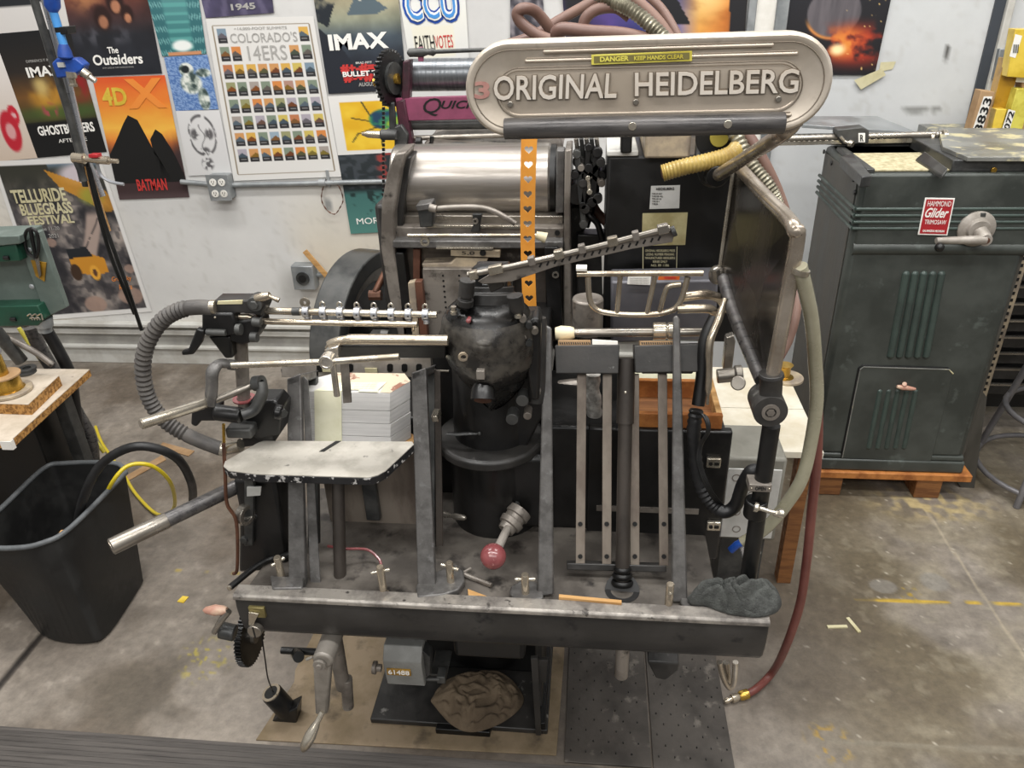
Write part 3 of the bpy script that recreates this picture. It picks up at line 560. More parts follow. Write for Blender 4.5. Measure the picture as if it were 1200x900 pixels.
# ================================================================== WALL FITTINGS
y = WY-.014
def conduit(px, r, m, label, y=y, name='conduit'):
    mb = MB(); mb.tube([Yp(u, v, y) for u, v in px], r, 10); 
    for u, v in px[1:-1]: pass
    return tag(mk(name, mb, m, None), label, 'conduit')
t = thing('conduit', Yp(340, 216, y), 'thin grey conduit running along the wall from the outlet box to the press', 'conduit')
mb = MB(); mb.tube([Yp(212, 213, y), Yp(246, 216, y)], .011, 10); mb.tube([Yp(272, 217, y), Yp(460, 212.5, y)], .011, 10); mk('pipe', mb, 'galv', t)
mb = MB(); p = Yp(378, 214, y); mb.ring(p, (1, 0, 0), .012, .016, .03); p = Yp(384, 208, y); mb.box((p.x-.006, y, p.z-.04), (p.x+.006, WY, p.z+.03)); mk('pipe_clamp', mb, 'galv', t)
def outlet(px, label, socks, kind):
    a = Yp(*px[0], WY-.06); b = Yp(*px[1], WY-.06); t = thing('outlet_box', V((a.x+b.x)/2, WY-.03, min(a.z, b.z)), label, 'outlet')
    mb = MB(); mb.box((a.x, WY-.06, b.z), (b.x, WY, a.z)); mk('box', mb, 'galv', t, .004)
    cx = (a.x+b.x)/2; cz = (a.z+b.z)/2; w = (b.x-a.x)/2; h = (a.z-b.z)/2
    if kind == 'duplex':
        mb = MB(); mb.box((a.x-.004, WY-.064, b.z-.004), (b.x+.004, WY-.06, a.z+.004)); mk('cover_plate', mb, 'galv', t, .001)
        for sx in (-1, 1):
            for sz in (-1, 1):
                c = V(cx+sx*w*.44, WY-.064, cz+sz*h*.47); mb = MB(); mb.cyl(c, c+V(0, -.003, 0), .0155); s = mk('socket', mb, 'white', t)
                mb = MB()
                for dx in (-.005, .005): mb.box((c.x+dx-.0012, c.y-.0036, c.z-.001), (c.x+dx+.0012, c.y-.003, c.z+.007))
                mb.cyl((c.x, c.y-.003, c.z-.006), (c.x, c.y-.0036, c.z-.006), .0025, seg=10); mk('slot', mb, 'ink', s)
    else:
        c = V(cx, WY-.06, cz); mb = MB(); mb.cyl(c, c+V(0, -.008, 0), .03); mk('socket', mb, 'iron', t); mb = MB(); mb.cyl(c+V(0, -.008, 0), c+V(0, -.009, 0), .018); mk('socket_face', mb, 'ink', t)
    return t
outlet([(242, 206), (271, 234)], 'grey steel four-socket outlet box on the wall conduit under the mountain chart', 4, 'duplex')
outlet([(340, 312), (370, 340)], 'grey square switch box with one round socket low on the wall left of the flywheel', 1, 'round')
conduit([(370, 322), (405, 322), (440, 322)], .011, 'galv', 'short grey conduit stub from the round socket box to behind the flywheel')
mb = MB(); a = Yp(357, 294, WY-.035); b = Yp(402, 345, WY-.035); mb.obox((a+b)/2, b-a, (b-a).length/2, (0, 1, 0), .004, (b-a).cross(V(0, 1, 0)), .012)
tag(mk('wood_stick', mb, 'wood', None, .001), 'thin wooden stick leaning across the wall beside the flywheel', 'stick')
mb = MB(); mb.tube([Yp(u, v, WY-.02) for u, v in ((383, 212), (378, 222), (377, 235), (383, 246), (392, 251), (398, 244), (402, 234), (398, 220), (390, 212))], .0022, 6, smooth=5, rf=lambda i: 1+.5*((i*7) % 3-1)); tag(mk('twig_loop', mb, 'rust', None), 'thin reddish twig loop hanging from the wall conduit', 'twig')
# ================================================================== LEFT: AIR PIPES
YP = 2.6
t = thing('air_line', V(-1.78, YP, 1.0), 'vertical pipes with blue air fittings and red valve hanging in front of the posters', 'air line')
mb = MB(); mb.tube([Yp(38, -60, YP), Yp(40, 0, YP), Yp(80, 130, YP), Yp(93, 178, YP), Yp(101, 218, YP)], .013, 12); mk('black_pipe', mb, 'iron', t)
mb = MB(); mb.tube([Yp(56, -60, YP+.03), Yp(58, 0, YP+.03), Yp(100, 182, YP+.03), Yp(120, 230, YP+.03)], .012, 12); mk('aluminium_pipe', mb, 'pvc', t, )
mb = MB(); mb.tube([Yp(48, -60, YP+.03), Yp(50, 0, YP+.03), Yp(92, 150, YP+.03)], .006, 8); mk('thin_pipe', mb, 'pvc', t)
mb = MB(); mb.obox((Yp(100, 195, YP)+Yp(126, 272, YP))/2, Yp(126, 272, YP)-Yp(100, 195, YP), .12, (1, 0, .3), .013, (0, 1, 0), .006); mk('wooden_batten', mb, 'wood', t, .001)
YF = 2.55
mb = MB(); mb.tube2(Yp(60, -8, YF), Yp(62, 14, YF), [(0, .024), (.7, .024), (1, .014)]); mk('upper_fitting', mb, 'blue', t)
mb = MB(); mb.tube2(Yp(74, 50, YF), Yp(77, 68, YF), [(0, .012), (.5, .02), (1, .024)]); mb.prism([Yp(60, 74, YF), Yp(66, 68, YF), Yp(88, 68, YF), Yp(98, 76, YF), Yp(96, 82, YF), Yp(84, 90, YF), Yp(66, 92, YF)], (0, .04, 0)); mk('fitting_body', mb, 'blue', t, .005)
mb = MB(); mb.tube([Yp(62, 12, YF), Yp(68, 32, YF)], .013, 12); mb.tube([Yp(70, 38, YF), Yp(75, 54, YF)], .013, 12); mk('blue_tube', mb, 'bluelt', t)
mb = MB(); mb.prism([Yp(63, 32, YF-.01), Yp(78, 31, YF-.01), Yp(79, 40, YF-.01), Yp(65, 41, YF-.01)], (0, .05, 0)); mk('bracket', mb, 'black', t, .002)
mb = MB(); mb.box(Yp(68, 79, YF-.008), Yp(80, 72, YF+.02)); mk('label_patch', mb, 'labelw', t)
mb = MB(); mb.tube2(Yp(83, 84, YF), Yp(86, 101, YF), [(0, .016), (.4, .016), (.45, .01), (.8, .01), (.85, .013), (1, .013)]); mb.tube2(Yp(97, 84, YF), Yp(112, 95, YF), [(0, .014), (.5, .014), (.55, .009), (1, .009)]); mk('coupler', mb, 'steelb', t)
mb = MB(); mb.tube2(Yp(86, 185, YF), Yp(138, 189, YF), [(0, .018), (.25, .018), (.27, .011), (.6, .014), (.8, .014), (.82, .008), (1, .008)]); mk('valve_body', mb, 'nickel', t)
mb = MB(); mb.tube2(Yp(90, 186, YF), Yp(98, 212, YF), [(0, .016), (.5, .012), (1, .014)]); mk('elbow', mb, 'iron', t)
mb = MB(); a = Yp(111, 181, YF); mb.box((a.x-.012, YF-.02, a.z-.008), (a.x+.02, YF+.01, a.z+.004)); mk('valve_lever', mb, 'red', t, .002)
mb = MB(); mb.tube([Yp(114, 192, YF), Yp(118, 205, YF), Yp(130, 213, YF), Yp(145, 216, YF)], .006, 8, smooth=5); mk('silver_tube', mb, 'pvc', t)
for i, (px, lb) in enumerate((([(104, 196), (122, 260), (147, 330), (166, 387)], 'right hand thin black cord hanging from the air pipes'), ([(102, 190), (112, 235), (130, 300), (158, 368)], 'left hand thin black cord hanging from the air pipes'))):
    mb = MB(); mb.tube([Yp(u, v, 2.58+.01*i) for u, v in px], .0075, 8, smooth=5); tag(mk('cord', mb, 'black', None), lb, 'cord')
# ================================================================== LEFT: GREEN MACHINE + DESK
YG = 1.9
t = thing('bench_machine', V(-1.6, YG+.1, .6), 'grey green bench machine with dark green rails cut by the left edge', 'machine')
mb = MB(); mb.prism(q2([(-40, 282), (43, 272), (74, 360), (47, 374), (-40, 372)], YG+.02), (0, .03, 0)); mk('housing', mb, 'machgreen', t, .003)
mb = MB(); mb.prism(q2([(22, 285), (45, 272), (77, 361), (54, 372)], YG), (0, .02, 0)); mk('side_cover', mb, 'machgreen', t, .002)
mb = MB(); mb.prism(q2([(-40, 294), (18, 286), (24, 306), (-40, 310)], YG-.03), (0, .06, 0)); mb.prism(q2([(-40, 360), (44, 358), (52, 374), (44, 382), (-40, 384)], YG-.03), (0, .06, 0)); mk('rail', mb, 'dkgreen', t, .003)
mb = MB(); mb.prism(q2([(-40, 278), (22, 276), (24, 286), (-40, 292)], YG-.035), (0, .1, 0)); mk('top_edge', mb, 'machgreen', t, .003)
mb = MB()
for u, v in ((16, 374), (8, 302)): c = Yp(u, v, YG-.031); mb.tube2(c-V(.008, 0, 0), c+V(.008, 0, 0), [(0, .006), (1, .006)], 10)
mk('slot', mb, 'hole', t)
mb = MB()
for k in range(5): mb.tube([Yp(32+3*k, 370+(k % 2)*3, YG-.035), Yp(36+3*k, 368+(k % 2)*4, YG-.035), Yp(38+3*k, 375, YG-.035)], .002, 6, smooth=3)
mk('coil_spring', mb, 'steelb', t)
for u, v in ((37, 336), (34, 293)):
    mb = MB(); c = Yp(u, v, YG-.002); mb.ball(c, .008, 1, .4, 1, 10, 6); mk('knockout', mb, 'galv', t)
mb = MB(); mb.prism(q2([(36, 305), (54, 308), (52, 330), (42, 324)], YG-.004), (0, .003, 0)); mk('yellow_tape', mb, 'amber', t)
mb = MB(); mb.tube2(Yp(50, 372, YG), Yp(53, 388, YG), [(0, .026), (.6, .024), (.65, .019), (1, .019)]); mk('cord_gland', mb, 'galv', t)
mb = MB(); mb.tube([Yp(-8, 384, YG+.08), V(-1.78, YG+.1, .62)], .02, 12); mk('support_post', mb, 'iron', t, .003)
t = thing('scissors', Yp(42, 310, YG-.02), 'black handled scissors hanging on the grey green machine', 'scissors')
for s, pts in ((-1, [(41, 302), (32, 295), (29, 280), (31, 271), (36, 269), (38, 280), (42, 302)]), (1, [(42, 302), (45, 294), (45, 280), (42, 271), (36, 268), (37, 278), (41, 296)])):
    mb = MB(); mb.tube([Yp(u, v, YG-.012) for u, v in pts], .0045, 8, smooth=4); mk('handle', mb, 'black', t)
mb = MB(); mb.prism(q2([(40, 300), (45, 300), (48, 322), (46, 326)], YG-.01), (0, .003, 0)); mk('blade', mb, 'steel', t)
# cables falling behind the desk
for px, r, m, lb, y0 in (([(54, 386), (68, 410), (82, 440), (88, 480), (96, 530), (104, 560)], .019, 'rubberblk', 'thick black cable dropping from the machine behind the desk', 2.06), ([(36, 384), (48, 410), (66, 440), (88, 480), (106, 515), (110, 560)], .022, 'tubegrey', 'thick grey cable beside the black cable behind the desk', 2.1),
        ([(22, 384), (36, 405), (60, 440), (92, 490), (122, 530)], .007, 'yellow', 'thin yellow cable behind the desk and down to the floor', 2.15), ([(8, 395), (40, 412), (62, 428)], .01, 'greysteel', 'short grey cable under the bench machine', 2.0), ([(54, 490), (76, 505), (98, 520)], .02, 'iron', 'dark grey pipe low behind the desk', 2.3)):
    mb = MB(); n = len(px); mb.tube([Yp(u, v, y0) for u, v in px], r, 12, smooth=5); tag(mk('cable', mb, m, None), lb, 'cable')
ZD = .6
t = thing('desk', V(-1.9, 1.8, 0), 'white topped chipboard workbench at the left edge', 'desk')
fr = [Zp(105, 433, ZD), Zp(12, 517, ZD), V(-2.5, 1.54, ZD), V(-2.5, 1.98, ZD)]
mb = MB(); mb.prism([p-V(0, 0, .022) for p in fr], (0, 0, .021)); mk('chipboard_core', mb, 'chip', t)
mb = MB(); mb.prism([p-V(0, 0, .001) for p in fr], (0, 0, .002)); mk('top_surface', mb, 'laminate', t)
mb = MB(); a = fr[1]; mb.box((a.x-.03, a.y-.003, ZD-.026), (a.x+.002, a.y+.01, ZD)); mk('edge_strip', mb, 'white', t)
for x, y in ((-1.63, 1.93), (-2.3, 1.60)):
    mb = MB(); mb.box((x-.02, y-.02, 0), (x+.02, y+.02, ZD-.022)); mk('leg', mb, 'iron', t, .002)
mb = MB(); mb.box((-2.4, 1.84, .12), (-1.68, 1.97, .55)); 
mk('drawer_unit', mb, 'black', t, .004)
t = thing('chipboard_block', Zp(10, 470, ZD), 'smaller thick white topped chipboard lying on the workbench', 'board')
fr = [Zp(69, 440, ZD+.035), Zp(33, 474, ZD+.035), Zp(-80, 470, ZD+.035), Zp(-60, 437, ZD+.035)]
mb = MB(); mb.prism([p-V(0, 0, .0345) for p in fr], (0, 0, .033)); mk('chipboard_core', mb, 'chip', t)
mb = MB(); mb.prism([p-V(0, 0, .0014) for p in fr], (0, 0, .0015)); mk('top_surface', mb, 'laminate', t)
zz = ZD+.036; c = Zp(12, 459, zz)
t = thing('tape_dispenser', c, 'brass and clear spool stand on round wooden base at the left edge', 'spool')
mb = MB(); mb.cyl(c, c+V(0, 0, .010), .060, seg=40); mk('base', mb, 'claybeige', t, .002)
mb = MB(); mb.tube2(c+V(-.004, 0, .010), c+V(-.004, 0, .052), [(0, .045), (.05, .040), (.95, .040), (1, .044)], 32); mk('spool', mb, 'brass', t)
mb = MB(); mb.tube2(c+V(-.004, 0, .052), c+V(-.004, 0, .056), [(0, .046), (1, .046)], 32); mk('flange', mb, 'kraft', t)
mb = MB(); mb.tube2(c+V(-.01, 0, .056), c+V(-.01, 0, .118), [(0, .022), (1, .02)], 20); mk('roll', mb, 'brass', t)
mb = MB(); mb.tube2(c+V(-.01, 0, .118), c+V(-.01, 0, .135), [(0, .02), (.3, .024), (.8, .024), (1, .016)], 20); mk('cap', mb, 'pvc', t)
for i in range(2):
    mb = MB(); q = Zp(32, 437-4*i, ZD+.036+.006*i); mb.ring(q+V(0, 0, .003), (0, 0, 1), .012, .026, .006, 30); tag(mk('steel_ring', mb, 'iron', None), ('lower', 'upper')[i]+' dark washer ring on the workbench behind the spool', 'ring', )
# ================================================================== BIN
t = thing('waste_bin', V(-1.55, 1.58, 0), 'black plastic waste bin with grey rolled rim', 'bin')
HB = .36
RP = catmull([Zp(u, v, HB) for u, v in ((147, 554), (134, 543), (77, 543), (50, 550), (0, 597), (-42, 630), (-30, 640), (16, 642), (50, 636), (84, 617), (147, 554))], 5)[:-1]
BP = catmull([Zp(u, v, 0) for u, v in ((169, 684), (158, 668), (112, 662), (96, 664), (66, 690), (40, 718), (44, 740), (64, 753), (104, 756), (130, 743), (169, 684))], 5)[:-1]
n = len(RP); cr_ = sum(RP, V(0, 0, 0))/n; cb_ = sum(BP, V(0, 0, 0))/n
def sc_(L_, c, k, z): return [V(c.x+(p.x-c.x)*k, c.y+(p.y-c.y)*k, z) for p in L_]
t.location = V(cb_.x, cb_.y, 0); mb = MB(); vs = sc_(BP, cb_, .96, 0)+sc_(BP, cb_, 1, .012)+sc_(RP, cr_, 1, HB)+sc_(RP, cr_, .985, HB)+sc_(BP, cb_, .95, .016)
fs = [list(range(n))[::-1], [4*n+k for k in range(n)]]+[[i*n+k, i*n+(k+1) % n, (i+1)*n+(k+1) % n, (i+1)*n+k] for i in range(4) for k in range(n)]
mb.add(vs, fs); mk('body', mb, 'binm', t)
mb = MB(); mb.tube(sc_(RP, cr_, 1.005, HB), .0075, 10, closed=True); mk('rim', mb, 'binrim', t)
mb = MB(); mb.obox(Zp(78, 625, .33), (1, .3, 0), .02, (0, 1, .2), .012, (0, 0, 1), .003); tag(mk('cardboard_scrap', mb, 'wood', None), 'brown cardboard scrap inside the black bin', 'scrap')
mb = MB(); mb.tube([Zp(88, 640, .2), Zp(96, 590, .38), Zp(118, 545, .5), Zp(160, 523, .56), Zp(205, 535, .5), Zp(224, 565, .36), Zp(226, 590, .2)], .0125, 12, smooth=6); tag(mk('hose', mb, 'rubberblk', None), 'black rubber hose arching out of the waste bin', 'hose')
mb = MB(); mb.tube([Zp(118, 598, .26), Zp(130, 568, .38), Zp(150, 546, .42), Zp(178, 546, .4), Zp(200, 566, .3), Zp(204, 595, .1), Zp(185, 603, .02), Zp(160, 580, .008), Zp(143, 553, .008), Zp(120, 520, .008), Zp(112, 500, .01)], .0062, 10, smooth=6); tag(mk('yellow_cord', mb, 'yellowtube', None), 'yellow cord looping from the waste bin to the floor', 'cord')
for px, lb in ((((191, 519), (228, 529), (221, 535), (186, 525)), 'pale punched card strip on the floor nearest the corrugated hose'), (((145, 560), (190, 534), (195, 539), (150, 564)), 'pale torn strip on the floor behind the waste bin')):
    mb = MB(); mb.prism([Zp(u, v, .001) for u, v in px], (0, 0, .003)); o = tag(mk('card_strip', mb, 'kraft', None), lb, 'card strip')
q = Zp(214, 703); mb = MB(); mb.prism([q+V(-.012, -.01, 0), q+V(.01, -.014, 0), q+V(.014, .012, 0), q+V(-.006, .014, 0)], (0, 0, .003)); tag(mk('leaf_scrap', mb, 'yellowish', None), 'small yellow scrap on the concrete below the press lever', 'scrap')
for (u, v, a, lb) in ((1000, 733, 1.9, 'pale wood sliver on the bare floor, longer of two'), (981, 735, .1, 'pale flat chip on the bare floor left of the sliver')):
    q = Zp(u, v); mb = MB(); mb.obox(q+V(0, 0, .002), (math.cos(a), math.sin(a), 0), .028, (-math.sin(a), math.cos(a), 0), .005, (0, 0, 1), .002); tag(mk('wood_chip', mb, 'tape', None), lb, 'wood chip')
# ================================================================== THE PRESS
PR = thing('printing_press', V(-.17, 1.5, 0), 'large worn black and steel platen printing press in the middle of the shop', 'printing press')
def part(name, mb, m, bev=0, parent=None, label=None, **k):
    o = mk(name, mb, m, parent or PR, bev, **k)
    if label: o['label'] = label
    return o
# ---- base, pedestal, bodies
mb = MB(); mb.box((-.53, 1.25, .004), (-.085, 1.8, .02)); part('base_plate', mb, 'cast', .003)
mb = MB(); mb.box((-.36, 1.232, .004), (-.225, 1.25, .022)); mb.box((-.115, 1.25, .02), (-.09, 1.5, .045)); part('base_lip', mb, 'black', .002)
mb = MB(); mb.box((-.50, 1.42, .02), (-.10, 1.95, .5)); part('pedestal', mb, 'black', .01)
mb = MB(); mb.box((-.115, 1.30, .02), (-.10, 1.42, .5)); part('pedestal_web', mb, 'cast', .002)
mb = MB(); mb.box((-.60, 1.42, .42), (-.09, 2.0, .80)); mb.box((-.33, 1.40, .7), (-.09, 1.9, .97)); part('lower_body', mb, 'castblk', .006)
PZ = Yp(800, 505, 1.3).z
XP = Yp(850, 580, 1.3).x
mb = MB(); mb.box((-.09, 1.31, .42), (XP-.01, 1.56, PZ-.004)); part('lower_housing', mb, 'castblk', .006)
mb = MB(); mb.box((.0, 1.30, Yp(820, 655, 1.3).z), (XP, 1.32, PZ)); part('rear_panel', mb, 'castblk', .004)
mb = MB(); mb.box((.02, 1.296, .66), (XP-.05, 1.30, .672)); part('panel_trim', mb, 'greysteel')
for v in (541, 615):
    a = Yp(836, v, 1.298); mb = MB(); mb.box((a.x-.014, 1.291, a.z-.011), (a.x+.014, 1.300, a.z+.011)); l = part('latch', mb, 'steelb', .002)
    mb = MB(); mb.cyl((a.x-.006, 1.2905, a.z), (a.x-.006, 1.289, a.z), .004, seg=10); mb.box((a.x+.001, 1.289, a.z-.003), (a.x+.010, 1.291, a.z+.003)); part('latch_slot', mb, 'hole', 0, l)
# deck and front bar
X0, X1 = Yp(273, 697, 1.05).x, Yp(903, 727, 1.05).x
mb = MB(); mb.prism([V(X0+.01, 1.08, .575), V(X1-.03, 1.08, .575), V(X1-.035, 1.145, .575), V(XP-.03, 1.16, .575), V(XP-.03, 1.31, .575), V(-.09, 1.31, .575), V(-.09, 1.42, .575), V(X0+.05, 1.42, .575)], (0, 0, .028)); part('deck', mb, 'deck', .003)
def bar(prof, x0, x1, name, m, bev, n=30):
    mb = MB(); mb.prism([V(x0, y, z) for y, z in prof], (x1-x0, 0, 0)); return part(name, mb, m, bev)
bar([(1.050, .606), (1.048, .585), (1.050, .55), (1.056, .522), (1.066, .506), (1.082, .497), (1.09, .497), (1.09, .606)], X0, X1, 'front_bar', 'barface', .004)
bar([(1.046, .606), (1.046, .614), (1.050, .618), (1.078, .618), (1.078, .606)], X0, X1, 'bar_ledge', 'ledge', .0015)
mb = MB(); mb.box((X0+.02, 1.0785, .604), (X1-.05, 1.083, .611)); part('ledge_gap', mb, 'hole')
for px, lb in (((-.0, 0), 0),):
    a = Zp(655, 706, .606); b = Zp(728, 713, .606); mb = MB(); mb.obox((a+b)/2+V(0, .0, .014), b-a, (b-a).length/2, (0, 1, 0), .004, (0, 0, 1), .003)
    tag(mk('wood_strip', mb, 'wood', None), 'thin wooden strip lying along the press ledge by the centre foot', 'wood strip')
a = Zp(560, 700, .606); mb = MB(); mb.add([Zp(548, 690, .604), Zp(590, 706, .604), Zp(550, 706, .604), Zp(548, 690, .616), Zp(590, 706, .607), Zp(550, 706, .616)], [[0, 1, 2], [3, 5, 4], [0, 3, 4, 1], [1, 4, 5, 2], [2, 5, 3, 0]])
tag(mk('wooden_wedge', mb, 'wood', None), 'small wooden wedge on the press deck beside the right bracket foot', 'wedge')
mb = MB(); mb.tube([Zp(541, 672, .609), Zp(576, 686, .609)], .005, 8); mb.tube2(Zp(541, 672, .609), Zp(552, 666, .612), [(0, .003), (1, .003)], 8); tag(mk('bolt_tool', mb, 'greysteel', None), 'short dark steel tool lying on the deck behind the wedge', 'tool')
# ---- underneath: gear, knobs, crank, counter
gx = Yp(293, 745, 1.17); mb = MB(); mb.gear(V(gx.x, 1.17, gx.z), (1, 0, 0), .066, 48, .014, .005, .25); g = part('gear', mb, 'castblk', 0, smooth=False)
mb = MB(); mb.ring(V(gx.x+.004, 1.17, gx.z), (1, 0, 0), .003, .016, .022, 20); part('gear_hub', mb, 'steel', 0, g)
mb = MB(); mb.cyl(Yp(258, 738, 1.08), Yp(276, 742, 1.08), .017); part('shaft_boss', mb, 'iron', .003)
mb = MB(); mb.tube2(Yp(238, 715, 1.07), Yp(266, 715, 1.07), [(0, .002), (.12, .007), (.5, .0115), (.85, .009), (1, .006)]); part('wooden_grip', mb, 'pinkwood')
mb = MB(); mb.tube([Yp(268, 716, 1.07), Yp(260, 726, 1.065), Yp(251, 741, 1.06)], [.007, .007, .006], 12, smooth=4); part('bent_lever', mb, 'steel')
a = Yp(301, 717, 1.0455); mb = MB(); mb.box((a.x-.015, 1.0425, a.z-.013), (a.x+.017, 1.05, a.z+.013)); pl = part('indicator_plate', mb, 'nameplate', .0015)
mb = MB(); mb.prism([Yp(292, 716, 1.042), Yp(304, 718, 1.042), Yp(297, 732, 1.042), Yp(292, 731, 1.042)], (0, -.004, 0)); part('pointer', mb, 'steelb', .001, pl)
a = Yp(301, 735, 1.046); mb = MB(); mb.cyl(a, a+V(0, -.014, 0), .0145); k = part('indicator_knob', mb, 'steel', .002)
mb = MB(); mb.box((a.x-.0015, a.y-.0146, a.z-.0145), (a.x+.0015, a.y-.0139, a.z+.0145)); part('slot', mb, 'ink', 0, k)
YC = 1.04
mb = MB(); mb.cyl(V(Yp(378, 768, YC).x+.004, YC+.07, .475), Yp(378, 775, YC-.01), .021); mb.prism([Yp(366, 772, YC), Yp(388, 772, YC), Yp(383, 838, YC), Yp(369, 838, YC)], (0, .022, 0)); cr = part('crank', mb, 'crankm', .005)
mb = MB(); a = Yp(375, 778, YC-.012); mb.cyl(a, a+V(0, -.006, 0), .013); mb.cyl(a, a+V(0, -.010, 0), .006); mb.cyl(Yp(366, 770, YC), Yp(359, 773, YC), .003); part('crank_hub', mb, 'crankm', .001, cr)
mb = MB(); mb.tube2(Yp(378, 834, YC-.003), Yp(354, 881, YC-.05), [(0, .006), (.25, .006), (.35, .009), (.6, .0125), (.85, .011), (.97, .006), (1, .002)], 20); part('crank_handle', mb, 'steelb', 0, cr)
mb = MB(); mb.tube2(V(Yp(402, 790, 1.15).x, 1.15, .55), Yp(402, 805, 1.15), [(0, .016), (1, .016)]); mb.tube2(Yp(406, 795, 1.15), Yp(408, 828, 1.15), [(0, .013), (1, .013)]); part('shaft_end', mb, 'greysteel', .001)
mb = MB(); mb.cyl(Yp(347, 765, 1.15), Yp(350, 770, 1.12), .012); mb.tube([Yp(330, 762, 1.15), Yp(372, 764, 1.15)], .008); part('under_shaft', mb, 'black')
mb = MB(); mb.box((Yp(385, 770, 1.2).x, 1.2, .40), (Yp(440, 770, 1.2).x, 1.42, .56)); part('under_bracket', mb, 'black', .01)
YK = 1.1
a = Yp(447, 766, YK); b = Yp(497, 804, YK); mb = MB(); pr = [(YK+.06, a.z+.0), (YK+.02, a.z+.005), (YK, a.z-.022), (YK, a.z-.045), (YK+.008, b.z-.01), (YK+.06, b.z-.01)]
mb.prism([V(a.x, y, z) for y, z in pr], (b.x-a.x, 0, 0)); ct = part('counter', mb, 'counter', .002)
mb = MB(); w0 = Yp(453, 783, YK-.001); w1 = Yp(482, 792, YK-.001); mb.box((w0.x, YK-.002, w1.z), (w1.x, YK+.001, w0.z)); part('counter_window', mb, 'amber', 0, ct)
text('61488', 'whitetext', ct, V(w0.x+.003, YK-.0025, w1.z+.0035), V(w1.x-.003, YK-.0025, w1.z+.0035), V(w0.x+.003, YK-.0025, w0.z-.0025), bold=.01, name='counter_digits')
mb = MB(); mb.tube2(Yp(437, 782, YK), Yp(447, 783, YK), [(0, .013), (.4, .014), (.5, .008), (1, .008)]); part('counter_knob', mb, 'greysteel', 0, ct)
mb = MB(); mb.tube2(Yp(497, 796, YK+.02), Yp(516, 796, YK+.02), [(0, .004), (1, .004)]); mb.box(Yp(512, 801, YK+.02), Yp(524, 781, YK+.05)); mb.prism([Yp(494, 762, YK+.02), Yp(504, 771, YK+.02), Yp(504, 792, YK+.02), Yp(494, 794, YK+.02)], (0, .03, 0)); mb.box(Yp(504, 790, YK+.05), Yp(530, 764, YK+.12)); part('counter_linkage', mb, 'iron', .002)
mb = MB(); mb.box((Yp(532, 770, 1.13).x, 1.13, .39), (Yp(615, 770, 1.13).x, 1.3, .53)); part('under_tank', mb, 'black', .01)
mb = MB(); mb.prism([Yp(622, 772, 1.15), Yp(630, 772, 1.15), Yp(634, 862, 1.24), Yp(628, 862, 1.24)], (0, .01, 0)); mb.prism([Yp(628, 774, 1.16), Yp(642, 774, 1.16), Yp(640, 800, 1.2), Yp(626, 800, 1.2)], (0, .01, 0)); part('leg_plate', mb, 'cast', .001)
mb = MB(); a = Yp(729, 775, 1.13); mb.cyl(V(a.x, 1.13, .56), V(a.x, 1.13, Yp(729, 792, 1.13).z), .014); part('ram_end', mb, 'greysteel', .002)
mb = MB(); mb.prism([Yp(758, 776, 1.2), Yp(796, 778, 1.2), Yp(795, 786, 1.2), Yp(780, 798, 1.2), Yp(768, 795, 1.2)], (0, .05, .03)); part('under_hook', mb, 'cast', .004)
mb = MB(); mb.tube([Yp(843, 776, 1.15), Yp(848, 795, 1.15), Yp(855, 806, 1.15), Yp(860, 800, 1.15), Yp(862, 776, 1.15)], .006, 10, smooth=5); mb.tube([Yp(851, 776, 1.17), Yp(853, 798, 1.17)], .007, 10); part('chrome_loop', mb, 'chrome')
# ---- leaning piles
def Lpr(px, y0, th, mb=None): mb = mb or MB(); return mb.prism([Lp(u, v, y0) for u, v in px], LB*th)
# back light plate behind left pile
mb = MB(); mb.box((Yp(388, 600, 1.315).x, 1.30, Yp(400, 622, 1.3).z), (Yp(513, 600, 1.3).x, 1.31, .805)); part('guide_plate', mb, 'stripm', .003)
mb = MB(); mb.box((Yp(430, 600, 1.295).x, 1.285, .62), (Yp(446, 600, 1.295).x, 1.30, .8)); part('guide_rail', mb, 'iron', .002)
# left brackets (front upright, top arm, rear upright)
def bracket(fr, foot, rear, name='pile_bracket'):
    b = part(name, Lpr(fr, 1.10, .014), 'postm', .002)
    (u0, v0), (u1, v1) = fr[0], fr[1]
    a = Lp(u0, v0, 1.10); c = Lp(u1, v1, 1.10); mb = MB()
    mb.prism([a, c, c-LU*.016, a-LU*.016], LB*.10); part('top_arm', mb, 'postm', .003, b)
    r0 = a+LB*.086; r1 = c+LB*.086; mb = MB(); h = (r0.z-.615)/math.cos(LA)
    w = (c-a)*.25
    mb.prism([r0+w, r1, r1-LU*h, r0+w*.6-LU*h], LB*.014); part('rear_upright', mb, 'iron', .002, b)
    return b
b = bracket([(336, 444), (352, 438), (358, 694), (338, 697)], None, None)
mb = MB(); q = [Zp(318, 682, .604), Zp(358, 684, .604), Zp(356, 697, .604), Zp(321, 698, .604)]; mb.prism(q, (0, 0, .018)); part('bracket_foot', mb, 'postm', .003, b)
mb = MB(); Lpr([(354, 440), (361, 446), (376, 690), (364, 697)], 1.115, .003, mb); part('side_flange', mb, 'postm', .001, b)
b = bracket([(482, 437), (499, 431), (511, 703), (490, 708)], None, None)
mb = MB(); q = [Zp(488, 694, .604), Zp(494, 684, .604), Zp(535, 668, .604), Zp(544, 676, .604), Zp(545, 688, .604), Zp(538, 698, .604), Zp(520, 704, .604), Zp(490, 707, .604)]; mb.prism(q, (0, 0, .016)); part('bracket_foot', mb, 'postm', .003, b)
mb = MB(); Lpr([(509, 432), (516, 436), (519, 640), (511, 640)], 1.19, .006, mb); part('far_upright', mb, 'tanplate', .001)
mb = MB(); mb.prism([Yp(505, 488, 1.24), Yp(512, 488, 1.24), Yp(514, 494, 1.24), Yp(507, 495, 1.24)], (0, .03, 0)); part('thumb_nut', mb, 'steelb', .001)
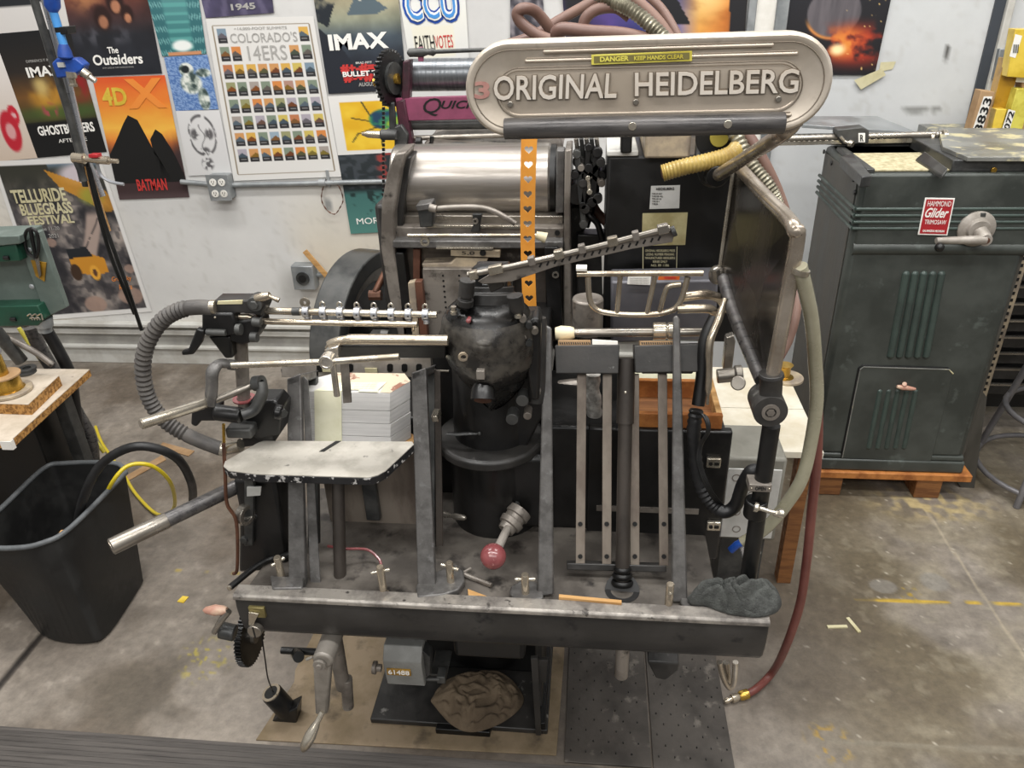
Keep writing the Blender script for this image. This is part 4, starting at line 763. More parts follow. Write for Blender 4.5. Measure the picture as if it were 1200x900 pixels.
# left pile ram + shelf
mb = MB(); a = Lp(396, 560, 1.14); b_ = Lp(399, 694, 1.14); mb.cyl(a, b_, .0125); part('pile_ram', mb, 'rammed')
zs = .88
sp = [Zp(262, 547, zs), Zp(264, 541, zs), Zp(303, 519, zs), Zp(309, 517, zs), Zp(483, 518, zs), Zp(485, 521, zs), Zp(452, 552, zs), Zp(443, 557, zs), Zp(432, 560, zs), Zp(300, 556, zs), Zp(268, 552, zs)]
mb = MB(); mb.prism([p-V(0, 0, .017) for p in sp], (0, 0, .0165)); s_ = part('delivery_shelf', mb, 'shelfedge', .002)
mb = MB(); mb.prism([p-V(0, 0, .0006) for p in sp], (0, 0, .0016)); part('shelf_top', mb, 'shelf', 0, s_)
mb = MB(); mb.prism([p+V(0, 0, .0011) for p in (Zp(374, 530, zs), Zp(380, 530, zs), Zp(400, 517.5, zs), Zp(394, 517.5, zs))], (0, 0, .0008)); part('shelf_slot', mb, 'hole', 0, s_)
# right pile
for px in ([(637, 384), (640, 381), (646, 384), (649, 697), (629, 700)], [(789, 372), (793, 369), (797, 374), (806, 706), (787, 706)]):
    part('pile_post', Lpr(px, 1.10, .01), 'postm', .003)
for x, m in ((680, 'stripm'), (711, 'stripm'), (744, 'stripm'), (778, 'stripm')):
    w = 5.5; dx = (x-730)*.035
    s_ = part('guide_strip', Lpr([(x-w+dx*-1, 438), (x+w+dx*-1, 438), (x+w, 663), (x-w, 663)], 1.15, .004), m, .001)
    mb = MB()
    for v in (614, 652): c = Lp(x, v, 1.148); mb.cyl(c, c-LB*.002, .0045, seg=12)
    part('screw', mb, 'ink', 0, s_)
mb = MB(); Lpr([(664, 660), (781, 663), (781, 671), (664, 668)], 1.148, .02, mb); part('strip_rail', mb, 'cast', .002)
mb = MB(); a = Lp(734, 420, 1.135); c = Lp(729, 686, 1.135); mb.cyl(a, a+(c-a)*.28, .0165); mb.cyl(a+(c-a)*.28, c, .0135); rm = part('feed_ram', mb, 'rammed')
mb = MB(); up = (a-c).normalized()
for k, r in ((.0, .021), (.014, .019), (.026, .017)): mb.tube2(c+up*k, c+up*(k+.011), [(0, r-.002), (.3, r), (.7, r), (1, r-.002)])
part('ram_collar', mb, 'black', 0, rm)
mb = MB(); mb.ring(Zp(729, 692, .6038), (0, 0, 1), .022, .033, .0006, 30); mb.cyl(Zp(729, 692, .6036), Zp(729, 692, .6042), .033); part('ram_hole', mb, 'hole', 0, rm)
mb = MB(); q = Lp(733, 460, 1.118); mb.ball(q, .003); part('ram_rivet', mb, 'steelb', 0, rm)
bl = part('pile_block', Lpr([(650, 405), (726, 404), (725, 438), (651, 438)], 1.115, .05), 'blockm', .002); bl['label'] = 'left block of the feed pile table'
bl2 = part('pile_block', Lpr([(743, 405), (823, 403), (821, 436), (744, 437)], 1.115, .05), 'blockm', .002)
mb = MB(); Lpr([(653, 424), (720, 424), (718, 438), (655, 438)], 1.13, .03, mb); Lpr([(748, 424), (815, 424), (812, 438), (752, 438)], 1.13, .03, mb); part('block_underside', mb, 'black', .002)
for i, (px, lb) in enumerate((([(654, 399), (692, 399), (692, 405), (654, 405)], 'corrugated card strip on the left block of the feed pile table'), ([(750, 400), (790, 400), (790, 405), (750, 405)], 'corrugated card strip on the right block of the feed pile table'))):
    mb = MB(); Lpr(px, 1.122, .035, mb); cs = tag(mk('card_strip', mb, 'kraft', None, .0005), lb, 'card strip', )
    mb = MB(); k = px[0][0]+1.5
    while k < px[1][0]-1: Lpr([(k, 401), (k+1.3, 401), (k+2, 403.6), (k+.7, 403.6)], 1.1212, .001, mb); k += 2.6
    mk('flute', mb, 'ink', cs)
mb = MB(); Lpr([(694, 398), (724, 400), (724, 404), (694, 404)], 1.122, .03, mb); tag(mk('paper_pad', mb, 'white', None, .0005), 'thin white pad beside the card strip on the feed pile table', 'pad')
# cross rod with knob
YR = 1.36
mb = MB(); mb.cyl(Yp(668, 390, YR), Yp(822, 389, YR), .0085); rd = part('cross_rod', mb, 'steel')
mb = MB(); mb.tube2(Yp(651, 391, YR-.01), Yp(673, 390, YR-.01), [(0, .012), (.3, .015), (.8, .013), (1, .01)]); part('tape_wrap', mb, 'yarn', 0, rd)
mb = MB(); a = Yp(765, 388, YR); c = Yp(791, 388, YR); mb.tube2(a, c, [(0, .017), (.58, .017), (.6, .014), (.66, .014), (.68, .017), (1, .017)]); part('rod_collar', mb, 'steelb', .001, rd)
# ---- pins and feet
def pin(u, v, vt, name='clamp_pin', handle=0, r=.0075):
    b0 = Zp(u, v, .604); t0 = V(b0.x, b0.y, Yp(u, vt, b0.y).z); mb = MB(); mb.tube2(b0, t0, [(0, r*1.5), (.06, r*1.5), (.07, r), (.97, r), (1, r*.85)], 16); p = part(name, mb, 'nickel')
    d = V(math.cos(handle), math.sin(handle)*.5, math.sin(handle)*.3)*.019; c = t0-V(0, 0, .012); mb = MB(); mb.tube2(c-d, c+d, [(0, .0035), (.1, .0045), (.3, .003), (.7, .003), (.9, .0045), (1, .0035)], 10); part('pin_bar', mb, 'steelb', 0, p)
    return p
pin(331, 681, 653, handle=-2.2); pin(450, 697, 664, handle=.4); pin(529, 688, 659, handle=-.4); pin(616, 700, 673, handle=.1); pin(783, 714, 684, handle=1.6); pin(821, 710, 690, handle=.6)
for pts in ([(597, 700), (599, 692), (612, 685), (628, 687), (636, 695), (637, 706), (620, 711), (604, 709)], [(797, 700), (806, 703), (824, 706), (840, 710), (840, 717), (826, 720), (803, 718), (797, 712)]):
    mb = MB(); mb.prism([Zp(u, v, .604) for u, v in pts], (0, 0, .012)); part('post_foot', mb, 'postm', .003)
    mb = MB(); u, v = pts[0]; c = Zp(u+12, v+6, .6163); mb.cyl(c, c+V(0, 0, .001), .003, seg=10)
# ---- centre column
CX = -.197
mb = MB(); mb.tube2((CX, 1.36, .60), (CX, 1.36, 1.06), [(0, .098), (.4, .094), (.42, .085), (.8, .078), (1, .06)], 40); part('centre_column', mb, 'castblk')
mb = MB(); mb.tube2((CX-.005, 1.345, .79), (CX-.005, 1.345, .815), [(0, .105), (.2, .112), (.8, .112), (1, .106)], 48); part('column_flange', mb, 'cast', .002)
mb = MB(); mb.box((CX+.02, 1.28, .62), (CX+.125, 1.40, .80)); part('gear_housing', mb, 'castblk', .012)
mb = MB(); a = Yp(540, 509, 1.275); mb.tube([Yp(524, 508, 1.29), Yp(536, 509, 1.283), Yp(566, 507, 1.285)], .006, 8, flat=.4); mb.ball(Yp(562, 508, 1.278), .004); part('column_handle', mb, 'iron')
mb = MB(); a = Yp(521, 603, 1.26); mb.tube2(a, Yp(546, 607, 1.24), [(0, .007), (.3, .004), (.5, .007), (.9, .006), (1, .003)], 14); part('small_lever', mb, 'steel')
a = Yp(610, 598, 1.275); e = Yp(592, 622, 1.235); mb = MB(); mb.tube2(a, e, [(0, .026), (.3, .026), (.31, .022), (.5, .022), (.51, .026), (.75, .024), (.76, .019), (1, .017)]); part('lever_socket', mb, 'greysteel', .001)
a = Yp(598, 612, 1.25); e = Yp(580, 650, 1.15); mb = MB(); mb.cyl(a, e, .008, .0095); part('lever_rod', mb, 'guidem')
mb = MB(); mb.ball(Yp(578, 652, 1.14), .0255, seg=32, rings=20); part('lever_ball', mb, 'ball', label='dull red ball knob')
for u, v in ((589, 590), (606, 590)):
    mb = MB(); a = Yp(u, v, 1.278); mb.cyl(a, a+V(0, -.006, 0), .006, seg=6); part('bolt', mb, 'iron')
# ---- bell head
hc = Yp(574, 418, 1.245)
def bellhead():
    seg, rings = 48, 36; vs = []
    # silhouette (v from top 0 to bottom 1) : half widths left/right, depth
    prof = [(0, .40, .40), (.03, .72, .72), (.08, .88, .88), (.17, 1.0, .99), (.28, 1.04, 1.03), (.4, 1.02, 1.04), (.5, .94, 1.0), (.62, .76, .9), (.74, .56, .74), (.85, .38, .54), (.95, .2, .3), (1, .04, .06)]
    H, Wd = .225, .083
    for i in range(rings+1):
        t = i/rings
        for k in range(len(prof)-1):
            if prof[k][0] <= t <= prof[k+1][0]: break
        s = (t-prof[k][0])/(prof[k+1][0]-prof[k][0]); s = s*s*(3-2*s)*.5+s*.5; wl = prof[k][1]*(1-s)+prof[k+1][1]*s; wr = prof[k][2]*(1-s)+prof[k+1][2]*s
        for j in range(seg):
            a = 2*PI*j/seg; cx_ = math.cos(a); sy_ = math.sin(a); w = wr if cx_ > 0 else wl
            x = cx_*w*Wd; y = sy_*((wl+wr)/2)*Wd*(.95 if sy_ < 0 else .8)
            # flattened cheeks and central prow on the front
            if sy_ < 0 and t > .35: y -= .014*math.exp(-(cx_/.35)**2)*sstep(np.array(t), .35, .6).item(); y += .012*sstep(np.array(t), .45, .9).item()
            if sy_ < 0: y -= .012*math.exp(-((x-.0)/.022)**2-((t-.24)/.07)**2)
            vs.append(hc+V(x, y, H*(.5-t)))
    fs = [[i*seg+k, i*seg+(k+1) % seg, (i+1)*seg+(k+1) % seg, (i+1)*seg+k] for i in range(rings) for k in range(seg)]
    fs += [list(range(seg)), [rings*seg+k for k in range(seg)]]
    mb = MB(); mb.add(vs, fs); return mb
bh = part('bell_housing', bellhead(), 'bell')
bh.data.materials.append(MATS['bellworn'])
_o = wloc(PR)
for p_ in bh.data.polygons:
    c_ = p_.center+_o-hc
    if (c_.z > .012+.02*math.sin(c_.x*70) and c_.z < .085) or (abs(c_.x-.022) < .026 and -.012+.3*abs(c_.x-.022) < c_.z < .06): p_.material_index = 1
a = Yp(567, 401, 1.172); mb = MB(); mb.ball(a, .019, 1.05, .9, .62); mb.ball(a+V(0, -.004, -.007), .013, 1, 1, .5); part('nose_boss', mb, 'bellworn', 0, bh)
a = Yp(566, 452, 1.175); mb = MB(); mb.tube2(a+V(0, .025, .03), a+V(0, -.01, -.022), [(0, .012), (.55, .016), (.7, .021), (1, .022)]); part('snout', mb, 'castblk', 0, bh)
mb = MB(); mb.cyl(a+V(0, -.0105, -.0225), a+V(0, -.012, -.024), .0155); part('snout_opening', mb, 'rust', 0, bh)
mb = MB(); a = Yp(563, 440, 1.153); mb.box((a.x-.007, a.y-.001, a.z-.008), (a.x+.007, a.y+.02, a.z+.009)); part('snout_key', mb, 'greysteel', .001, bh)
mb = MB(); a = Yp(543, 418, 1.168); mb.ring(a, (0.2, -1, -.2), .005, .009, .004, 20); part('oil_hole', mb, 'claybeige', 0, bh)
mb = MB(); a = Yp(549, 376, 1.175); mb.tube2(a+V(0, .01, 0), a, [(0, .004), (1, .004)], 12); mb.ball(a, .0045); part('small_screw', mb, 'ball', 0, bh)
mb = MB(); mb.tube2(hc+V(0, .02, .095), hc+V(0, .03, .125), [(0, .055), (.6, .055), (.7, .045), (1, .045)], 36); part('head_collar', mb, 'cast', .001, bh)
mb = MB(); a = hc+V(.002, .04, .10); mb.box((a.x-.03, a.y-.02, a.z), (a.x+.032, a.y+.05, a.z+.052)); part('head_neck', mb, 'castblk', .004)
mb = MB(); mb.ball(a+V(.0, .0, .052), .03, 1.1, .8, .45); mb.box((a.x-.012, a.y-.03, a.z+.004), (a.x+.014, a.y-.018, a.z+.036)); part('neck_cap', mb, 'castblk', .002)
mb = MB(); mb.tube2(Yp(545, 358, 1.2), Yp(548, 328, 1.2), [(0, .014), (.25, .014), (.27, .010), (.35, .010), (.37, .0135), (1, .0135)]); part('pivot_cylinder', mb, 'cast', .001)
mb = MB(); mb.tube2(Yp(607, 366, 1.2), Yp(603, 346, 1.2), [(0, .009), (.3, .014), (1, .014)]); part('pivot_cylinder', mb, 'cast', .001)
mb = MB(); mb.prism([Yp(531, 360, 1.2), Yp(540, 348, 1.2), Yp(553, 352, 1.2), Yp(548, 368, 1.2)], (0, .03, 0)); mb.prism([Yp(596, 362, 1.2), Yp(612, 358, 1.2), Yp(613, 374, 1.2), Yp(600, 374, 1.2)], (0, .03, 0)); part('pivot_bracket', mb, 'castblk', .004)
for u, v in ((532, 368), (607, 372)):
    mb = MB(); a = Yp(u, v, 1.195); mb.tube2(a, a+V(0, 0, .014), [(0, .006), (.4, .006), (.45, .004), (1, .005)], 12); part('grease_nipple', mb, 'steelb')
mb = MB(); mb.prism([Yp(615, 380, 1.22), Yp(628, 372, 1.22), Yp(634, 378, 1.22), Yp(632, 470, 1.22), Yp(622, 470, 1.22), Yp(612, 400, 1.22)], (0, .05, 0)); mb.prism([Yp(600, 372, 1.3), Yp(632, 372, 1.3), Yp(640, 480, 1.3), Yp(600, 560, 1.3), Yp(590, 480, 1.3)], (0, .06, 0)); part('side_casting', mb, 'castblk', .006)
for k in range(5):
    mb = MB(); a = Yp(612+(k % 3)*7, 372+k*7, 1.21); mb.tube2(a, a+V(.002, -.01, 0), [(0, .007-.001*(k % 2)), (1, .006)], 12); part('linkage_bolt', mb, ('greysteel', 'iron', 'steel')[k % 3])
mb = MB(); mb.tube2(Yp(632, 372, 1.27), Yp(629, 470, 1.25), [(0, .012), (.05, .014), (1, .016)], flat if False else 16); part('guard_post', mb, 'cast')
for u, v, r in ((612, 470, .012), (628, 460, .009), (600, 492, .012), (618, 488, .008)):
    mb = MB(); a = Yp(u, v, 1.23); mb.cyl(a, a+V(0, .03, 0), r, seg=14); part('shaft_stub', mb, 'greysteel' if r < .01 else 'iron', .001)
# ---- gauge comb arm
YM = 1.12
mb = MB(); mb.prism([Yp(560, 330, YM), Yp(580, 318, YM), Yp(700, 290, YM), Yp(788, 266, YM), Yp(791, 271, YM), Yp(788, 284, YM), Yp(740, 292, YM), Yp(650, 313, YM), Yp(600, 330, YM), Yp(566, 333, YM)], (0, .004, 0)); ga = part('gauge_arm', mb, 'greysteel', .001)
mb = MB(); mb.tube([Yp(548, 322, YM-.005), Yp(600, 312, YM-.005), Yp(700, 289, YM-.005), Yp(785, 267, YM-.005)], .0045, 10); part('gauge_rod', mb, 'steel', 0, ga)
mb = MB()
for k in range(17):
    u = 632+k*8.7; v = 316-(u-620)*.225; a = Yp(u, v, YM-.0006); c = Yp(u+2.6, v-5, YM-.0006); mb.obox((a+c)/2, c-a, .0035, (0, 1, 0), .0005, (c-a).cross(V(0, 1, 0)), .0013)
part('gauge_slot', mb, 'ink', 0, ga)
for u, w, m in ((555, 9, 'steelb'), (581, 16, 'steelb'), (623, 8, 'greysteel'), (655, 11, 'steelb'), (682, 8, 'greysteel'), (718, 12, 'steelb'), (745, 8, 'greysteel'), (777, 13, 'steel')):
    v = 322-(u-555)*.242; a = Yp(u-w/2, v+w*.11, YM-.008); c = Yp(u+w/2, v-w*.13, YM-.008); mb = MB(); mb.obox((a+c)/2, c-a, (c-a).length/2, (0, 1, 0), .006, (c-a).cross(V(0, 1, 0)), .0068); cl = part('gauge_clip', mb, m, .0015, ga)
mb = MB(); a = Yp(787, 272, YM-.004); mb.cyl(a, Yp(792, 270, YM-.004), .008, seg=14); part('gauge_end', mb, 'iron', .001, ga)
mb = MB(); mb.prism([Yp(570, 332, YM+.01), Yp(585, 316, YM+.01), Yp(592, 336, YM+.02), Yp(575, 344, YM+.02)], (0, .04, 0)); part('gauge_mount', mb, 'cast', .003)
# ---- chrome arm and gripper fingers
YA = 1.17
mb = MB(); mb.tube([Yp(383, 408, YA), Yp(390, 402, YA), Yp(410, 398, YA), Yp(450, 398, YA), Yp(525, 399, YA)], [.004, .008, .0095, .0095], 14, smooth=6); mb.tube([Yp(383, 410, YA+.01), Yp(384, 416, YA+.01)], .004); part('chrome_arm', mb, 'nickel')
mb = MB(); mb.prism([Yp(392, 406, YA), Yp(522, 406, YA), Yp(522, 420, YA+.02), Yp(398, 420, YA+.02)], (0, .03, 0)); part('arm_channel', mb, 'black', .002)
mb = MB(); mb.prism([Yp(381, 410, YA-.02), Yp(396, 406, YA-.02), Yp(396, 419, YA-.02), Yp(382, 419, YA-.02)], (0, .03, 0)); part('arm_clamp', mb, 'chrome', .002)
mb = MB(); mb.cyl(Yp(390, 425, YA-.03), Yp(395, 464, YA-.03), .0055); part('gripper_pin', mb, 'chrome', .001)
mb = MB(); mb.prism([Yp(398, 422, YA-.02), Yp(408, 422, YA-.02), Yp(412, 472, YA-.03), Yp(402, 473, YA-.03)], (0, .004, 0)); part('gripper_finger', mb, 'greysteel', .001)
mb = MB(); mb.tube([Yp(272, 428, YA-.05), Yp(380, 424, YA-.05), Yp(468, 418, YA-.05)], .0058, 12); part('thin_rod', mb, 'steelb')
mb = MB(); a = Yp(382, 425, YA-.062); mb.cyl(a+V(0, .02, 0), a, .0125); mb.ring(a, (0, 1, 0), .008, .0125, .004, 20); part('rod_knob', mb, 'chrome', .001)
# ---- nozzle rod and clamps
YN = 1.2
mb = MB(); mb.cyl(Yp(300, 364, YN), Yp(351, 365, YN), .0065); mb.cyl(Yp(345, 365, YN), Yp(512, 369, YN), .0062); nr = part('nozzle_rod', mb, 'steelb')
mb = MB(); mb.cyl(Yp(343, 365, YN), Yp(352, 365, YN), .0072); part('rod_sleeve', mb, 'iron', 0, nr)
for k in range(8):
    u = 359+k*20; v = 365+k*.5; c = Yp(u, v, YN); mb = MB(); mb.ring(c, (1, 0, 0), .006, .0105, .011, 20); mb.cyl(c+V(0, 0, -.009), c+V(0, 0, -.017), .0055, seg=12); cl = part('nozzle_clamp', mb, 'pvc', .001)
    mb = MB()
    if k == 0: mb.ring(c+V(0, 0, .017), (0, 1, 0), .003, .009, .003, 16); mb.cyl(c+V(0, 0, .008), c+V(0, 0, .012), .003, seg=10)
    else: mb.tube([c+V(-.003, 0, .009), c+V(-.004, 0, .015), c+V(0, 0, .019), c+V(.004, 0, .015), c+V(.003, 0, .009)], .0016, 8, smooth=3)
    part('wing_screw', mb, 'steelb', 0, cl)
    mb = MB(); mb.cyl(c+V(.001, -.0104, 0), c+V(.001, -.011, 0), .0016, seg=10); part('clamp_screw', mb, 'ink', 0, cl)
mb = MB(); mb.tube([Yp(275, 371, YN-.02), Yp(290, 371, YN-.02), Yp(305, 376, YN-.01), Yp(320, 377, YN-.01), Yp(489, 380, YN-.01)], .0056, 12); mb.cyl(Yp(484, 382, YN-.01), Yp(484, 388, YN-.01), .0025, seg=8); part('lower_rod', mb, 'nickel')
# ---- left feeder column
mb = MB(); mb.tube2(Yp(281, 385, 1.2), Yp(288, 505, 1.2), [(0, .0125), (.1, .0125), (.55, .012), (.75, .0115), (1, .0115)]); part('feeder_column', mb, 'greysteel')
mb = MB(); mb.ring(Yp(286, 467, 1.2), (0, 0, 1), .013, .021, .003, 24); part('red_washer', mb, 'ball')
y1 = 1.17
mb = MB(); mb.prism([Yp(247, 356, y1), Yp(252, 352, y1), Yp(288, 352, y1), Yp(294, 350, y1), Yp(308, 353, y1), Yp(311, 360, y1), Yp(306, 371, y1), Yp(296, 368, y1), Yp(250, 367, y1)], (0, .035, 0)); hd = part('feeder_head', mb, 'cast', .003)
mb = MB(); mb.prism([Yp(255, 353, y1-.001), Yp(284, 352, y1-.001), Yp(284, 356.5, y1-.001), Yp(254, 357, y1-.001)], (0, .003, .0)); part('head_label', mb, 'tape', .0005, hd)
mb = MB(); mb.prism([Yp(236, 367, y1-.01), Yp(272, 367, y1-.01), Yp(276, 378, y1-.01), Yp(276, 392, y1-.01), Yp(268, 394, y1-.01), Yp(240, 394, y1-.01), Yp(236, 385, y1-.01)], (0, .03, 0)); mb.prism([Yp(270, 378, y1), Yp(305, 372, y1), Yp(307, 385, y1), Yp(298, 400, y1), Yp(284, 405, y1), Yp(268, 400, y1)], (0, .04, 0)); mb.prism([Yp(243, 394, y1), Yp(270, 394, y1), Yp(273, 420, y1), Yp(264, 421, y1)], (0, .03, 0)); part('feeder_bracket', mb, 'castblk', .004)
for c0, c1, r in (((242, 389), (265, 390), .006), ((277, 386), (283, 386), .010), ((294, 395), (302, 395), .009), ((296, 377), (306, 378), .008)):
    mb = MB(); mb.cyl(Yp(*c0, y1-.012), Yp(*c1, y1-.012), r, seg=16); part('hinge_pin', mb, 'iron', .001)
mb = MB(); a = Yp(252, 372, y1-.011); mb.ball(a, .0022); a = Yp(252, 388, y1-.011); mb.ball(a, .0022); part('screw', mb, 'steelb')
mb = MB(); mb.prism([Yp(230, 385, y1-.02), Yp(239, 388, y1-.02), Yp(236, 402, y1-.02), Yp(226, 416, y1-.02), Yp(213, 417, y1-.02), Yp(212, 412, y1-.02), Yp(220, 410, y1-.02)], (0, .012, 0)); part('paddle_lever', mb, 'castblk', .003)
mb = MB(); a = Yp(298, 357, y1-.006); mb.cyl(a+V(0, .02, 0), a, .013); mb.cyl(a, a+V(0, -.005, 0), .008, seg=6); part('head_nut', mb, 'iron', .001)
mb = MB(); mb.tube2(Yp(300, 350, y1), Yp(316, 346, y1), [(0, .007), (.6, .008), (1, .006)]); mb.tube2(Yp(315, 347, y1), Yp(327, 352, y1), [(0, .003), (1, .0045)]); part('tee_knob', mb, 'nickel')
mb = MB(); hp = [Yp(u, v, 1.17) for u, v in ((250, 361), (232, 360), (212, 363), (192, 374), (176, 395), (168, 420), (169, 448), (177, 472), (192, 492), (212, 506), (235, 517), (262, 527))]
def corr(i): return 1+(.12*math.cos(i*PI/1.5) if 10 < i < 88 else 0)
pts = catmull(hp, 9); mb.tube(pts, .0135, 14, rf=lambda i: 1.12 if (14 < i < 84 and i % 2 == 0) else (.93 if 14 < i < 84 else 1.0)); h = part('corrugated_hose', mb, 'blackhose')
mb = MB(); a = Yp(257, 524, 1.165); b2 = Yp(270, 528, 1.165); mb.ring((a+b2)/2, b2-a, .0135, .0155, .01, 20); mb.cyl(Yp(262, 526, 1.165), Yp(282, 522, 1.165), .013); part('hose_clamp', mb, 'steelb', 0, h)
mb = MB(); mb.cyl(Yp(248, 360, 1.17), Yp(254, 360, 1.17), .013); part('hose_end', mb, 'steelb', 0, h)
# handle arm
y2 = 1.12
mb = MB(); mb.tube([Yp(275, 428, y2+.03), Yp(258, 426, y2+.02), Yp(249, 436, y2), Yp(248, 455, y2), Yp(246, 474, y2)], [.008, .011, .012, .012, .01], 14, smooth=5, flat=.7); mb.cyl(Yp(268, 427, y2+.03), Yp(276, 428, y2+.03), .0095); part('link_arm', mb, 'postm')
mb = MB(); mb.tube([Yp(306, 448, y2+.05), Yp(307, 462, y2+.04), Yp(298, 480, y2+.03), Yp(284, 486, y2+.02)], .0105, 14, smooth=5); mb.ring(Yp(303, 449, y2+.05), (1, -.2, .2), .006, .014, .016, 20); part('link_hook', mb, 'iron')
a = Yp(165, 497, 1.02); b2 = Yp(248, 470, 1.13); mb = MB(); mb.tube2(a, b2, [(0, .008), (.01, .0095), (.98, .0095), (1, .008)]); hb = part('handle_bar', mb, 'steelb')
mb = MB(); mb.tube2(Yp(252, 469, 1.13), Yp(302, 449, 1.18), [(0, .007), (1, .007)]); part('handle_shaft', mb, 'steel', 0, hb)
mb = MB(); d = (a-b2).normalized(); mb.cyl(a+d*.0005, a-d*.002, .0075); part('handle_end', mb, 'chrome', 0, hb)
mb = MB(); y3 = 1.15; mb.prism([Yp(224, 482, y3), Yp(232, 476, y3), Yp(246, 474, y3), Yp(256, 478, y3), Yp(254, 494, y3), Yp(234, 494, y3), Yp(230, 501, y3), Yp(223, 498, y3)], (0, .03, 0)); mb.tube2(Yp(252, 483, y3), Yp(284, 487, y3), [(0, .015), (1, .015)]); mb.prism([Yp(292, 470, y3+.03), Yp(322, 470, y3+.03), Yp(331, 480, y3+.03), Yp(328, 510, y3+.03), Yp(300, 516, y3+.03), Yp(286, 500, y3+.03)], (0, .05, 0)); mb.cyl(Yp(322, 482, y3+.02), Yp(332, 484, y3+.02), .014); part('lower_casting', mb, 'castblk', .004)
mb = MB(); a = Yp(330, 483, y3+.02); mb.cyl(a, a+V(.006, -.006, 0), .009, seg=6); part('casting_nut', mb, 'iron')
mb = MB(); mb.box((Yp(262, 500, y3).x, y3, Yp(262, 514, y3).z), (Yp(292, 500, y3).x, y3+.05, Yp(262, 503, y3).z)); part('column_foot', mb, 'iron', .004)
mb = MB(); mb.tube2(Yp(262, 497, y3), Yp(263, 540, y3), [(0, .003), (1, .003)], 8); part('brass_pin', mb, 'brass')
mb = MB(); y4 = 1.19; mb.prism([Yp(284, 512, y4), Yp(294, 502, y4), Yp(312, 500, y4), Yp(318, 506, y4), Yp(322, 520, y4), Yp(280, 526, y4)], (0, .06, 0)); part('column_block', mb, 'cast', .005)
# left tower under the shelf
y5 = 1.16
mb = MB(); mb.prism([Yp(272, 562, y5), Yp(322, 562, y5), Yp(336, 640, y5), Yp(338, 668, y5), Yp(279, 672, y5), Yp(280, 600, y5)], (0, .09, 0)); part('left_tower', mb, 'castblk', .008)
mb = MB(); mb.prism([Yp(286, 562, y5-.012), Yp(297, 562, y5-.012), Yp(297, 576, y5-.012), Yp(296, 640, y5-.012), Yp(286, 640, y5-.012)], (0, .012, 0)); part('tower_strap', mb, 'iron', .002)
mb = MB(); mb.ring(Yp(287, 603, y5-.018), (1, -.35, 0), .012, .021, .016, 28); part('tower_ring', mb, 'steel', .001)
mb = MB(); mb.cyl(Yp(287, 603, y5-.0), Yp(301, 603, y5+.01), .013); part('tower_shaft', mb, 'black')
mb = MB(); mb.prism([Yp(289, 571, y5-.016), Yp(306, 571, y5-.016), Yp(305, 581, y5-.016), Yp(289, 582, y5-.016)], (0, .004, 0)); part('tower_plate', mb, 'labelw', .0008)
for u, v in ((292, 565), (285, 634)):
    mb = MB(); a = Yp(u, v, y5-.016); mb.cyl(a+V(0, .008, 0), a, .0075); part('tower_bolt', mb, 'iron', .001)
mb = MB(); mb.tube([Yp(262, 520, 1.12), Yp(264, 556, 1.12), Yp(266, 590, 1.12), Yp(277, 612, 1.12), Yp(278, 665, 1.12), V(Yp(278, 690, 1.12).x, 1.12, .604)], .0035, 8, smooth=6); part('copper_tube', mb, 'rust')
mb = MB(); mb.tube([Zp(270, 688, .61), Zp(300, 664, .612), Zp(320, 654, .612), Zp(345, 648, .63), Yp(355, 640, 1.22)], .0065, 10, smooth=6); cb = part('black_cable', mb, 'black')
mb = MB(); mb.cyl(Zp(270, 688, .61), Zp(268, 690, .61), .005); part('cable_tip', mb, 'steelb', 0, cb)
mb = MB(); mb.tube([Zp(384, 640, .64), Zp(405, 643, .64), Zp(430, 644, .63), Zp(444, 655, .62), Zp(447, 664, .615)], .0028, 8, smooth=6); part('red_wire', mb, 'ball')
mb = MB(); a = Yp(130, 641, 1.00); b2 = Yp(278, 570, 1.18); mb.tube2(a, b2, [(0, .013), (.01, .0145), (1, .0145)]); lv = part('long_lever', mb, 'tubegrey')
mb = MB(); d = (b2-a); mb.tube2(a-d*.002, a+d*.42, [(0, .0135), (.02, .0158), (.98, .0158), (1, .015)]); part('lever_sleeve', mb, 'steel', 0, lv)
mb = MB(); mb.cyl(a-d.normalized()*.0012, a, .012); part('lever_cap', mb, 'chrome', 0, lv)
# ---- flywheel and left frame behind
fc = V(Yp(435, 400, 1.98).x, 1.98, .74); mb = MB(); mb.ring(fc, (1, -.25, 0), .20, .245, .09, 72); fl = part('flywheel', mb, 'iron', .004)
mb = MB(); mb.ring(fc+V(.0, 0, 0), (1, -.25, 0), .16, .205, .05, 72); part('flywheel_rim', mb, 'greysteel', .003, fl)
mb = MB(); mb.ring(fc+V(.0, 0, 0), (1, -.25, 0), .02, .165, .02, 48); part('flywheel_web', mb, 'castblk', 0, fl)
mb = MB(); mb.tube([Yp(458, 305, 1.9), Yp(440, 342, 1.85)], .009, 10); mb.cyl(Yp(433, 346, 1.85), Yp(447, 346, 1.85), .014, seg=8); part('brake_rod', mb, 'rust')
mb = MB(); mb.box(Yp(430, 400, 1.8), Yp(448, 386, 1.86)); mb.cyl(Yp(446, 392, 1.8), Yp(456, 393, 1.8), .014); part('brake_block', mb, 'postm', .002)
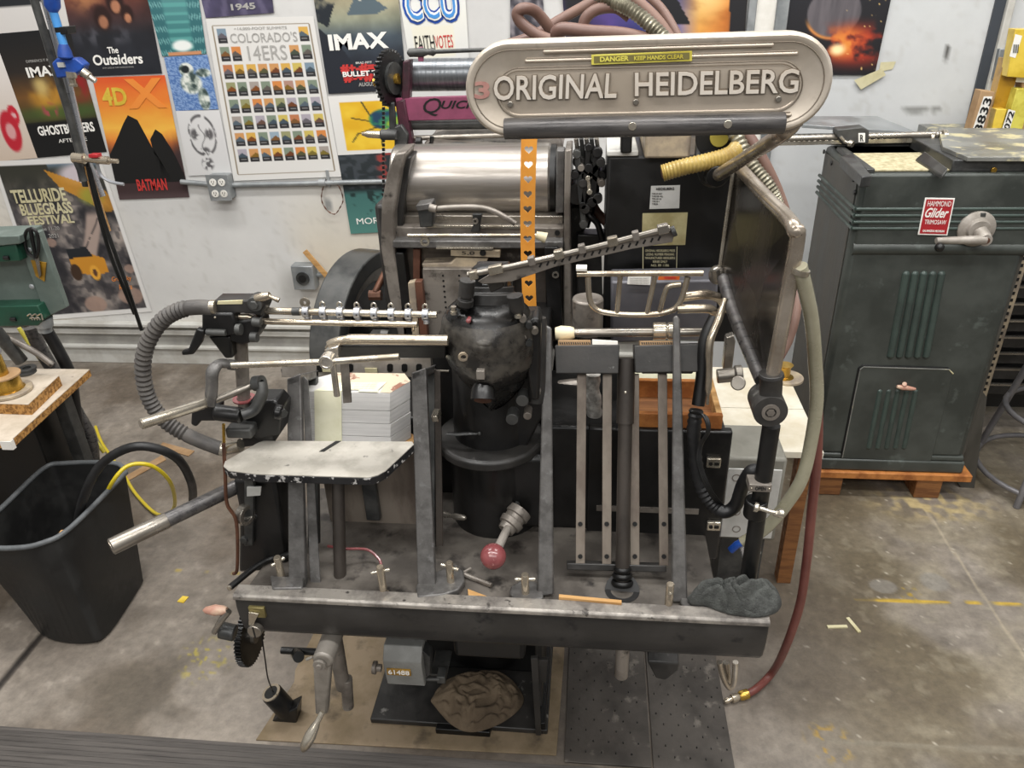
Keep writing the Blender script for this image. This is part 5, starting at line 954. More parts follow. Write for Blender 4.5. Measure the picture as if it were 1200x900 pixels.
# ---- drum bed and ink drum
YD = 1.72
def Dp(px, y, th, m, name, bev=.003, parent=None, **k):
    mb = MB(); mb.prism([Yp(u, v, y) for u, v in px], (0, th, 0)); return part(name, mb, m, bev, parent, **k)
Dp([(463, 180), (476, 178), (470, 200), (462, 250), (463, 300), (470, 340), (480, 400), (468, 400), (455, 345), (446, 290), (447, 240), (453, 205)], YD-.05, .10, 'greysteel', 'side_frame', .004)
Dp([(474, 184), (482, 184), (474, 230), (470, 300), (485, 400), (476, 400), (464, 320), (463, 250)], YD-.02, .07, 'cast', 'inner_frame', .003)
Dp([(662, 176), (670, 175), (668, 240), (670, 385), (660, 385), (661, 240)], YD-.05, .10, 'greysteel', 'side_frame', .003)
Dp([(652, 176), (662, 176), (661, 250), (651, 250)], YD, .04, 'postm', 'inner_frame', .003)
rad = .082; dc0 = Yp(468, 214, YD+rad); dc1 = Yp(646, 213, YD+rad); 
dz = Yp(557, 213, YD+.02).z-.01; dc0.z = dc1.z = dz
mb = MB(); mb.tube2(V(dc0.x-.004, YD+rad, dz), V(dc1.x, YD+rad, dz), [(0, rad-.004), (.012, rad), (.988, rad), (1, rad-.004)], 72); part('ink_drum', mb, 'drumm')
mb = MB(); mb.cyl(V(dc1.x, YD+rad, dz), V(dc1.x+.05, YD+rad, dz), .05); mb.cyl(V(dc1.x+.0, YD+rad, dz), V(dc1.x+.012, YD+rad, dz), .078); part('drum_journal', mb, 'black')
mb = MB(); mb.box((dc0.x-.06, YD+.05, .8), (dc1.x+.08, YD+.35, dz-.05)); part('press_body', mb, 'cast', .01)
mb = MB(); mb.prism([Yp(500, 164, YD+.12), Yp(520, 154, YD+.2), Yp(655, 150, YD+.2), Yp(660, 176, YD+.12), Yp(490, 178, YD+.12)], (0, .12, 0)); part('top_cover', mb, 'greysteel', .004)
mb = MB(); mb.tube([Yp(524, 172, YD+.11), Yp(534, 168, YD+.11), Yp(548, 170, YD+.11), Yp(550, 174, YD+.11)], .003, 8, smooth=5); part('cover_handle', mb, 'iron')
Dp([(458, 252), (660, 253), (660, 268), (458, 268)], YD-.0, .08, 'steel', 'roller_bed', .003)
Dp([(455, 266), (661, 267), (661, 280), (456, 279)], YD-.03, .1, 'greysteel', 'bed_front', .003)
Dp([(500, 264), (620, 265), (620, 268), (500, 267)], YD-.034, .01, 'steelb', 'bed_scale', .0008)
Dp([(460, 282), (660, 283), (660, 292), (460, 291)], YD-.06, .1, 'postm', 'bed_rail', .003)
mb = MB(); mb.cyl(Yp(478, 276, YD-.09), Yp(636, 276, YD-.09), .0045); part('bed_rod', mb, 'steelb')
mb = MB(); c = Yp(498, 283, YD-.09); mb.ring(c, (0, 1, 0), .006, .0105, .006, 20); part('rod_ring', mb, 'steelb')
mb = MB(); mb.tube2(Yp(628, 275, YD-.09), Yp(640, 279, YD-.09), [(0, .008), (1, .012)]); part('rod_end', mb, 'yarn')
Dp([(488, 242), (506, 238), (508, 246), (507, 266), (492, 267), (490, 250)], YD-.06, .03, 'iron', 'knife_block', .003)
Dp([(487, 241), (505, 238), (507, 245), (489, 248)], YD-.065, .045, 'postm', 'knife_block_top', .002)
mb = MB(); mb.tube([Yp(507, 245, YD-.07), Yp(530, 243, YD-.07), Yp(560, 243, YD-.07), Yp(580, 248, YD-.07), Yp(604, 262, YD-.07)], .006, 10, smooth=5); mb.cyl(Yp(503, 243, YD-.075), Yp(511, 245, YD-.075), .009, seg=12); part('grey_pipe', mb, 'greysteel')
Dp([(553, 251), (565, 251), (563, 262), (562, 272), (551, 272), (555, 262)], YD-.055, .012, 'iron', 'bracket_tab', .002)
mb = MB(); c = Yp(557, 259, YD-.06); mb.ring(c, (0, 1, 0), .003, .007, .006, 16); part('tab_nut', mb, 'steel')
for u in (462, 653):
    mb = MB(); c = Yp(u, 273, YD-.033); mb.cyl(c, c+V(0, .004, 0), .006, seg=14); part('bed_screw', mb, 'ink')
Dp([(463, 290), (660, 290), (660, 400), (470, 400)], YD-.02, .05, 'tanplate', 'recess_panel', .002)
Dp([(484, 292), (492, 292), (492, 335), (484, 335)], YD-.04, .02, 'brownstrip', 'recess_strip', .001)
Dp([(463, 296), (473, 296), (487, 400), (473, 400)], YD-.05, .04, 'castblk', 'recess_post', .003)
Dp([(511, 290), (578, 291), (578, 293), (511, 292)], YD-.07, .01, 'steelb', 'scale_edge', .0005)
Dp([(528, 293), (586, 294), (586, 302), (528, 300)], YD-.065, .02, 'claybeige', 'scale_plate', .001)
text('5,0', 'ink', PR, Yp(541, 299, YD-.066), Yp(556, 299, YD-.066), Yp(541, 294.5, YD-.066))
mb = MB(); c = Yp(566, 296, YD-.066); mb.cyl(c, c+V(0, -.004, 0), .007, seg=14); part('scale_screw', mb, 'ink')
Dp([(494, 309), (528, 308), (534, 302), (572, 303), (566, 318), (496, 316)], YD-.06, .05, 'claybeige', 'recess_ledge', .003)
pp = Dp([(495, 315), (560, 315), (560, 402), (500, 402)], YD-.075, .04, 'greysteel', 'perforated_panel', .002)
mb = MB()
for u, n0 in ((519, 11), (538, 11), (595, 6)):
    for k in range(n0): c = Yp(u+k*.6, 323+k*6.2, YD-.0756); mb.tube2(c, c+V(0, -.0006, 0), [(0, .0026), (1, .0026)], 8)
part('perforation', mb, 'hole', 0, pp)
Dp([(560, 315), (600, 315), (604, 402), (560, 402)], YD-.08, .04, 'cast', 'panel_right', .002)
Dp([(478, 332), (486, 330), (492, 400), (484, 400)], YD-.09, .02, 'claybeige', 'wooden_slat', .001)
Dp([(486, 330), (494, 330), (502, 400), (493, 400)], YD-.095, .02, 'brownstrip', 'brown_slat', .001)
Dp([(638, 290), (654, 290), (660, 388), (642, 388)], YD-.07, .03, 'castblk', 'right_recess_post', .002)
mb = MB(); c = Yp(651, 322, YD-.071); mb.ring(c, (0, 1, 0), .004, .008, .004, 16); part('post_ring', mb, 'steel')
Dp([(626, 300), (640, 300), (641, 398), (630, 398)], YD-.04, .03, 'tanplate', 'right_slat', .002)
# ---- orange strap with heart cut-outs
SY = 1.5
def heart(n=24):
    out = []
    for k in range(n):
        t = 2*PI*k/n+PI/2; x = 16*math.sin(t)**3; z = 13*math.cos(t)-5*math.cos(2*t)-2*math.cos(3*t)-math.cos(4*t); out.append((x/17*.6, (z+2)/17*.6))
    return out
HT = heart()
def sqr(k, n, w, h):
    x, z = HT[k]; a = math.atan2(z, x); c, s_ = math.cos(a), math.sin(a); f_ = min(w/max(abs(c), 1e-6), h/max(abs(s_), 1e-6)); return (c*f_, s_*f_)
mb = MB(); T0 = [(604, 150), (628, 150)]; B0 = [(611, 376), (631, 376)]
N = 13
for i in range(N):
    t0, t1 = i/N, (i+1)/N
    def cn(t, s_): a = Yp(611+(616-611)*t-4*math.sin(t*PI*.8), 150+t*226, SY); c = Yp(630+(632-630)*t-5*math.sin(t*PI*.8)*.9, 150+t*226, SY); return a if s_ == 0 else c
    A_, B_, C_, D_ = cn(t0, 0), cn(t0, 1), cn(t1, 1), cn(t1, 0)
    cen = (A_+B_+C_+D_)/4; hx = ((B_-A_)+(C_-D_))/4; hz = ((A_-D_)+(B_-C_))/4
    n = len(HT); wv = .0150
    inner = [cen+V(x*wv*1.0, 0, z*wv*1.0) for x, z in HT]; outer = []
    pts = []
    for k in range(n):
        x, z = sqr(k, n, 1, 1); x = max(-1, min(1, x)); z = max(-1, min(1, z)); pts.append(cen+hx*x+hz*z)
    # snap four outer points onto corners
    for cc in (A_, B_, C_, D_):
        j = min(range(n), key=lambda q: (pts[q]-cc).length); pts[j] = cc.copy()
    mb.add(inner+pts, [[k, (k+1) % n, n+(k+1) % n, n+k] for k in range(n)])
mb2 = MB(); mb2.add(mb.v, mb.f)
o = mk('leather_strap', mb2, 'strap', None, smooth=False); so = o.modifiers.new('thick', 'SOLIDIFY'); so.thickness = .0025
tag(o, 'orange strap with heart cut-outs hanging in front of the steel drum', 'strap')
# ---- right linkages beside drum
Dp([(672, 178), (690, 172), (704, 180), (702, 230), (690, 270), (680, 262), (678, 200)], YD+.02, .05, 'castblk', 'linkage_plate', .006)
for u, v, r, m in ((678, 190, .013, 'cast'), (698, 186, .012, 'iron'), (676, 228, .024, 'cast'), (703, 207, .014, 'castblk'), (688, 205, .008, 'steel'), (696, 196, .006, 'greysteel')):
    mb = MB(); c = Yp(u, v, YD-.02); mb.cyl(c, c+V(.004, .07, 0), r, seg=20); part('linkage_disc', mb, m, .002)
for (u0, v0, u1, v1, r, m) in ((676, 180, 684, 262, .006, 'iron'), (690, 172, 683, 240, .005, 'castblk'), (700, 178, 694, 236, .007, 'castblk'), (683, 214, 704, 190, .006, 'cast'), (681, 196, 705, 214, .005, 'greysteel'), (686, 244, 700, 232, .007, 'cast'), (689, 208, 691, 224, .004, 'steelb'), (674, 204, 690, 196, .006, 'castblk')):
    a = Yp(u0, v0, YD-.03); b2 = Yp(u1, v1, YD-.03); mb = MB(); mb.obox((a+b2)/2, b2-a, (b2-a).length/2, (0, 1, 0), .006, (b2-a).cross(V(0, 1, 0)), r); mb.cyl(a+V(0, .01, 0), a+V(0, -.01, 0), r*1.5, seg=14); mb.cyl(b2+V(0, .01, 0), b2+V(0, -.01, 0), r*1.6, seg=14); part('linkage_lever', mb, m, .001)
for k in range(5):
    mb = MB(); a = Yp(675+k*6, 162, YD-.02); b2 = Yp(678+k*6, 186, YD); mb.cyl(a, b2, .005, seg=8); part('linkage_rod', mb, 'iron' if k % 2 else 'steel')
mb = MB(); mb.tube([Yp(684, 238, YD), Yp(690, 252, YD-.02), Yp(700, 262, YD-.02), Yp(706, 282, YD-.02)], .007, 10, smooth=5); part('black_hose', mb, 'black')
mb = MB(); mb.tube([Yp(693, 228, YD+.05), Yp(697, 245, YD+.05), Yp(712, 262, YD+.05)], .011, 10, smooth=5); part('brown_hose', mb, 'rubberhose')
Dp([(676, 275), (710, 275), (712, 400), (676, 400)], YD+.02, .05, 'cast', 'lower_right_panel', .004)
Dp([(705, 300), (710, 300), (711, 345), (706, 345)], YD-.02, .01, 'white', 'painted_stripe', .001)
Dp([(672, 140), (712, 140), (712, 160), (672, 160)], YD+.1, .05, 'castblk', 'upper_linkage_plate', .004)
# ---- black control cabinet
YB = 1.62
mb = MB(); c0 = Yp(712, 183, YB); c1 = Yp(850, 395, YB); mb.box((c0.x, YB, .90), (c1.x+.02, YB+.3, Yp(712, 183, YB).z)); part('control_cabinet', mb, 'black', .006)
mb = MB(); mb.box((c0.x-.002, YB-.005, c0.z), (Yp(748, 180, YB).x, YB+.25, c0.z+.012)); part('cabinet_lid', mb, 'trimw', .003)
mb = MB(); a = Yp(755, 186, YB-.03); b2 = Yp(812, 140, YB-.03); mb.box((a.x, YB-.03, a.z), (b2.x, YB+.2, b2.z)); part('light_box', mb, 'claybeige', .005)
mb = MB(); a = Yp(727, 180, YB-.02); b2 = Yp(742, 140, YB-.02); mb.box((a.x, YB-.02, a.z), (b2.x, YB+.02, b2.z)); part('black_socket', mb, 'black', .004)
mb = MB(); a = Yp(815, 190, YB-.01); b2 = Yp(862, 140, YB-.01); mb.box((a.x, YB-.01, a.z), (b2.x, YB+.02, b2.z)); sw = part('switch_panel', mb, 'galv', .003)
mb = MB(); c = Yp(842, 160, YB-.012); mb.cyl(c+V(0, .001, 0), c+V(0, -.006, 0), .045, seg=40); part('dial', mb, 'black', .001, sw)
mb = MB(); mb.cyl(c+V(0, -.006, 0), c+V(0, -.014, 0), .018, seg=30); part('dial_centre', mb, 'dialy', .001, sw)
def sticker(px, m, name='sticker', y=YB-.0012, parent=PR):
    mb = MB(); mb.prism([Yp(u, v, y) for u, v in px], (0, .001, 0)); return mk(name, mb, m, parent)
s_ = sticker([(763, 218), (797, 217), (796, 244), (761, 245)], 'labelw', 'data_plate')
text('HEIDELBERG', 'ink', s_, Yp(769, 223, YB-.0014), Yp(790, 222.5, YB-.0014), Yp(769, 220, YB-.0014), bold=.02)
for i, (v, w) in enumerate(((228, 12), (231, 13), (234, 11), (237, 9), (240, 7))):
    text('TYPE NR VOLT'[0:12-i], 'ink', s_, Yp(764, v, YB-.0014), Yp(764+w, v, YB-.0014), Yp(764, v-1.8, YB-.0014))
s_ = sticker([(753, 250), (806, 249), (803, 287), (752, 288)], 'labely', 'blank_plate')
s_ = sticker([(754, 289), (793, 289), (793, 316), (753, 316)], 'black', 'instruction_plate', YB-.0016)
for i, (tt, u0, u1) in enumerate((('ORIGINAL HEIDELBERG PRESS', 756, 791), ('LICENS. NUMBER PENDING', 757, 790), ('MANUFACTURED HEIDELBERG', 756, 791), ('SERIES ONLY', 765, 782), ('NO. 89 1186', 763, 784))):
    v = 295+i*4.3; text(tt, 'tape', s_, Yp(u0, v, YB-.002), Yp(u1, v, YB-.002), Yp(u0, v-2.6, YB-.002))
mb = MB(); mb.prism([Yp(753, 289, YB-.002), Yp(754, 289, YB-.002), Yp(754, 316, YB-.002), Yp(753, 316, YB-.002)], (0, .0005, 0)); mb.prism([Yp(793, 289, YB-.002), Yp(793.7, 289, YB-.002), Yp(793.2, 316, YB-.002), Yp(792.5, 316, YB-.002)], (0, .0005, 0)); mk('plate_border', mb, 'tape', s_)
# lower grey panel with stickers
YL = 1.52
mb = MB(); mb.prism([Yp(716, 330, YL), Yp(842, 328, YL), Yp(838, 400, YL), Yp(716, 402, YL)], (0, .08, 0)); part('grey_panel', mb, 'greypanel', .005)
s_ = sticker([(736, 323), (763, 322), (762, 334), (735, 333)], 'paperwhite', y=YL-.012)
for i in range(3): text('CAUTION OIL ONLY', 'greytext', s_, Yp(738, 327+2.7*i, YL-.0125), Yp(760, 327+2.7*i, YL-.0125), Yp(738, 325.4+2.7*i, YL-.0125))
s_ = sticker([(772, 322), (797, 322), (796, 328), (771, 328)], 'orange', y=YL-.012); s_['label'] = 'orange warning sticker'
text('WARNING', 'redtext', s_, Yp(778, 327, YL-.0125), Yp(792, 327, YL-.0125), Yp(778, 323.6, YL-.0125), bold=.03)
mb = MB(); a = Yp(688, 392, 1.42); mb.cyl(V(a.x, 1.47, a.z-.02), V(a.x, 1.47, a.z+.06), .032); part('round_housing', mb, 'greysteel', .004)
# basket guard of steel bars
YW = 1.34
bk = part('basket_guard', MB().tube([Yp(676, 321, YW), Yp(824, 320, YW)], .0055, 12), 'nickel')
mb = MB(); mb.tube([Yp(689, 324, YW), Yp(691, 350, YW), Yp(698, 362, YW), Yp(715, 367, YW), Yp(748, 369, YW), Yp(780, 366, YW), Yp(796, 356, YW), Yp(806, 325, YW)], .0055, 12, smooth=6); part('lower_bar', mb, 'nickel', 0, bk)
for pp_ in ([(727, 322), (723, 367)], [(768, 322), (758, 368)], [(798, 333), (785, 335), (780, 341), (773, 365)]):
    mb = MB(); mb.tube([Yp(u, v, YW) for u, v in pp_], .0048, 10, smooth=5); part('cross_bar', mb, 'nickel', 0, bk)
mb = MB(); mb.box(Yp(675, 318, YW-.01), Yp(688, 310, YW+.01)); part('white_clip', mb, 'white', .001, bk)
mb = MB(); mb.tube([Yp(800, 348, YW+.02), Yp(825, 345, YW+.02), Yp(843, 350, YW+.05), Yp(850, 362, YW+.08)], .009, 12, smooth=5); mb.tube([Yp(794, 362, YW), Yp(832, 362, YW), Yp(836, 370, YW+.02)], .0085, 12, smooth=4); part('guard_tube', mb, 'nickel')
mb = MB(); mb.tube([Yp(850, 350, 1.3), Yp(842, 375, 1.28), Yp(832, 402, 1.26), Yp(831, 440, 1.25), Yp(829, 474, 1.24)], [.005, .007, .007, .006, .003], 10, smooth=5); part('bent_strip', mb, 'nickel')
mb = MB(); mb.tube([Yp(838, 372, 1.32), Yp(826, 400, 1.3), Yp(823, 440, 1.28), Yp(818, 475, 1.26)], .012, 12, smooth=5); part('dark_duct', mb, 'black')
# ---- shield and its tubes
YS = 1.13
b0 = Yp(932, 285, YS); b1 = Yp(904, 441, YS)
mb = MB(); mb.tube([Yp(858, 188, 1.52), Yp(866, 196, 1.5), Yp(895, 228, 1.32), Yp(922, 255, 1.17), Yp(931, 270, YS), Yp(933, 290, YS), Yp(905, 443, YS)], .0115, 16, smooth=8); part('chrome_tube', mb, 'oldchrome')
mb = MB(); mb.tube([Yp(848, 326, 1.42), Yp(862, 372, 1.32), Yp(893, 445, 1.16)], .0125, 14, smooth=4); part('grey_tube', mb, 'tubegrey')
sh = [Yp(859, 200, 1.49), Yp(868, 202, 1.47), Yp(928, 264, YS+.02), Yp(930, 285, YS+.012), Yp(905, 435, YS+.012), Yp(896, 445, YS+.02), Yp(852, 340, 1.41), Yp(842, 320, 1.46)]
mb = MB(); nn = (sh[1]-sh[0]).cross(sh[5]-sh[2]); mb.add(sh+[p+V(.003, .003, 0) for p in sh], [list(range(8)), list(range(15, 7, -1))]+[[i, i+8, (i+1) % 8+8, (i+1) % 8] for i in range(8)]); part('side_shield', mb, 'shield', smooth=False)
mb = MB(); mb.tube([Yp(859, 202, 1.485), Yp(843, 318, 1.455)], .004, 8); part('shield_edge', mb, 'steelb')
mb = MB(); mb.ball(Yp(840, 322, 1.45), .016, 1, 1, 1.2); mb.cyl(Yp(838, 316, 1.44), Yp(840, 330, 1.44), .009); part('shield_joint', mb, 'steel')
# clamp joint and post
mb = MB(); a = Yp(904, 437, YS); b2 = Yp(903, 462, YS); mb.tube2(a, b2, [(0, .019), (.15, .0205), (.25, .018), (1, .018)]); part('post_socket', mb, 'cast', .001)
mb = MB(); mb.tube([Yp(900, 455, YS+.02), Yp(893, 466, YS+.02), Yp(893, 478, YS+.01)], .017, 14, smooth=4); c = Yp(903, 483, YS-.02); mb.cyl(c+V(0, .055, 0), c, .0275, seg=36); part('clamp_disc', mb, 'cast', .002)
mb = MB(); mb.ring(c+V(0, -.001, 0), (0, 1, 0), .009, .0145, .004, 28); mb.cyl(c, c+V(0, -.003, 0), .007, seg=6); part('clamp_bolt', mb, 'greysteel')
mb = MB(); a = Yp(904, 498, YS+.004); mb.cyl(V(a.x, YS+.004, .63), a, .0148); part('black_post', mb, 'black')
a = Yp(891, 572, YS-.014); mb = MB(); mb.box((a.x-.019, a.y-.001, a.z-.0075), (a.x+.019, a.y+.03, a.z+.0075)); op = part('open_plate', mb, 'greysteel', .001)
text('OPEN', 'ink', op, a+V(-.009, -.0014, -.004), a+V(.009, -.0014, -.004), a+V(-.009, -.0014, .004), bold=.02)
mb = MB(); mb.ball(a+V(-.015, -.001, 0), .002); mb.ball(a+V(.015, -.001, 0), .002); part('rivet', mb, 'steelb', 0, op)
mb = MB(); a = Yp(884, 595, YS+.0); mb.cyl(V(a.x+.002, YS, a.z-.018), V(a.x+.002, YS, a.z+.018), .02); part('valve_body', mb, 'black', .003)
mb = MB(); mb.tube([Yp(884, 594, YS-.025), Yp(895, 597, YS-.028), Yp(904, 600, YS-.03), Yp(917, 602, YS-.03)], [.009, .004, .004, .008], 12, smooth=5); mb.ball(Yp(912, 602, YS-.03), .0085, 1.2, .7, .7); part('valve_handle', mb, 'steelb')
mb = MB(); mb.tube([Yp(889, 552, YS+.03), Yp(880, 553, YS+.03), Yp(870, 570, YS+.05), Yp(862, 592, YS+.06), Yp(848, 600, YS+.06), Yp(834, 590, YS+.07), Yp(822, 570, YS+.08), Yp(815, 540, YS+.09), Yp(813, 505, YS+.10), Yp(816, 480, YS+.11)], .0125, 14, smooth=8, rf=lambda i: 1 if i < 36 else (1.1 if i % 2 else .94)); part('black_bent_hose', mb, 'rubberblk')
for k in range(3):
    mb = MB(); mb.tube([Yp(812+k, 483, YS+.1), Yp(824+2*k, 487+k, YS+.07), Yp(829+k, 505, YS+.06), Yp(820+k, 522, YS+.07), Yp(818+2*k, 545, YS+.06), Yp(830+2*k, 575, YS+.05), Yp(848+3*k, 600, YS+.08)], .0026, 8, smooth=6); part('control_cable', mb, 'black')
# brown duct and pump behind right pile
YX = 1.5
mb = MB(); mb.tube([Yp(655, 468, YX), Yp(720, 470, YX), Yp(815, 472, YX)], .022, 16); part('cross_tube', mb, 'iron')
mb = MB(); mb.tube([Yp(655, 490, YX-.05), Yp(672, 492, YX-.05)], .02, 14); mb.tube([Yp(655, 455, YX), Yp(680, 452, YX)], .018, 12); part('pipe_stub', mb, 'greysteel')
mb = MB(); mb.prism([Yp(655, 498, YX-.06), Yp(700, 486, YX-.06), Yp(700, 496, YX-.06), Yp(655, 510, YX-.06)], (0, .02, 0)); part('cross_strut', mb, 'postm', .002)
mb = MB(); mb.tube2(Yp(840, 441, 1.36), Yp(870, 438, 1.36), [(0, .014), (.7, .014), (.72, .018), (1, .018)]); mb.cyl(Yp(865, 449, 1.33), Yp(865, 449, 1.32), .014); mb.prism([Yp(851, 396, 1.4), Yp(860, 393, 1.4), Yp(862, 400, 1.4), Yp(858, 433, 1.4), Yp(847, 433, 1.4)], (0, .02, 0)); part('swivel_joint', mb, 'steel', .002)
# ---- nozzle hose, red hoses on top (kept as hoses of the press surroundings)
def hose(px, r, m, label, seg=14, name='hose', sm=8, rf=None, cat='hose', group=None):
    mb = MB(); mb.tube([Yp(*q) for q in px], r, seg, smooth=sm, rf=rf); return tag(mk(name, mb, m, None), label, cat, group)
hose([(596, 52, 1.75), (625, 42, 1.78), (655, 24, 1.8), (690, 4, 1.82), (715, -14, 1.85)], .011, 'rubberhose', 'brown rubber hose rising straight to the upper right above the sign')
hose([(660, 52, 1.7), (632, 42, 1.7), (612, 28, 1.7), (606, 16, 1.7), (614, 10, 1.7), (628, 14, 1.72), (645, 34, 1.74), (654, 50, 1.76)], .0115, 'rubberhose', 'brown rubber hose bent in a closed loop above the left of the sign')
hose([(658, 50, 1.65), (652, 40, 1.64), (660, 34, 1.63), (690, 37, 1.62), (730, 40, 1.62), (765, 48, 1.62)], .0125, 'rubberhose', 'brown rubber hose lying flat along the top of the sign')
hose([(682, 40, 1.66), (686, 22, 1.66), (700, 11, 1.66), (722, 9, 1.66), (738, 20, 1.66)], .011, 'rubberhose', 'brown rubber hose arching under the metal conduit')
hose([(728, -12, 1.72), (752, 6, 1.7), (772, 26, 1.68), (790, 52, 1.66), (830, 110, 1.6), (870, 150, 1.56), (895, 190, 1.54), (915, 235, 1.53), (930, 290, 1.5), (934, 330, 1.45), (931, 370, 1.4), (922, 400, 1.38), (908, 425, 1.36)], .011, 'rubberhose', 'long brown red hose passing behind the sign down to the shield', )
hose([(752, -12, 1.78), (775, 10, 1.75), (790, 34, 1.72), (800, 56, 1.7)], .009, 'rubberhose', 'thin brown hose at the right of the hoses over the sign')
hose([(690, -14, 1.68), (715, 0, 1.66), (740, 12, 1.64), (765, 32, 1.62), (790, 58, 1.6), (830, 108, 1.57), (860, 155, 1.55), (880, 192, 1.52), (900, 218, 1.5), (910, 240, 1.5), (914, 262, 1.5)], .0135, 'flexmetal', 'ribbed flexible metal conduit running behind the sign', rf=lambda i: 1.08 if i % 2 else .92, sm=14)
hose([(776, 203, 1.5), (800, 196, 1.5), (830, 189, 1.51), (856, 181, 1.52), (866, 170, 1.55)], .0155, 'tanhose', 'open ended ribbed tan hose above the black cabinet', rf=lambda i: 1.06 if i % 2 else .94, sm=14)
c = Yp(776, 203, 1.498); mb = MB(); mb.cyl(Yp(777.5, 202.6, 1.5)+V(-.0025, -.001, 0), Yp(779, 202, 1.5), .011); mk('hose_bore', mb, 'rust', bpy.data.objects['hose.007'] if 'hose.007' in bpy.data.objects else None)
t = thing('clear_hose', Yp(950, 400, 1.15), 'clear yellowed plastic hose hanging down beside the chrome tube', 'hose')
mb = MB(); mb.tube([Yp(*q) for q in ((937, 312, 1.12), (944, 340, 1.13), (951, 375, 1.15), (955, 420, 1.17), (957, 470, 1.18), (950, 520, 1.18), (940, 560, 1.17), (922, 590, 1.17), (898, 618, 1.17), (870, 636, 1.17))], .0115, 14, smooth=8); mk('tube', mb, 'clearhose', t)
mb = MB(); mb.ring(Yp(938, 318, 1.12), (0.2, 0, 1), .0115, .0135, .008, 16); mk('hose_clip', mb, 'steelb', t)
t = thing('air_hose', V(.42, 1.39, 0), 'dark red air hose with brass fitting hanging to the floor right of the press', 'hose')
mb = MB(); hp = [Yp(955, 430, 1.24), Yp(958, 480, 1.26), Yp(957, 540, 1.28), Yp(951, 600, 1.31), Yp(945, 660, 1.33), Yp(937, 710, 1.35), Yp(920, 760, 1.38), Zp(905, 788, .03), Zp(885, 808, .014), Zp(868, 816, .013)]; mb.tube(hp, .0098, 14, smooth=8); mk('tube', mb, 'redhose', t)
mb = MB(); a = Zp(876, 813, .014); b2 = Zp(866, 816, .014); e = Zp(849, 822, .013); mb.tube2(a, b2, [(0, .0125), (.8, .0125), (1, .009)]); mk('brass_ferrule', mb, 'brass', t)
mb = MB(); mb.tube2(b2, e, [(0, .008), (.2, .011), (.5, .011), (.52, .006), (.7, .006), (.75, .008), (.9, .007), (1, .004)]); mk('coupler', mb, 'nickel', t)
# ---- the sign guard
YZ = 1.05
A_ = Yp(598, 105.5, YZ); B_ = Yp(919, 97.5, YZ); ex = (B_-A_).normalized(); ez = ex.cross(V(0, 1, 0)); ez = -ez if ez.z < 0 else ez
LL = (B_-A_).length; RZ = .0588
def Sg(s, h, d=0): return A_+ex*s+ez*h+V(0, -d, 0)
def stad(r, x0=0, x1=None, n=20, d=0, hs=0):
    x1 = LL if x1 is None else x1; out = []
    for k in range(n+1): a = PI/2+PI*k/n; out.append(Sg(x0+math.cos(a)*r, math.sin(a)*r+hs, d))
    for k in range(n+1): a = -PI/2+PI*k/n; out.append(Sg(x1+math.cos(a)*r, math.sin(a)*r+hs, d))
    return out
def loft(loops, cap0=True, cap1=True):
    n = len(loops[0]); mb = MB(); vs = [p for l in loops for p in l]; fs = [[i*n+k, i*n+(k+1) % n, (i+1)*n+(k+1) % n, (i+1)*n+k] for i in range(len(loops)-1) for k in range(n)]
    if cap0: fs.append(list(range(n)))
    if cap1: fs.append([(len(loops)-1)*n+k for k in range(n)])
    mb.add(vs, fs); return mb
gd = part('hand_guard', loft([stad(RZ-.002, d=-.03), stad(RZ, d=-.025), stad(RZ, d=-.004), stad(RZ-.0015, d=-.001), stad(RZ-.004, d=.001), stad(RZ-.0085, d=.001), stad(RZ-.0105, d=-.0005)], True, True), 'signm')
rc = .026
part('guard_panel', loft([stad(rc+.0035, .012, LL-.008, d=-.0004, hs=-.004), stad(rc+.003, .012, LL-.008, d=.0012, hs=-.004), stad(rc+.0012, .012, LL-.008, d=.0012, hs=-.004), stad(rc, .012, LL-.008, d=-.0002, hs=-.004)], True, True), 'signp', 0, gd)
def rib(h, s0, s1, nm='rib'):
    mb = MB(); r = .0022; mb.add([], []); 
    lo = [Sg(s0, h, .0), Sg(s1, h, .0)]; mb.tube([lo[0], lo[1]], r, 10, flat=1); mb.ball(lo[0], r); mb.ball(lo[1], r); return part(nm, mb, 'signp', 0, gd)
rib(.0445, .045, LL-.02); rib(.034, .022, LL+.01); rib(-.038, .018, LL+.012)
mb = MB()
for h, s0, s1 in ((.0475, .045, LL-.02), (.037, .022, LL+.01), (-.041, .018, LL+.012), (.0415, .045, LL-.02), (-.035, .018, LL+.012)): mb.tube([Sg(s0, h, -.0002), Sg(s1, h, -.0006)], .0010, 6)
part('rib_shadow_line', mb, 'signdark', 0, gd)
mb = MB(); mb.tube(stad(RZ-.0112, d=.0003), .0007, 6, closed=True); part('rim_line', mb, 'signdark', 0, gd)
mb = MB(); mb.tube(stad(rc+.0042, .012, LL-.008, d=.0004, hs=-.004), .0007, 6, closed=True); part('panel_line', mb, 'signdark', 0, gd)
def st(s, m, u0, v0, u1, v1, e=.0024, **k):
    def pp_(u, v): return Yp(u, v, YZ-.0012)
    return text(s, m, gd, pp_(u0, v1[0]), pp_(u1, v1[1]), pp_(u0, v0), ext=e, **k)
for nm, bo, e, m in (('lettering_edge', .060, .0010, 'signdark'), ('lettering', .012, .0036, 'signl')):
    k = 1.6 if bo > .03 else 0
    st('ORIGINAL', m, 579-k, 89-k*.6, 722+k, (117.5+k*.6, 114.5+k*.6), e, bold=bo, name=nm)
    st('HEIDELBERG', m, 744-k, 85-k*.6, 934+k, (112.5+k*.6, 108.5+k*.6), e, bold=bo, name=nm)
st('3', 'pinknum', 556, 95.5, 574, (116, 115.8), .0008, bold=.03, name='number', label='dull red number 3')
mb = MB()
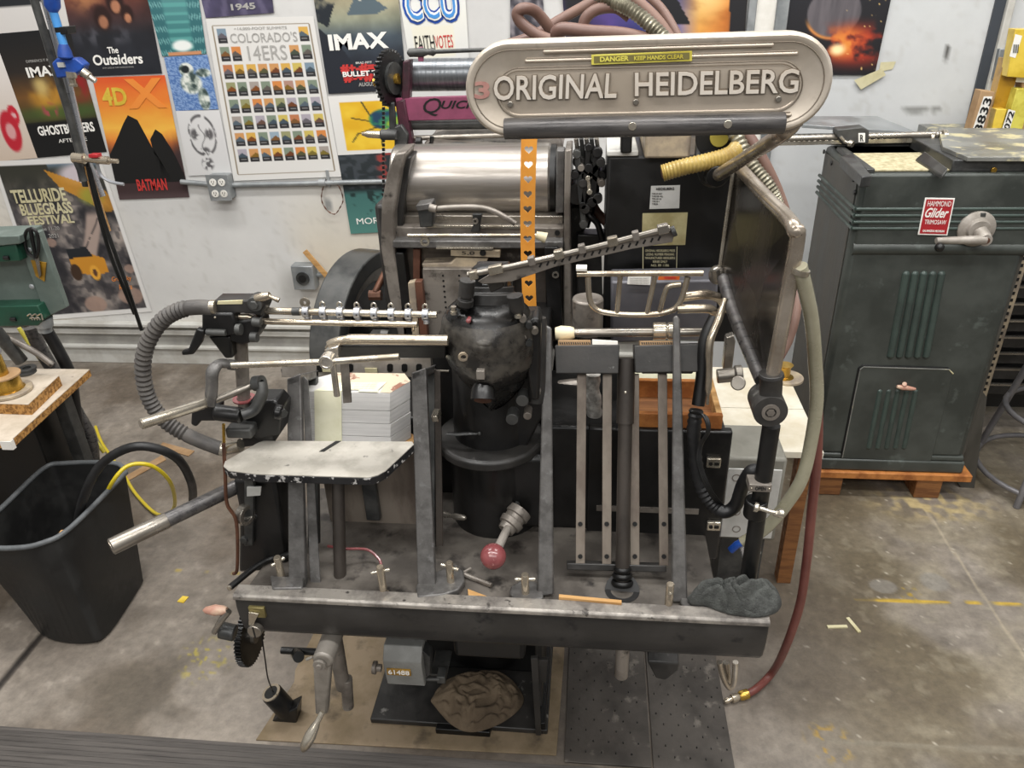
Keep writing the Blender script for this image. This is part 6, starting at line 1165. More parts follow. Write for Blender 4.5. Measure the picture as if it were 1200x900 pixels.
for u, v in ((598, 122), (745, 119.5), (912, 116)):
    c = Yp(u, v, YZ-.001); mb = MB(); mb.cyl(c, c+V(0, -.003, 0), .004, seg=12); part('rivet', mb, 'steel', .001, gd)
mb = MB(); mb.prism([Yp(693, 64, YZ-.002), Yp(811, 59.5, YZ-.002), Yp(811, 71.5, YZ-.002), Yp(693, 76, YZ-.002)], (0, -.0012, 0)); part('warning_plate', mb, 'yellow', .0003, gd)
mb = MB(); mb.prism([Yp(696, 66, YZ-.0033), Yp(808, 61.5, YZ-.0033), Yp(808, 69.5, YZ-.0033), Yp(696, 74, YZ-.0033)], (0, -.0003, 0)); part('warning_panel', mb, 'olive', 0, gd)
text('DANGER', 'yellow', gd, Yp(703, 72.6, YZ-.0038), Yp(737, 71.3, YZ-.0038), Yp(703, 66.6, YZ-.0038), bold=.04, name='warning_lettering')
text('KEEP HANDS CLEAR', 'yellow', gd, Yp(743, 70.8, YZ-.0038), Yp(801, 68.6, YZ-.0038), Yp(743, 65.8, YZ-.0038), bold=.03, name='warning_lettering')
a = Yp(591, 151, YZ-.006); b2 = Yp(919, 144, YZ-.006); mb = MB(); mb.tube2(a, b2, [(0, .0128), (.003, .0135), (.997, .0135), (1, .0128)]); tb = part('guard_tube_bar', mb, 'tubegrey')
for u, v in ((741, 148), (853, 145.5)):
    c = Yp(u, v, YZ-.0190); mb = MB(); mb.cyl(c+V(0, .003, 0), c+V(0, -.0015, 0), .0052, seg=16); s_ = part('tube_screw', mb, 'steelb', .0006, tb)
mb = MB(); mb.tube([Yp(935, 140, YZ+.035), Yp(915, 158, YZ+.05), Yp(880, 181, 1.3), Yp(842, 205, 1.5)], [.010, .011, .0115, .012], 14, smooth=6); part('guard_arm', mb, 'oldchrome')
mb = MB(); a = Yp(840, 207, 1.5); mb.tube2(a+V(0, .1, 0), a+V(0, -.002, 0), [(0, .03), (.7, .03), (.75, .022), (1, .02)]); part('arm_socket', mb, 'black', .002)
# ---- upper roller unit (pink frame)
RU = thing('roller_unit', Yp(500, 130, 1.86), 'small pink framed inking roller unit standing on the press left of the sign', 'roller unit')
YU = 1.84
def rp(name, mb, m, bev=0, parent=None): return mk(name, mb, m, parent or RU, bev)
mb = MB(); mb.prism([Yp(463, 115, YU), Yp(600, 111, YU), Yp(600, 139, YU), Yp(467, 142, YU)], (0, .012, 0)); fm = rp('frame', mb, 'pink', .002)
mb = MB(); mb.prism([Yp(463, 120, YU-.006), Yp(474, 116, YU-.006), Yp(478, 140, YU-.006), Yp(486, 178, YU-.006), Yp(471, 180, YU-.006)], (0, .03, 0)); mb.prism([Yp(472, 72, YU), Yp(481, 70, YU), Yp(480, 116, YU), Yp(470, 118, YU)], (0, .03, 0)); rp('frame_leg', mb, 'pinkdk', .003, fm)
text('Q', 'ink', fm, Yp(496, 136, YU-.0006), Yp(517, 136, YU-.0006), Yp(496, 115, YU-.0006), shear=.25); text('UICK', 'ink', fm, Yp(517, 127.5, YU-.0006), Yp(560, 127, YU-.0006), Yp(517, 118, YU-.0006), shear=.3, bold=.02)
mb = MB(); mb.tube2(Yp(481, 88, YU+.06), Yp(640, 86, YU+.06), [(0, .036), (1, .036)], 40); rp('upper_roller', mb, 'drumm2')
mb = MB(); mb.cyl(Yp(474, 88, YU+.05), Yp(486, 88, YU+.05), .016); rp('roller_shaft', mb, 'iron')
mb = MB(); mb.cyl(Yp(482, 146, YU+.03), Yp(640, 144, YU+.03), .0125); rp('lower_roller', mb, 'iron')
mb = MB(); mb.cyl(Yp(478, 162, YU+.02), Yp(670, 156, YU+.02), .006); rp('tie_rod', mb, 'steel')
mb = MB(); mb.tube2(Yp(477, 62, YU), Yp(600, 57, YU), [(0, .002), (.02, .009), (.15, .010), (.2, .006), (.25, .009), (.28, .0045), (1, .0045)], 14); rp('lever_rod', mb, 'iron')
mb = MB(); mb.prism([Yp(489, 56, YU-.002), Yp(495, 55, YU-.002), Yp(496, 72, YU-.002), Yp(490, 72, YU-.002)], (0, .01, 0)); rp('lever_post', mb, 'pink', .001)
c = Yp(458, 92, YU); mb = MB(); mb.gear(c, (1, -.35, 0), .062, 34, .012, .006, .12); rp('sprocket', mb, 'castblk', 0)
mb = MB(); mb.tube2(c+V(-.04, 0, -.008), c+V(.02, -.004, 0), [(0, .01), (.25, .01), (.3, .017), (.55, .017), (.6, .009), (1, .012)]); rp('hub', mb, 'brass')
mb = MB(); mb.cyl(c+V(.0, 0, 0), c+V(.012, -.004, 0), .035); rp('sprocket_plate', mb, 'iron')
mb = MB()
for k in range(46):
    q = Yp(449.5, 64+k*5.4*(.98), YU-.012+.0006*k); mb.box((q.x-.003, q.y-.003, q.z-.0035), (q.x+.003, q.y+.003, q.z+.0035))
h = rp('drive_chain', mb, 'ink')
mb = MB(); mb.prism([Yp(455, 120, YU-.02), Yp(462, 120, YU-.02), Yp(464, 152, YU-.02), Yp(456, 152, YU-.02)], (0, .01, 0)); mb.prism([Yp(452, 152, YU-.02), Yp(470, 146, YU-.02), Yp(478, 158, YU-.02), Yp(476, 178, YU-.02), Yp(462, 176, YU-.02), Yp(462, 164, YU-.02)], (0, .04, 0)); mb.cyl(Yp(446, 158, YU-.03), Yp(466, 158, YU-.03), .012); rp('chain_bracket', mb, 'iron', .003)
mb = MB(); mb.tube2(Yp(424, 157, YU-.03), Yp(448, 158, YU-.03), [(0, .003), (.3, .008), (1, .009)]); rp('pointed_handle', mb, 'nickel')
mb = MB(); mb.cyl(Yp(488, 166, YU-.02), Yp(494, 166, YU-.02), .011, seg=10); mb.tube([Yp(496, 178, YU), Yp(505, 168, YU), Yp(506, 160, YU)], .005, 8, smooth=4); rp('adjuster', mb, 'black')
# ---- paper reams on the delivery pile
ZT = .93
FT = [Zp(u, v, ZT) for u, v in ((360, 458), (457, 461), (481, 447), (474, 438), (392, 437), (357, 446))]
hs_ = [.036, .026, .026, .028]; off = 0
for i, hh in enumerate(hs_):
    j = V(random.uniform(-.001, .001), 0, 0); mb = MB(); mb.prism([p-LU*(off+.0004)+j for p in FT], -LU*(hh-.0008)); off += hh
    tag(mk('paper_ream', mb, 'paper', None, .0008), ['topmost', 'second from the top', 'third from the top', 'bottom'][i]+' block of grey white paper in the stack behind the shelf', 'paper', 'paper blocks stacked on the delivery pile')
mb = MB(); mb.prism([p-LU*(off+.0005) for p in FT[:2]]+[FT[2]+V(.02, .0, 0)-LU*(off+.0005)]+[p-LU*(off+.0005) for p in FT[3:]], -LU*.01); part('delivery_pile_board', mb, 'wood', .001)
def tp(s_, t_, e=.0008): a = FT[0]*(1-s_)+FT[1]*s_; b = FT[5]*(1-s_)+FT[3]*s_; c = a*(1-t_)+b*t_; return V(c.x, c.y, ZT+e)
mb = MB(); n_ = V(0, -1, .4)*.0012
mb.prism([tp(.09, 0)+n_, tp(.42, 0)+n_, tp(.42, 0)+n_-LU*.114, tp(.09, 0)+n_-LU*.114], V(0, -.0006, 0))
jt = tag(mk('job_ticket', mb, 'paperyellow', None, smooth=False), 'pale yellow job sheet folded over the top and front of the paper stack', 'sheet')
mb = MB(); mb.prism([tp(.09, 0, .0014)+n_*.5, tp(.42, 0, .0014)+n_*.5, tp(.44, .12, .0014), tp(.62, .12, .0014), tp(.62, .0, .0014), tp(.86, .0, .0014), tp(.84, .12, .0014), tp(.88, .55, .0014), tp(.30, .6, .0014)], (0, 0, .0004)); mk('top_fold', mb, 'paperyellow', jt, smooth=False)
for k in range(5): text('order stock quantity colour', 'greytext', jt, tp(.46, .16+.08*k, .0022), tp(.8, .16+.08*k, .0022), tp(.46, .20+.08*k, .0022), ext=.0002)
mb = MB(); mb.prism([tp(.3, .62, .0004), tp(.86, .57, .0004), tp(.88, .02, .0004), V(FT[1].x, FT[1].y, ZT+.0004), V(FT[2].x, FT[2].y, ZT+.0004), V(FT[3].x, FT[3].y, ZT+.0004), V(FT[4].x, FT[4].y, ZT+.0004)], (0, 0, .0004)); tag(mk('kraft_sheet', mb, 'paperbrown', None, smooth=False), 'brown and rust printed sheet lying on top of the paper stack', 'sheet')
# slotted guide bar behind the stack
y = 1.41
mb = MB(); mb.prism([Yp(330, 422, y), Yp(505, 419, y), Yp(511, 423, y), Yp(512, 470, y), Yp(505, 470, y), Yp(503, 442, y), Yp(330, 442, y)], (0, .004, 0)); gb = part('slotted_guide', mb, 'guidem', .001)
mb = MB()
for u, w in ((376, 5), (409, 5), (457, 3.4), (474, 3.4), (491, 3.4)):
    mb.prism([Yp(u-w, 428, y-.001), Yp(u-w*.5, 426.5, y-.001), Yp(u+w*.5, 426.5, y-.001), Yp(u+w, 428, y-.001), Yp(u+w, 434, y-.001), Yp(u+w*.5, 436, y-.001), Yp(u-w*.5, 436, y-.001), Yp(u-w, 434, y-.001)], (0, .0008, 0))
part('slot', mb, 'ink', 0, gb)
mb = MB(); mb.box(Yp(428, 437, y-.004), Yp(442, 431, y-.001)); mb.box(Yp(378, 436, y-.004), Yp(390, 431, y-.001)); part('slot_block', mb, 'tape', .0005, gb)
mb = MB(); mb.box(Yp(330, 440, y+.01), Yp(345, 428, y+.03)); part('guide_end', mb, 'iron', .002, gb)
mb = MB(); mb.cyl(Yp(500, 434, y-.01), Yp(526, 435, y-.01), .0025, seg=8); part('guide_pin', mb, 'steelb')
# ---- tipped cloths
def cloth(name, outline, z0, hgt, m, label, seed, amp, y_plane=None, fold=1., conc=False):
    bm = bmesh.new(); cxy = sum((Vector(p) for p in outline), V(0, 0, 0))/len(outline); n = len(outline); big = catmull(outline+[outline[0]], 10)[:-1]; N_ = len(big); R_ = 26
    vs = []; rg = np.random.RandomState(seed)
    for r in range(R_+1):
        t = r/R_
        for k in range(N_):
            p = cxy+(big[k]-cxy)*t; 
            wx = fbm(np.array([p.x*12+7.]), np.array([p.y*12+seed]), 2)[0]; f1 = fbm(np.array([p.x*26+wx*5+seed]), np.array([p.y*48+wx*7+seed*2.]), 2)[0]; rid = 1-abs(4*f1-2); rid = max(0, rid)**1.3; rid += .35*(fbm(np.array([p.x*110]), np.array([p.y*110]), 2)[0]-.5)
            if conc: q_ = 1-abs(((t*3.1+f1*1.5) % 1)*2-1); rid = q_**2.5*(.4+t)
            f2 = fbm(np.array([p.x*14+seed*3]), np.array([p.y*14+2.]), 2)[0]
            dome = (1-t**3.2)
            h = dome*hgt*(.35+.75*f2)+dome**.35*amp*rid*fold
            vs.append(V(p.x, p.y, z0+max(.0015*(t < 1), h)))
    mb = MB(); fs = [[r*N_+k, r*N_+(k+1) % N_, (r+1)*N_+(k+1) % N_, (r+1)*N_+k] for r in range(1, R_) for k in range(N_)]
    mb.add(vs, fs+[[R_*0+N_+k for k in range(N_)]]); o = tag(mk(name, mb, m, None), label, 'cloth')
    o.data.set_sharp_from_angle(angle=PI)
    s_ = o.modifiers.new('thick', 'SOLIDIFY'); s_.thickness = .003; s_.offset = 1
    s_ = o.modifiers.new('sub', 'SUBSURF'); s_.levels = 1; s_.render_levels = 1
    return o
zt = .619
cloth('shop_towel', [Zp(u, v, zt) for u, v in ((806, 702), (820, 694), (850, 690), (880, 690), (902, 692), (914, 704), (910, 717), (890, 723), (862, 721), (846, 717), (826, 710), (810, 708))], zt, .040, 'cloth', 'crumpled dark grey shop towel on the right end of the press bar', 5, .026)
cloth('tan_rag', [Zp(u, v, .022) for u, v in ((505, 822), (520, 802), (550, 790), (585, 790), (608, 808), (612, 826), (590, 846), (556, 858), (530, 850))], .022, .045, 'ragtan', 'tan cloth rag bunched on the base plate under the press', 11, .016, conc=True)
# ---- loose floor fitting with wire
t = thing('pipe_socket', Zp(324, 838), 'black iron socket fitting with open end hung by a wire under the bar', 'pipe fitting')
a = Zp(318, 826, .07); q0 = Yp(314, 808, 1.16); q1 = Yp(327, 838, 1.22)
mb = MB(); q0 = Zp(318, 812, .10); q1 = q0+V(.022, .012, -.074); mb.tube2(q0, q1, [(0, .0245), (.05, .026), (1, .026)], 28); bd = mk('body', mb, 'castblk', t)
d = (q1-q0).normalized(); mb = MB(); mb.ring(q0-d*.001, d, .0175, .024, .004, 28); mk('rim', mb, 'nickel', t)
mb = MB(); mb.cyl(q0-d*.0012, q0-d*.0008, .018); mk('opening', mb, 'ink', t)
mb = MB(); mb.prism([q1+V(-.038, -.02, -.025), q1+V(.028, -.02, -.025), q1+V(.04, -.02, .035), q1+V(-.01, -.02, .0)], (0, .04, 0)); mk('lug', mb, 'castblk', t, .003)
mb = MB(); mb.tube([Yp(306, 740, 1.15), Yp(311, 775, 1.16), Yp(314, 795, 1.18), q0+V(.0, .008, -.005)], .0018, 6, smooth=4); mk('wire', mb, 'ink', t)
# ================================================================== RIGHT: PLYWOOD SHELF, DRAWER, BOX
ZP = .5
t = thing('plywood_table', V(.51, 2.03, 0), 'low white painted plywood table between the press and the green saw cabinet', 'table')
xs = (.372, .628); ys = (1.79, 2.285)
mb = MB(); mb.box((xs[0], ys[0], ZP-.02), (xs[1], 2.02, ZP)); mb.box((xs[0], 2.023, ZP-.02), (xs[1], ys[1], ZP)); mk('top', mb, 'plywhite', t, .001)
for x, y in ((xs[0]+.03, ys[1]-.03), (xs[1]-.03, ys[1]-.03), (xs[1]-.03, ys[0]+.06)):
    mb = MB(); mb.box((x-.02, y-.02, 0), (x+.02, y+.02, ZP-.02)); mk('leg', mb, 'wooddk', t, .001)
mb = MB(); mb.box((xs[1]-.03, ys[0]+.02, ZP-.1), (xs[1]-.01, ys[1]-.02, ZP-.02)); mk('apron', mb, 'wooddk', t, .001)
c = Zp(922, 444, ZP); tb = thing('round_base', c, 'pale round wooden disc with small brass cup on the plywood table', 'stand')
mb = MB(); mb.cyl(c, c+V(0, 0, .008), .05, seg=36); mk('disc', mb, 'claybeige', tb, .001)
mb = MB(); mb.tube2(c+V(-.01, 0, .008), c+V(-.01, 0, .05), [(0, .03), (.1, .018), (.8, .018), (1, .024)]); mk('cup', mb, 'brass', tb)
t = thing('tool_tray', V(.12, 1.45, PZ), 'open orange wood tray of parts beside the plywood table', 'tray')
zd0 = PZ; zd1 = Yp(840, 487, 1.31).z; xa = Yp(735, 500, 1.31).x; xb = Yp(846, 500, 1.31).x
mb = MB(); mb.box((xa, 1.31, zd0), (xb, 1.322, zd1)); mk('front', mb, 'woodedge', t, .001)
mb = MB(); mb.box((xb-.012, 1.322, zd0), (xb, 1.55, zd1)); mk('side', mb, 'wood', t, .001)
mb = MB(); mb.box((xa, 1.322, zd0), (xb-.012, 1.55, zd0+.006)); mk('bottom', mb, 'wooddk', t)
mb = MB(); mb.box((xa+.01, 1.42, zd0+.006), (xb-.014, 1.432, zd1+.015)); mk('divider', mb, 'woodedge', t, .001)
mb = MB(); mb.prism([V(xa+.02, 1.44, zd1+.0), V(xb-.016, 1.44, zd1+.0), V(xb-.016, 1.54, zd1+.012), V(xa+.02, 1.54, zd1+.012)], (0, 0, .003)); o = tag(mk('tray_sheet', mb, 'paperyellow', None), 'yellowish sheet lying in the open wooden tray', 'sheet')
mb = MB(); 
rb = random.Random(4); mb.tube([Yp(u, v, 1.36) for u, v in ((695, 438), (694, 465), (697, 490), (693, 510), (692, 524))], .017, 18, smooth=6, rf=lambda i: .8+.35*rb.random()); tag(mk('plastic_bag', mb, 'bagm', None), 'crumpled pale plastic sleeve hanging behind the guide strips', 'bag')
t = thing('junction_box', V(.42, 1.66, .27), 'grey electrical box with round knockouts standing behind the black post', 'box')
a = Yp(850, 536, 1.62); b2 = Yp(903, 634, 1.62); mb = MB(); mb.box((a.x, 1.62, b2.z), (b2.x+.01, 1.78, a.z)); mk('housing', mb, 'greyplastic', t, .008)
mb = MB(); mb.box((a.x+.01, 1.616, b2.z+.01), (b2.x, 1.62, a.z-.03)); fcp = mk('face', mb, 'labelw', t, .002)
for i in range(2):
    for k in range(4):
        c = Yp(863+i*18, 560+k*20, 1.6155); mb = MB(); mb.ring(c, (0, 1, 0), .0085, .0105, .002, 20); mk('knockout', mb, 'greysteel', fcp)
mb = MB(); mb.box((a.x+.02, 1.64, 0), (b2.x-.01, 1.76, b2.z)); mk('stand', mb, 'iron', t)
mb = MB(); a = Yp(862, 640, 1.5); mb.tube([Yp(856, 645, 1.42), Yp(864, 638, 1.42), Yp(872, 634, 1.42)], .009, 10); tag(mk('blue_plug', mb, 'blue', None, .001), 'bright blue plug lying low behind the shop towel', 'plug')
mb = MB(); mb.prism([Yp(866, 642, 1.46), Yp(885, 634, 1.46), Yp(893, 650, 1.46), Yp(870, 656, 1.46)], (0, .02, 0)); tag(mk('plastic_cup', mb, 'pvc', None, .004), 'greyish plastic piece beside the blue plug', 'plastic')
# ================================================================== SAW CABINET
SX0, SX1, SY0, SY1 = .765, 1.262, 2.30, 2.72; SZ0, SZ1 = .105, 1.118
SW = thing('saw_cabinet', V(1.01, 2.5, .1), 'dark green trim saw cabinet on a wooden pallet at right', 'saw')
def sp_(name, mb, m, bev=0, parent=None): return mk(name, mb, m, parent or SW, bev)
mb = MB(); mb.box((SX0, SY0, SZ0+.055), (SX1, SY1, SZ1)); sp_('housing', mb, 'sawgreen', .018)
mb = MB(); mb.box((SX0-.003, SY0+.03, SZ0+.06), (SX0, SY1-.03, SZ1-.02)); sp_('side_panel', mb, 'sawdark', .001)
mb = MB(); mb.box((SX0-.008, SY0-.008, SZ0), (SX1+.008, SY1, SZ0+.045)); mb.box((SX0-.003, SY0-.003, SZ0+.045), (SX1+.003, SY1, SZ0+.065)); sp_('plinth', mb, 'sawgreen', .006)
for k in range(4):
    z = Yp(1060, 245+k*7.6, SY0).z; mb = MB(); mb.cyl((SX0-.002, SY0, z), (SX1+.2, SY0, z), .0055, seg=10); mb.cyl((SX0-.002, SY0, z), (SX0-.002, SY1, z), .0055, seg=10); sp_('rib', mb, 'sawrib')
z = Yp(1060, 292, SY0).z; mb = MB(); mb.tube([(SX0+.01, SY0+.012, z), (SX1+.02, SY0+.012, z)], .021, 18); sp_('moulding', mb, 'sawgreen')
# upper front continues wider
z2 = Yp(1100, 300, SY0).z
mb = MB(); mb.prism([V(SX0+.01, SY0-.002, SZ1), V(SX1+.12, SY0-.002, SZ1), V(SX1+.05, SY0-.002, z2), V(SX0+.01, SY0-.002, z2)], (0, .4, 0)); sp_('upper_body', mb, 'sawgreen', .008)
mb = MB(); mb.box((SX1, SY0+.02, SZ0+.05), (SX1+.012, SY1, z2)); sp_('right_skirt', mb, 'sawdark', .002)
def flutes(u0, du, vt, vb, slant, n, w, parent=None):
    for k in range(n):
        a = Yp(u0+k*du+slant, vt, SY0-.003); b2 = Yp(u0+k*du, vb, SY0-.003); mb = MB(); mb.tube([a+V(0, w*.45, 0), b2+V(0, w*.45, 0)], w, 12); mb.ball(a+V(0, w*.45, 0), w); mb.ball(b2+V(0, w*.45, 0), w); sp_('louvre', mb, 'sawrib', 0, parent)
flutes(1044, 10.4, 322, 417, 18, 5, .0115)
dr = [Yp(1008, 433, SY0-.004), Yp(1012, 430, SY0-.004), Yp(1112, 433, SY0-.004), Yp(1117, 438, SY0-.004), Yp(1091, 541, SY0-.004), Yp(987, 537, SY0-.004)]
mb = MB(); mb.prism(dr, (0, .006, 0)); sd = sp_('door', mb, 'sawgreen', .002)
mb = MB(); mb.tube(dr[0:4], .0022, 8); mb.tube([dr[0], dr[5]], .0018, 6); sp_('door_edge', mb, 'sawtop', 0, sd)
mb = MB(); mb.tube([p+V(-.004, .003, .004) for p in (dr[5], dr[0], dr[1], dr[2], dr[3])], .003, 8); sp_('door_gap', mb, 'ink', 0, sd)
flutes(1018, 10.4, 459, 524, 13, 5, .010, sd)
mb = MB(); mb.tube2(Yp(1051, 453, SY0-.016), Yp(1073, 456, SY0-.016), [(0, .005), (.3, .009), (.7, .007), (1, .004)]); mb.cyl(Yp(1060, 452, SY0-.002), Yp(1060, 450, SY0-.022), .007); sp_('door_handle', mb, 'pinkwood', .001, sd)
# badge
bq = [Yp(1084, 231.5, SY0-.004), Yp(1119, 232, SY0-.004), Yp(1110, 276, SY0-.004), Yp(1075, 275, SY0-.004)]
mb = MB(); mb.prism(bq, (0, -.002, 0)); bd = sp_('badge', mb, 'whitetext', .001)
def bl_(s, t, d=.0066): a = bq[0]*(1-s)*(1-t)+bq[1]*s*(1-t)+bq[2]*s*t+bq[3]*(1-s)*t; return V(a.x, SY0-d, a.z)
mb = MB(); mb.prism([bl_(.05, .04, .0062), bl_(.95, .04, .0062), bl_(.95, .96, .0062), bl_(.05, .96, .0062)], (0, -.0004, 0)); sp_('badge_field', mb, 'red', 0, bd)
for s, x0_, x1_, t0, t1, k in (('HAMMOND', .12, .9, .08, .22, {}), ('Glider', .1, .88, .26, .52, dict(shear=.4, bold=.02)), ('TRIMOSAW', .14, .86, .58, .7, {}), ('KALAMAZOO MICHIGAN', .14, .86, .85, .91, dict(bold=.03))):
    text(s, 'whitetext', bd, bl_(x0_, t1, .0068), bl_(x1_, t1, .0068), bl_(x0_, t0, .0068), **k)
# crank
c = Yp(1144, 268, SY0-.004); mb = MB(); mb.tube2(c+V(0, .004, 0), c+V(0, -.025, 0), [(0, .052), (.3, .052), (.45, .046), (.6, .034), (1, .03)], 40); dk = sp_('crank_dial', mb, 'guidem', .001)
c2 = Yp(1156, 282, SY0-.06); mb = MB(); mb.cyl(c+V(0, -.02, 0), V(c2.x, c2.y+.01, c2.z), .02); mb.cyl(c2+V(0, .02, 0), c2, .0175); sp_('crank_hub', mb, 'guidem', .002, dk)
mb = MB(); mb.cyl(c2, c2+V(0, -.003, 0), .009, seg=16); sp_('crank_screw', mb, 'rust', 0, dk)
mb = MB(); e = Yp(1097, 282, SY0-.06); mb.tube([V(c2.x, c2.y+.008, c2.z), e], [.014, .009], 14); sp_('crank_arm', mb, 'guidem', 0, dk)
mb = MB(); mb.ball(Yp(1101, 290, SY0-.075), .013); sp_('crank_knob', mb, 'black', 0, dk)
mb = MB(); a = Yp(1150, 252, SY0-.006); mb.box((a.x-.006, a.y-.01, a.z-.004), (a.x+.008, a.y+.004, a.z+.008)); sp_('dial_pointer', mb, 'iron', .001)
# top surfaces
mb = MB(); mb.box((SX0+.035, SY0+.03, SZ1), (SX0+.27, SY1-.16, SZ1+.004)); sp_('chip_tray', mb, 'sawdust')
mb = MB(); mb.prism([Zp(1000, 180, SZ1+.03), Zp(1022, 206, SZ1+.03), Zp(1010, 207, SZ1+.03), Zp(985, 183, SZ1+.03)], (0, 0, -.03)); mb.box((SX0+.01, SY0+.01, SZ1-.002), (SX0+.035, SY1-.1, SZ1+.012)); sp_('left_rail', mb, 'iron', .003)
mb = MB(); a = Zp(1084, 178, SZ1+.02); b2 = Zp(1109, 200, SZ1+.02); mb.prism([Zp(1073, 186, SZ1+.01), Zp(1084, 177, SZ1+.03), Zp(1111, 197, SZ1+.03), Zp(1104, 206, SZ1+.01)], (0, 0, -.012)); sp_('sliding_stop', mb, 'iron', .003)
tz = SZ1+.045
rt_ = [Zp(1105, 172, tz), Zp(1134, 184, tz), Zp(1260, 184, tz), Zp(1260, 160, tz), Zp(1190, 150, tz), Zp(1100, 150, tz)]
mb = MB(); mb.prism([p-V(0, 0, .012) for p in rt_], (0, 0, .012)); sp_('right_table', mb, 'sawtop', .001)
mb = MB(); mb.box((Zp(1112, 200, SZ1).x, SY0+.02, SZ1-.001), (SX1+.12, SY1, tz-.012)); sp_('table_riser', mb, 'iron', .003)
mb = MB(); a = Yp(1164, 199, SY0+.018); mb.cyl(a, a+V(0, -.006, 0), .008); sp_('riser_bolt', mb, 'brass', .001)
bt = [Zp(953, 156, tz), Zp(1068, 152, tz), Zp(1027, 137, tz), Zp(945, 137, tz)]
YQ = 2.66
mb = MB(); mb.prism([Yp(940, 146, YQ+.02), Yp(1075, 155, YQ+.02), Yp(1028, 136, YQ+.22), Yp(938, 136, YQ+.22)], (0, 0, -.01)); sp_('rear_table', mb, 'galv', .001)
mb = MB(); mb.prism([Yp(935, 160, YQ), Yp(1106, 158, YQ), Yp(1106, 172, YQ), Yp(1010, 172, YQ), Yp(935, 168, YQ)], (0, .05, 0)); gx_ = sp_('gauge_beam', mb, 'iron', .002)
mb = MB(); mb.tube([Yp(900, 163, YQ-.012), Yp(1103, 157.5, YQ-.012)], .0115, 14, smooth=70, rf=lambda i: 1.06 if i % 2 else .9); sp_('toothed_rod', mb, 'steel', 0, gx_)
mb = MB(); mb.prism([Yp(905, 166, YQ-.02), Yp(1090, 161, YQ-.02), Yp(1090, 167, YQ-.02), Yp(905, 171, YQ-.02)], (0, .02, 0)); sp_('gauge_scale', mb, 'steelb', .001, gx_)
mb = MB(); mb.prism([Yp(981, 152, YQ-.04), Yp(1012, 149, YQ-.04), Yp(1019, 153, YQ-.04), Yp(1018, 168, YQ-.04), Yp(988, 170, YQ-.04), Yp(980, 158, YQ-.04)], (0, .05, 0)); sl = sp_('gauge_slide', mb, 'iron', .003)
mb = MB(); mb.prism([Yp(1006, 156, YQ-.0415), Yp(1014, 156, YQ-.0415), Yp(1014, 167, YQ-.0415), Yp(1006, 167, YQ-.0415)], (0, .002, 0)); lo_ = sp_('slide_label', mb, 'whitetext', .001, sl)
text('R', 'ink', sl, Yp(1008, 165.5, YQ-.042), Yp(1012, 165.5, YQ-.042), Yp(1008, 158, YQ-.042), bold=.02)
mb = MB(); a = Yp(990, 166, YQ-.05); mb.tube2(a, a+V(.02, -.02, -.005), [(0, .006), (.5, .006), (.6, .012), (1, .01)]); mb.cyl(a, Yp(985, 160, YQ-.05), .005); sp_('slide_knob', mb, 'steelb', 0, sl)
mb = MB(); mb.cyl(Yp(1102, 163, YQ-.012), Yp(1107, 163, YQ-.012), .03, seg=24); mb.cyl(Yp(1088, 163, YQ-.012), Yp(1092, 163, YQ-.012), .022); sp_('beam_cap', mb, 'steelb', .001, gx_)
mb = MB()
for u, v in ((962, 176), (973, 183), (990, 196), (1004, 205)): a = X_ = Yp(u, v, SY0); 
q = [(SY1-.02, SZ1-.02), (SY1-.12, SZ1-.035), (SY0+.06, SZ1-.03), (SY0+.03, SZ1-.06)]
for y, z in q: mb = MB(); mb.cyl((SX0-.003, y, z), (SX0-.007, y, z), .007, seg=10); sp_('side_screw', mb, 'ink')
# pallet
t = thing('pallet', V(1.0, 2.5, 0), 'low wooden pallet of planks under the green saw cabinet', 'pallet')
for y in (2.28, 2.48, 2.66):
    mb = MB(); mb.box((.74, y, .078), (1.30, y+.10, .104)); mk('plank', mb, 'woodedge', t, .003)
for x in (.80, 1.13):
    mb = MB(); mb.box((x, 2.29, 0), (x+.085, 2.74, .078)); mk('block', mb, 'wooddk', t, .004)
# dark tall hopper panel leaning right of cabinet
mb = MB(); yq = 2.36; mb.prism([Yp(1150, 457, yq), Yp(1157, 466, yq), Yp(1141, 580, yq), Yp(1133, 583, yq), Yp(1118, 560, yq), Yp(1126, 548, yq)], (0, .02, 0)); tag(mk('metal_sheet', mb, 'sawdark', None, .003), 'narrow dark steel panel standing against the right side of the saw', 'panel')
# ---- rack behind, stool
t = thing('type_rack', V(1.75, 2.9, 0), 'dark rack of thin drawers at the right edge behind the stool', 'rack')
yr = 2.75
mb = MB(); mb.box((1.44, yr+.02, .1), (2.3, 2.83, 1.0)); mk('carcass', mb, 'black', t, .004)
for k in range(12):
    z = .17+k*.066; mb = MB(); mb.box((1.45, yr-.004, z), (2.25, yr+.03, z+.045)); d_ = mk('drawer', mb, 'cast', t, .002)
    mb = MB(); mb.box((1.45, yr-.012, z+.04), (2.25, yr, z+.047)); mk('drawer_lip', mb, 'steel', d_)
mb = MB(); mb.box((Yp(1180, 370, yr-.03).x-.014, yr-.03, .1), (Yp(1180, 370, yr-.03).x+.014, yr-.02, 1.05)); us = mk('upright', mb, 'claybeige', t, .001)
mb = MB(); 
for k in range(36): x = Yp(1180, 370, yr-.03).x; mb.box((x-.004, yr-.031, .12+k*.026), (x+.004, yr-.03, .132+k*.026))
mk('slot', mb, 'ink', us)
t = thing('shop_stool', V(1.62, 2.42, 0), 'grey tubular shop stool with foot ring at the right edge', 'stool')
cs = V(1.62, 2.42, 0); mb = MB(); mb.tube2(cs+V(0, 0, .60), cs+V(0, 0, .64), [(0, .15), (.3, .165), (.8, .165), (1, .15)], 36); mk('seat', mb, 'stoolg', t, .003)
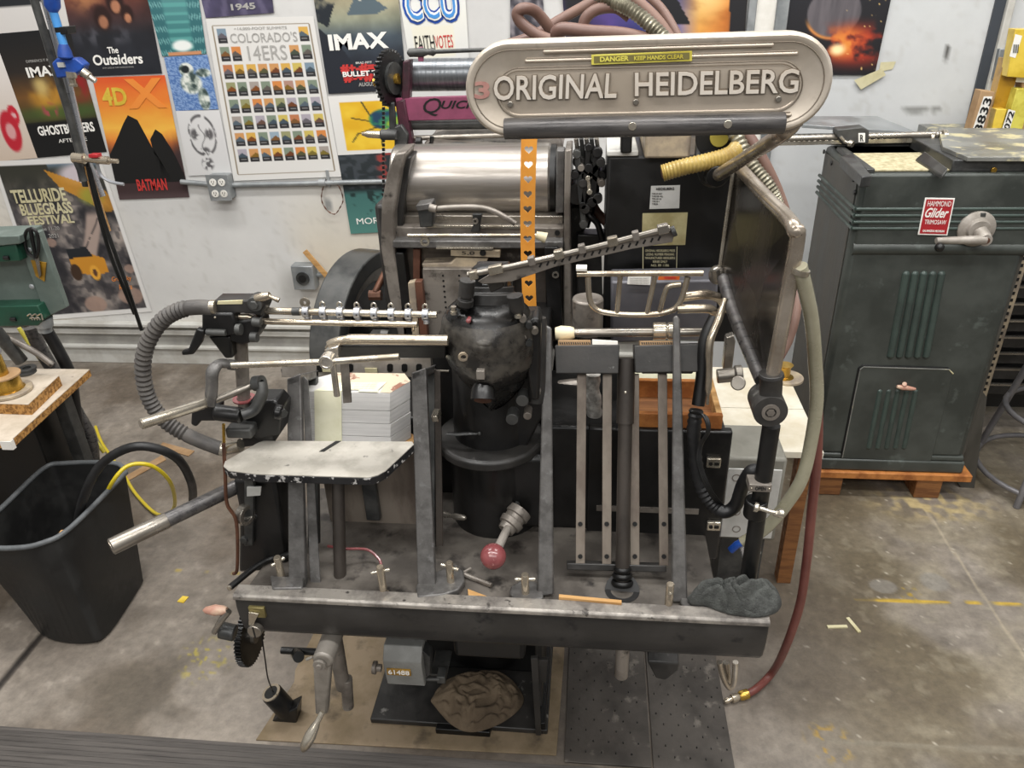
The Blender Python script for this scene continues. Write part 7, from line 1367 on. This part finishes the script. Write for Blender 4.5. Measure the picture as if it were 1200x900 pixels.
for a in (45, 135, 225, 315):
    d = V(math.cos(math.radians(a)), math.sin(math.radians(a)), 0); mb = MB(); mb.tube([cs+d*.12+V(0, 0, .6), cs+d*.235], .0115, 12); mk('leg', mb, 'stoolg', t)
for z, r in ((.05, .225), (.28, .185)):
    mb = MB(); mb.tube([cs+V(math.cos(2*PI*k/32)*r, math.sin(2*PI*k/32)*r, z) for k in range(32)], .0095, 10, closed=True); mk('foot_ring', mb, 'stoolg', t)
# ---- yellow cartons on the saw table
yc_ = 2.98
def carton(px, m, label, th=.05, lab=None, y=yc_, txt=None, tpx=None):
    mb = MB(); mb.prism([Yp(u, v, y) for u, v in px], (0, th, 0)); o = mk('carton', mb, m, None, .002); tag(o, label, 'carton')
    if lab:
        mb = MB(); mb.prism([Yp(u, v, y-.001) for u, v in lab], (0, .0008, 0)); l = mk('paper_label', mb, 'paperwhite', o)
        if txt:
            a, b, c = tpx; text(txt, 'ink', l, Yp(*a, y-.002), Yp(*b, y-.002), Yp(*c, y-.002), bold=.02)
    return o
carton([(1150, 106), (1166, 108), (1154, 160), (1136, 155)], 'kraft', 'brown carton with a column of grey numbers, leftmost of the cartons', lab=[(1153, 113), (1163, 113), (1150, 157), (1139, 154)], txt='3833', tpx=((1150, 155), (1163, 116), (1141, 153)), y=2.9)
carton([(1178, 68), (1196, 70), (1176, 160), (1155, 158)], 'amber', 'tall amber film wrapped carton behind the brown carton', y=2.94)
carton([(1192, 104), (1210, 104), (1195, 165), (1175, 161)], 'yellow', 'yellow carton with white numbered end, low at the right edge', lab=[(1182, 128), (1190, 130), (1180, 162), (1172, 158)], txt='7072', tpx=((1180, 160), (1189, 132), (1174, 157)), y=2.9)
carton([(1168, 128), (1180, 128), (1172, 160), (1160, 160)], 'yellowish', 'narrow bright yellow carton between the brown carton and the numbered one', y=2.905)
carton([(1190, 34), (1215, 34), (1208, 92), (1180, 90)], 'yellowish', 'bright yellow carton with barcode label high at the right edge', lab=[(1190, 40), (1198, 42), (1190, 68), (1183, 66)], txt='||||', tpx=((1187, 62), (1193, 62), (1188, 52)), y=2.9)
carton([(1200, 60), (1225, 60), (1215, 165), (1193, 165)], 'kraft', 'kraft paper wrapped carton touching the right edge', lab=[(1196, 75), (1208, 75), (1202, 97), (1190, 96)], y=2.93)
mb = MB(); mb.prism([Yp(1172, 57, WY-.05), Yp(1184, 58, WY-.05), Yp(1174, 95, WY-.05), Yp(1164, 94, WY-.05)], (0, .05, 0)); tag(mk('switch_box', mb, 'galv', None, .003), 'grey steel box on the wall behind the yellow cartons', 'box')
# table carrying the cartons (behind the saw)
mb = MB(); zb = Yp(1160, 160, 2.9).z; mb.box((1.22, 2.84, zb-.03), (2.2, 3.16, zb-.001)); t = thing('side_bench', V(1.7, 3.0, 0), 'low bench behind the saw carrying the yellow cartons', 'bench'); mk('top', mb, 'sawtop', t, .001)
for x in (1.26, 2.16):
    mb = MB(); mb.box((x-.02, 3.1, 0), (x+.02, 3.14, zb-.03)); mk('leg', mb, 'iron', t)
# ================================================================== LIGHT
w = bpy.data.worlds.new('world'); bpy.context.scene.world = w; w.use_nodes = True
bg = w.node_tree.nodes['Background']; bg.inputs[1].default_value = 1.0
_n = w.node_tree.nodes; _k = w.node_tree.links; _t = _n.new('ShaderNodeTexCoord'); _x = _n.new('ShaderNodeSeparateXYZ'); _r = _n.new('ShaderNodeValToRGB')
_k.new(_t.outputs['Generated'], _x.inputs[0]); _m = _n.new('ShaderNodeMapRange'); _m.inputs[1].default_value = -1; _m.inputs[2].default_value = 1; _k.new(_x.outputs[2], _m.inputs[0]); _k.new(_m.outputs[0], _r.inputs[0])
_e = _r.color_ramp.elements; _e[0].position = .45; _e[0].color = (.16, .15, .14, 1); _e[1].position = 1; _e[1].color = (.62, .61, .59, 1)
for p_, c_ in ((.54, (.32, .31, .3, 1)), (.62, (.5, .49, .47, 1)), (.72, (.38, .37, .36, 1))):
    q_ = _e.new(p_); q_.color = c_
_k.new(_r.outputs[0], bg.inputs[0])
def area(x, y, z, sx, sy, p, col=(1, .985, .96), rx=0, ry=0):
    l = bpy.data.lights.new('tube_light', 'AREA'); l.shape = 'RECTANGLE'; l.size = sx; l.size_y = sy; l.energy = p; l.color = col
    o = bpy.data.objects.new('tube_light', l); C.objects.link(o); o.location = (x, y, z); o.rotation_euler = (rx, ry, 0)
area(-1.2, 1.9, 3.6, 2.4, .3, 56); area(1.3, 1.9, 3.6, 2.4, .3, 56)
area(-1.2, .3, 3.6, 2.4, .3, 50); area(1.3, .3, 3.6, 2.4, .3, 50)
area(0, -1.6, 3.2, 4.5, .5, 64, rx=math.radians(35))
sc = bpy.context.scene
sc.view_settings.view_transform = 'Standard'; sc.view_settings.look = 'None'; sc.view_settings.exposure = 0.0; sc.view_settings.gamma = 1.0
sc.cycles.use_denoising = True

GR = {'poster': 'posters pinned on the back wall', 'carton': 'cartons standing on the bench at the right edge', 'hose': 'rubber and plastic hoses around the press', 'cord': 'thin cords hanging from the air pipes', 'cable': 'cables dropping behind the workbench', 'tape_strip': 'tape scraps on the wall', 'card_strip': 'punched and corrugated card strips', 'perforated_plate': 'perforated floor plates', 'steel_ring': 'washer rings on the workbench', 'wood_chip': 'wood slivers on the bare floor', 'outlet_box': 'outlet boxes on the back wall', 'conduit': 'grey conduits on the back wall'}
for o in bpy.data.objects:
    b = o.name.split('.')[0]
    if o.parent is None and b in GR and 'label' in o: o['group'] = GR[b]
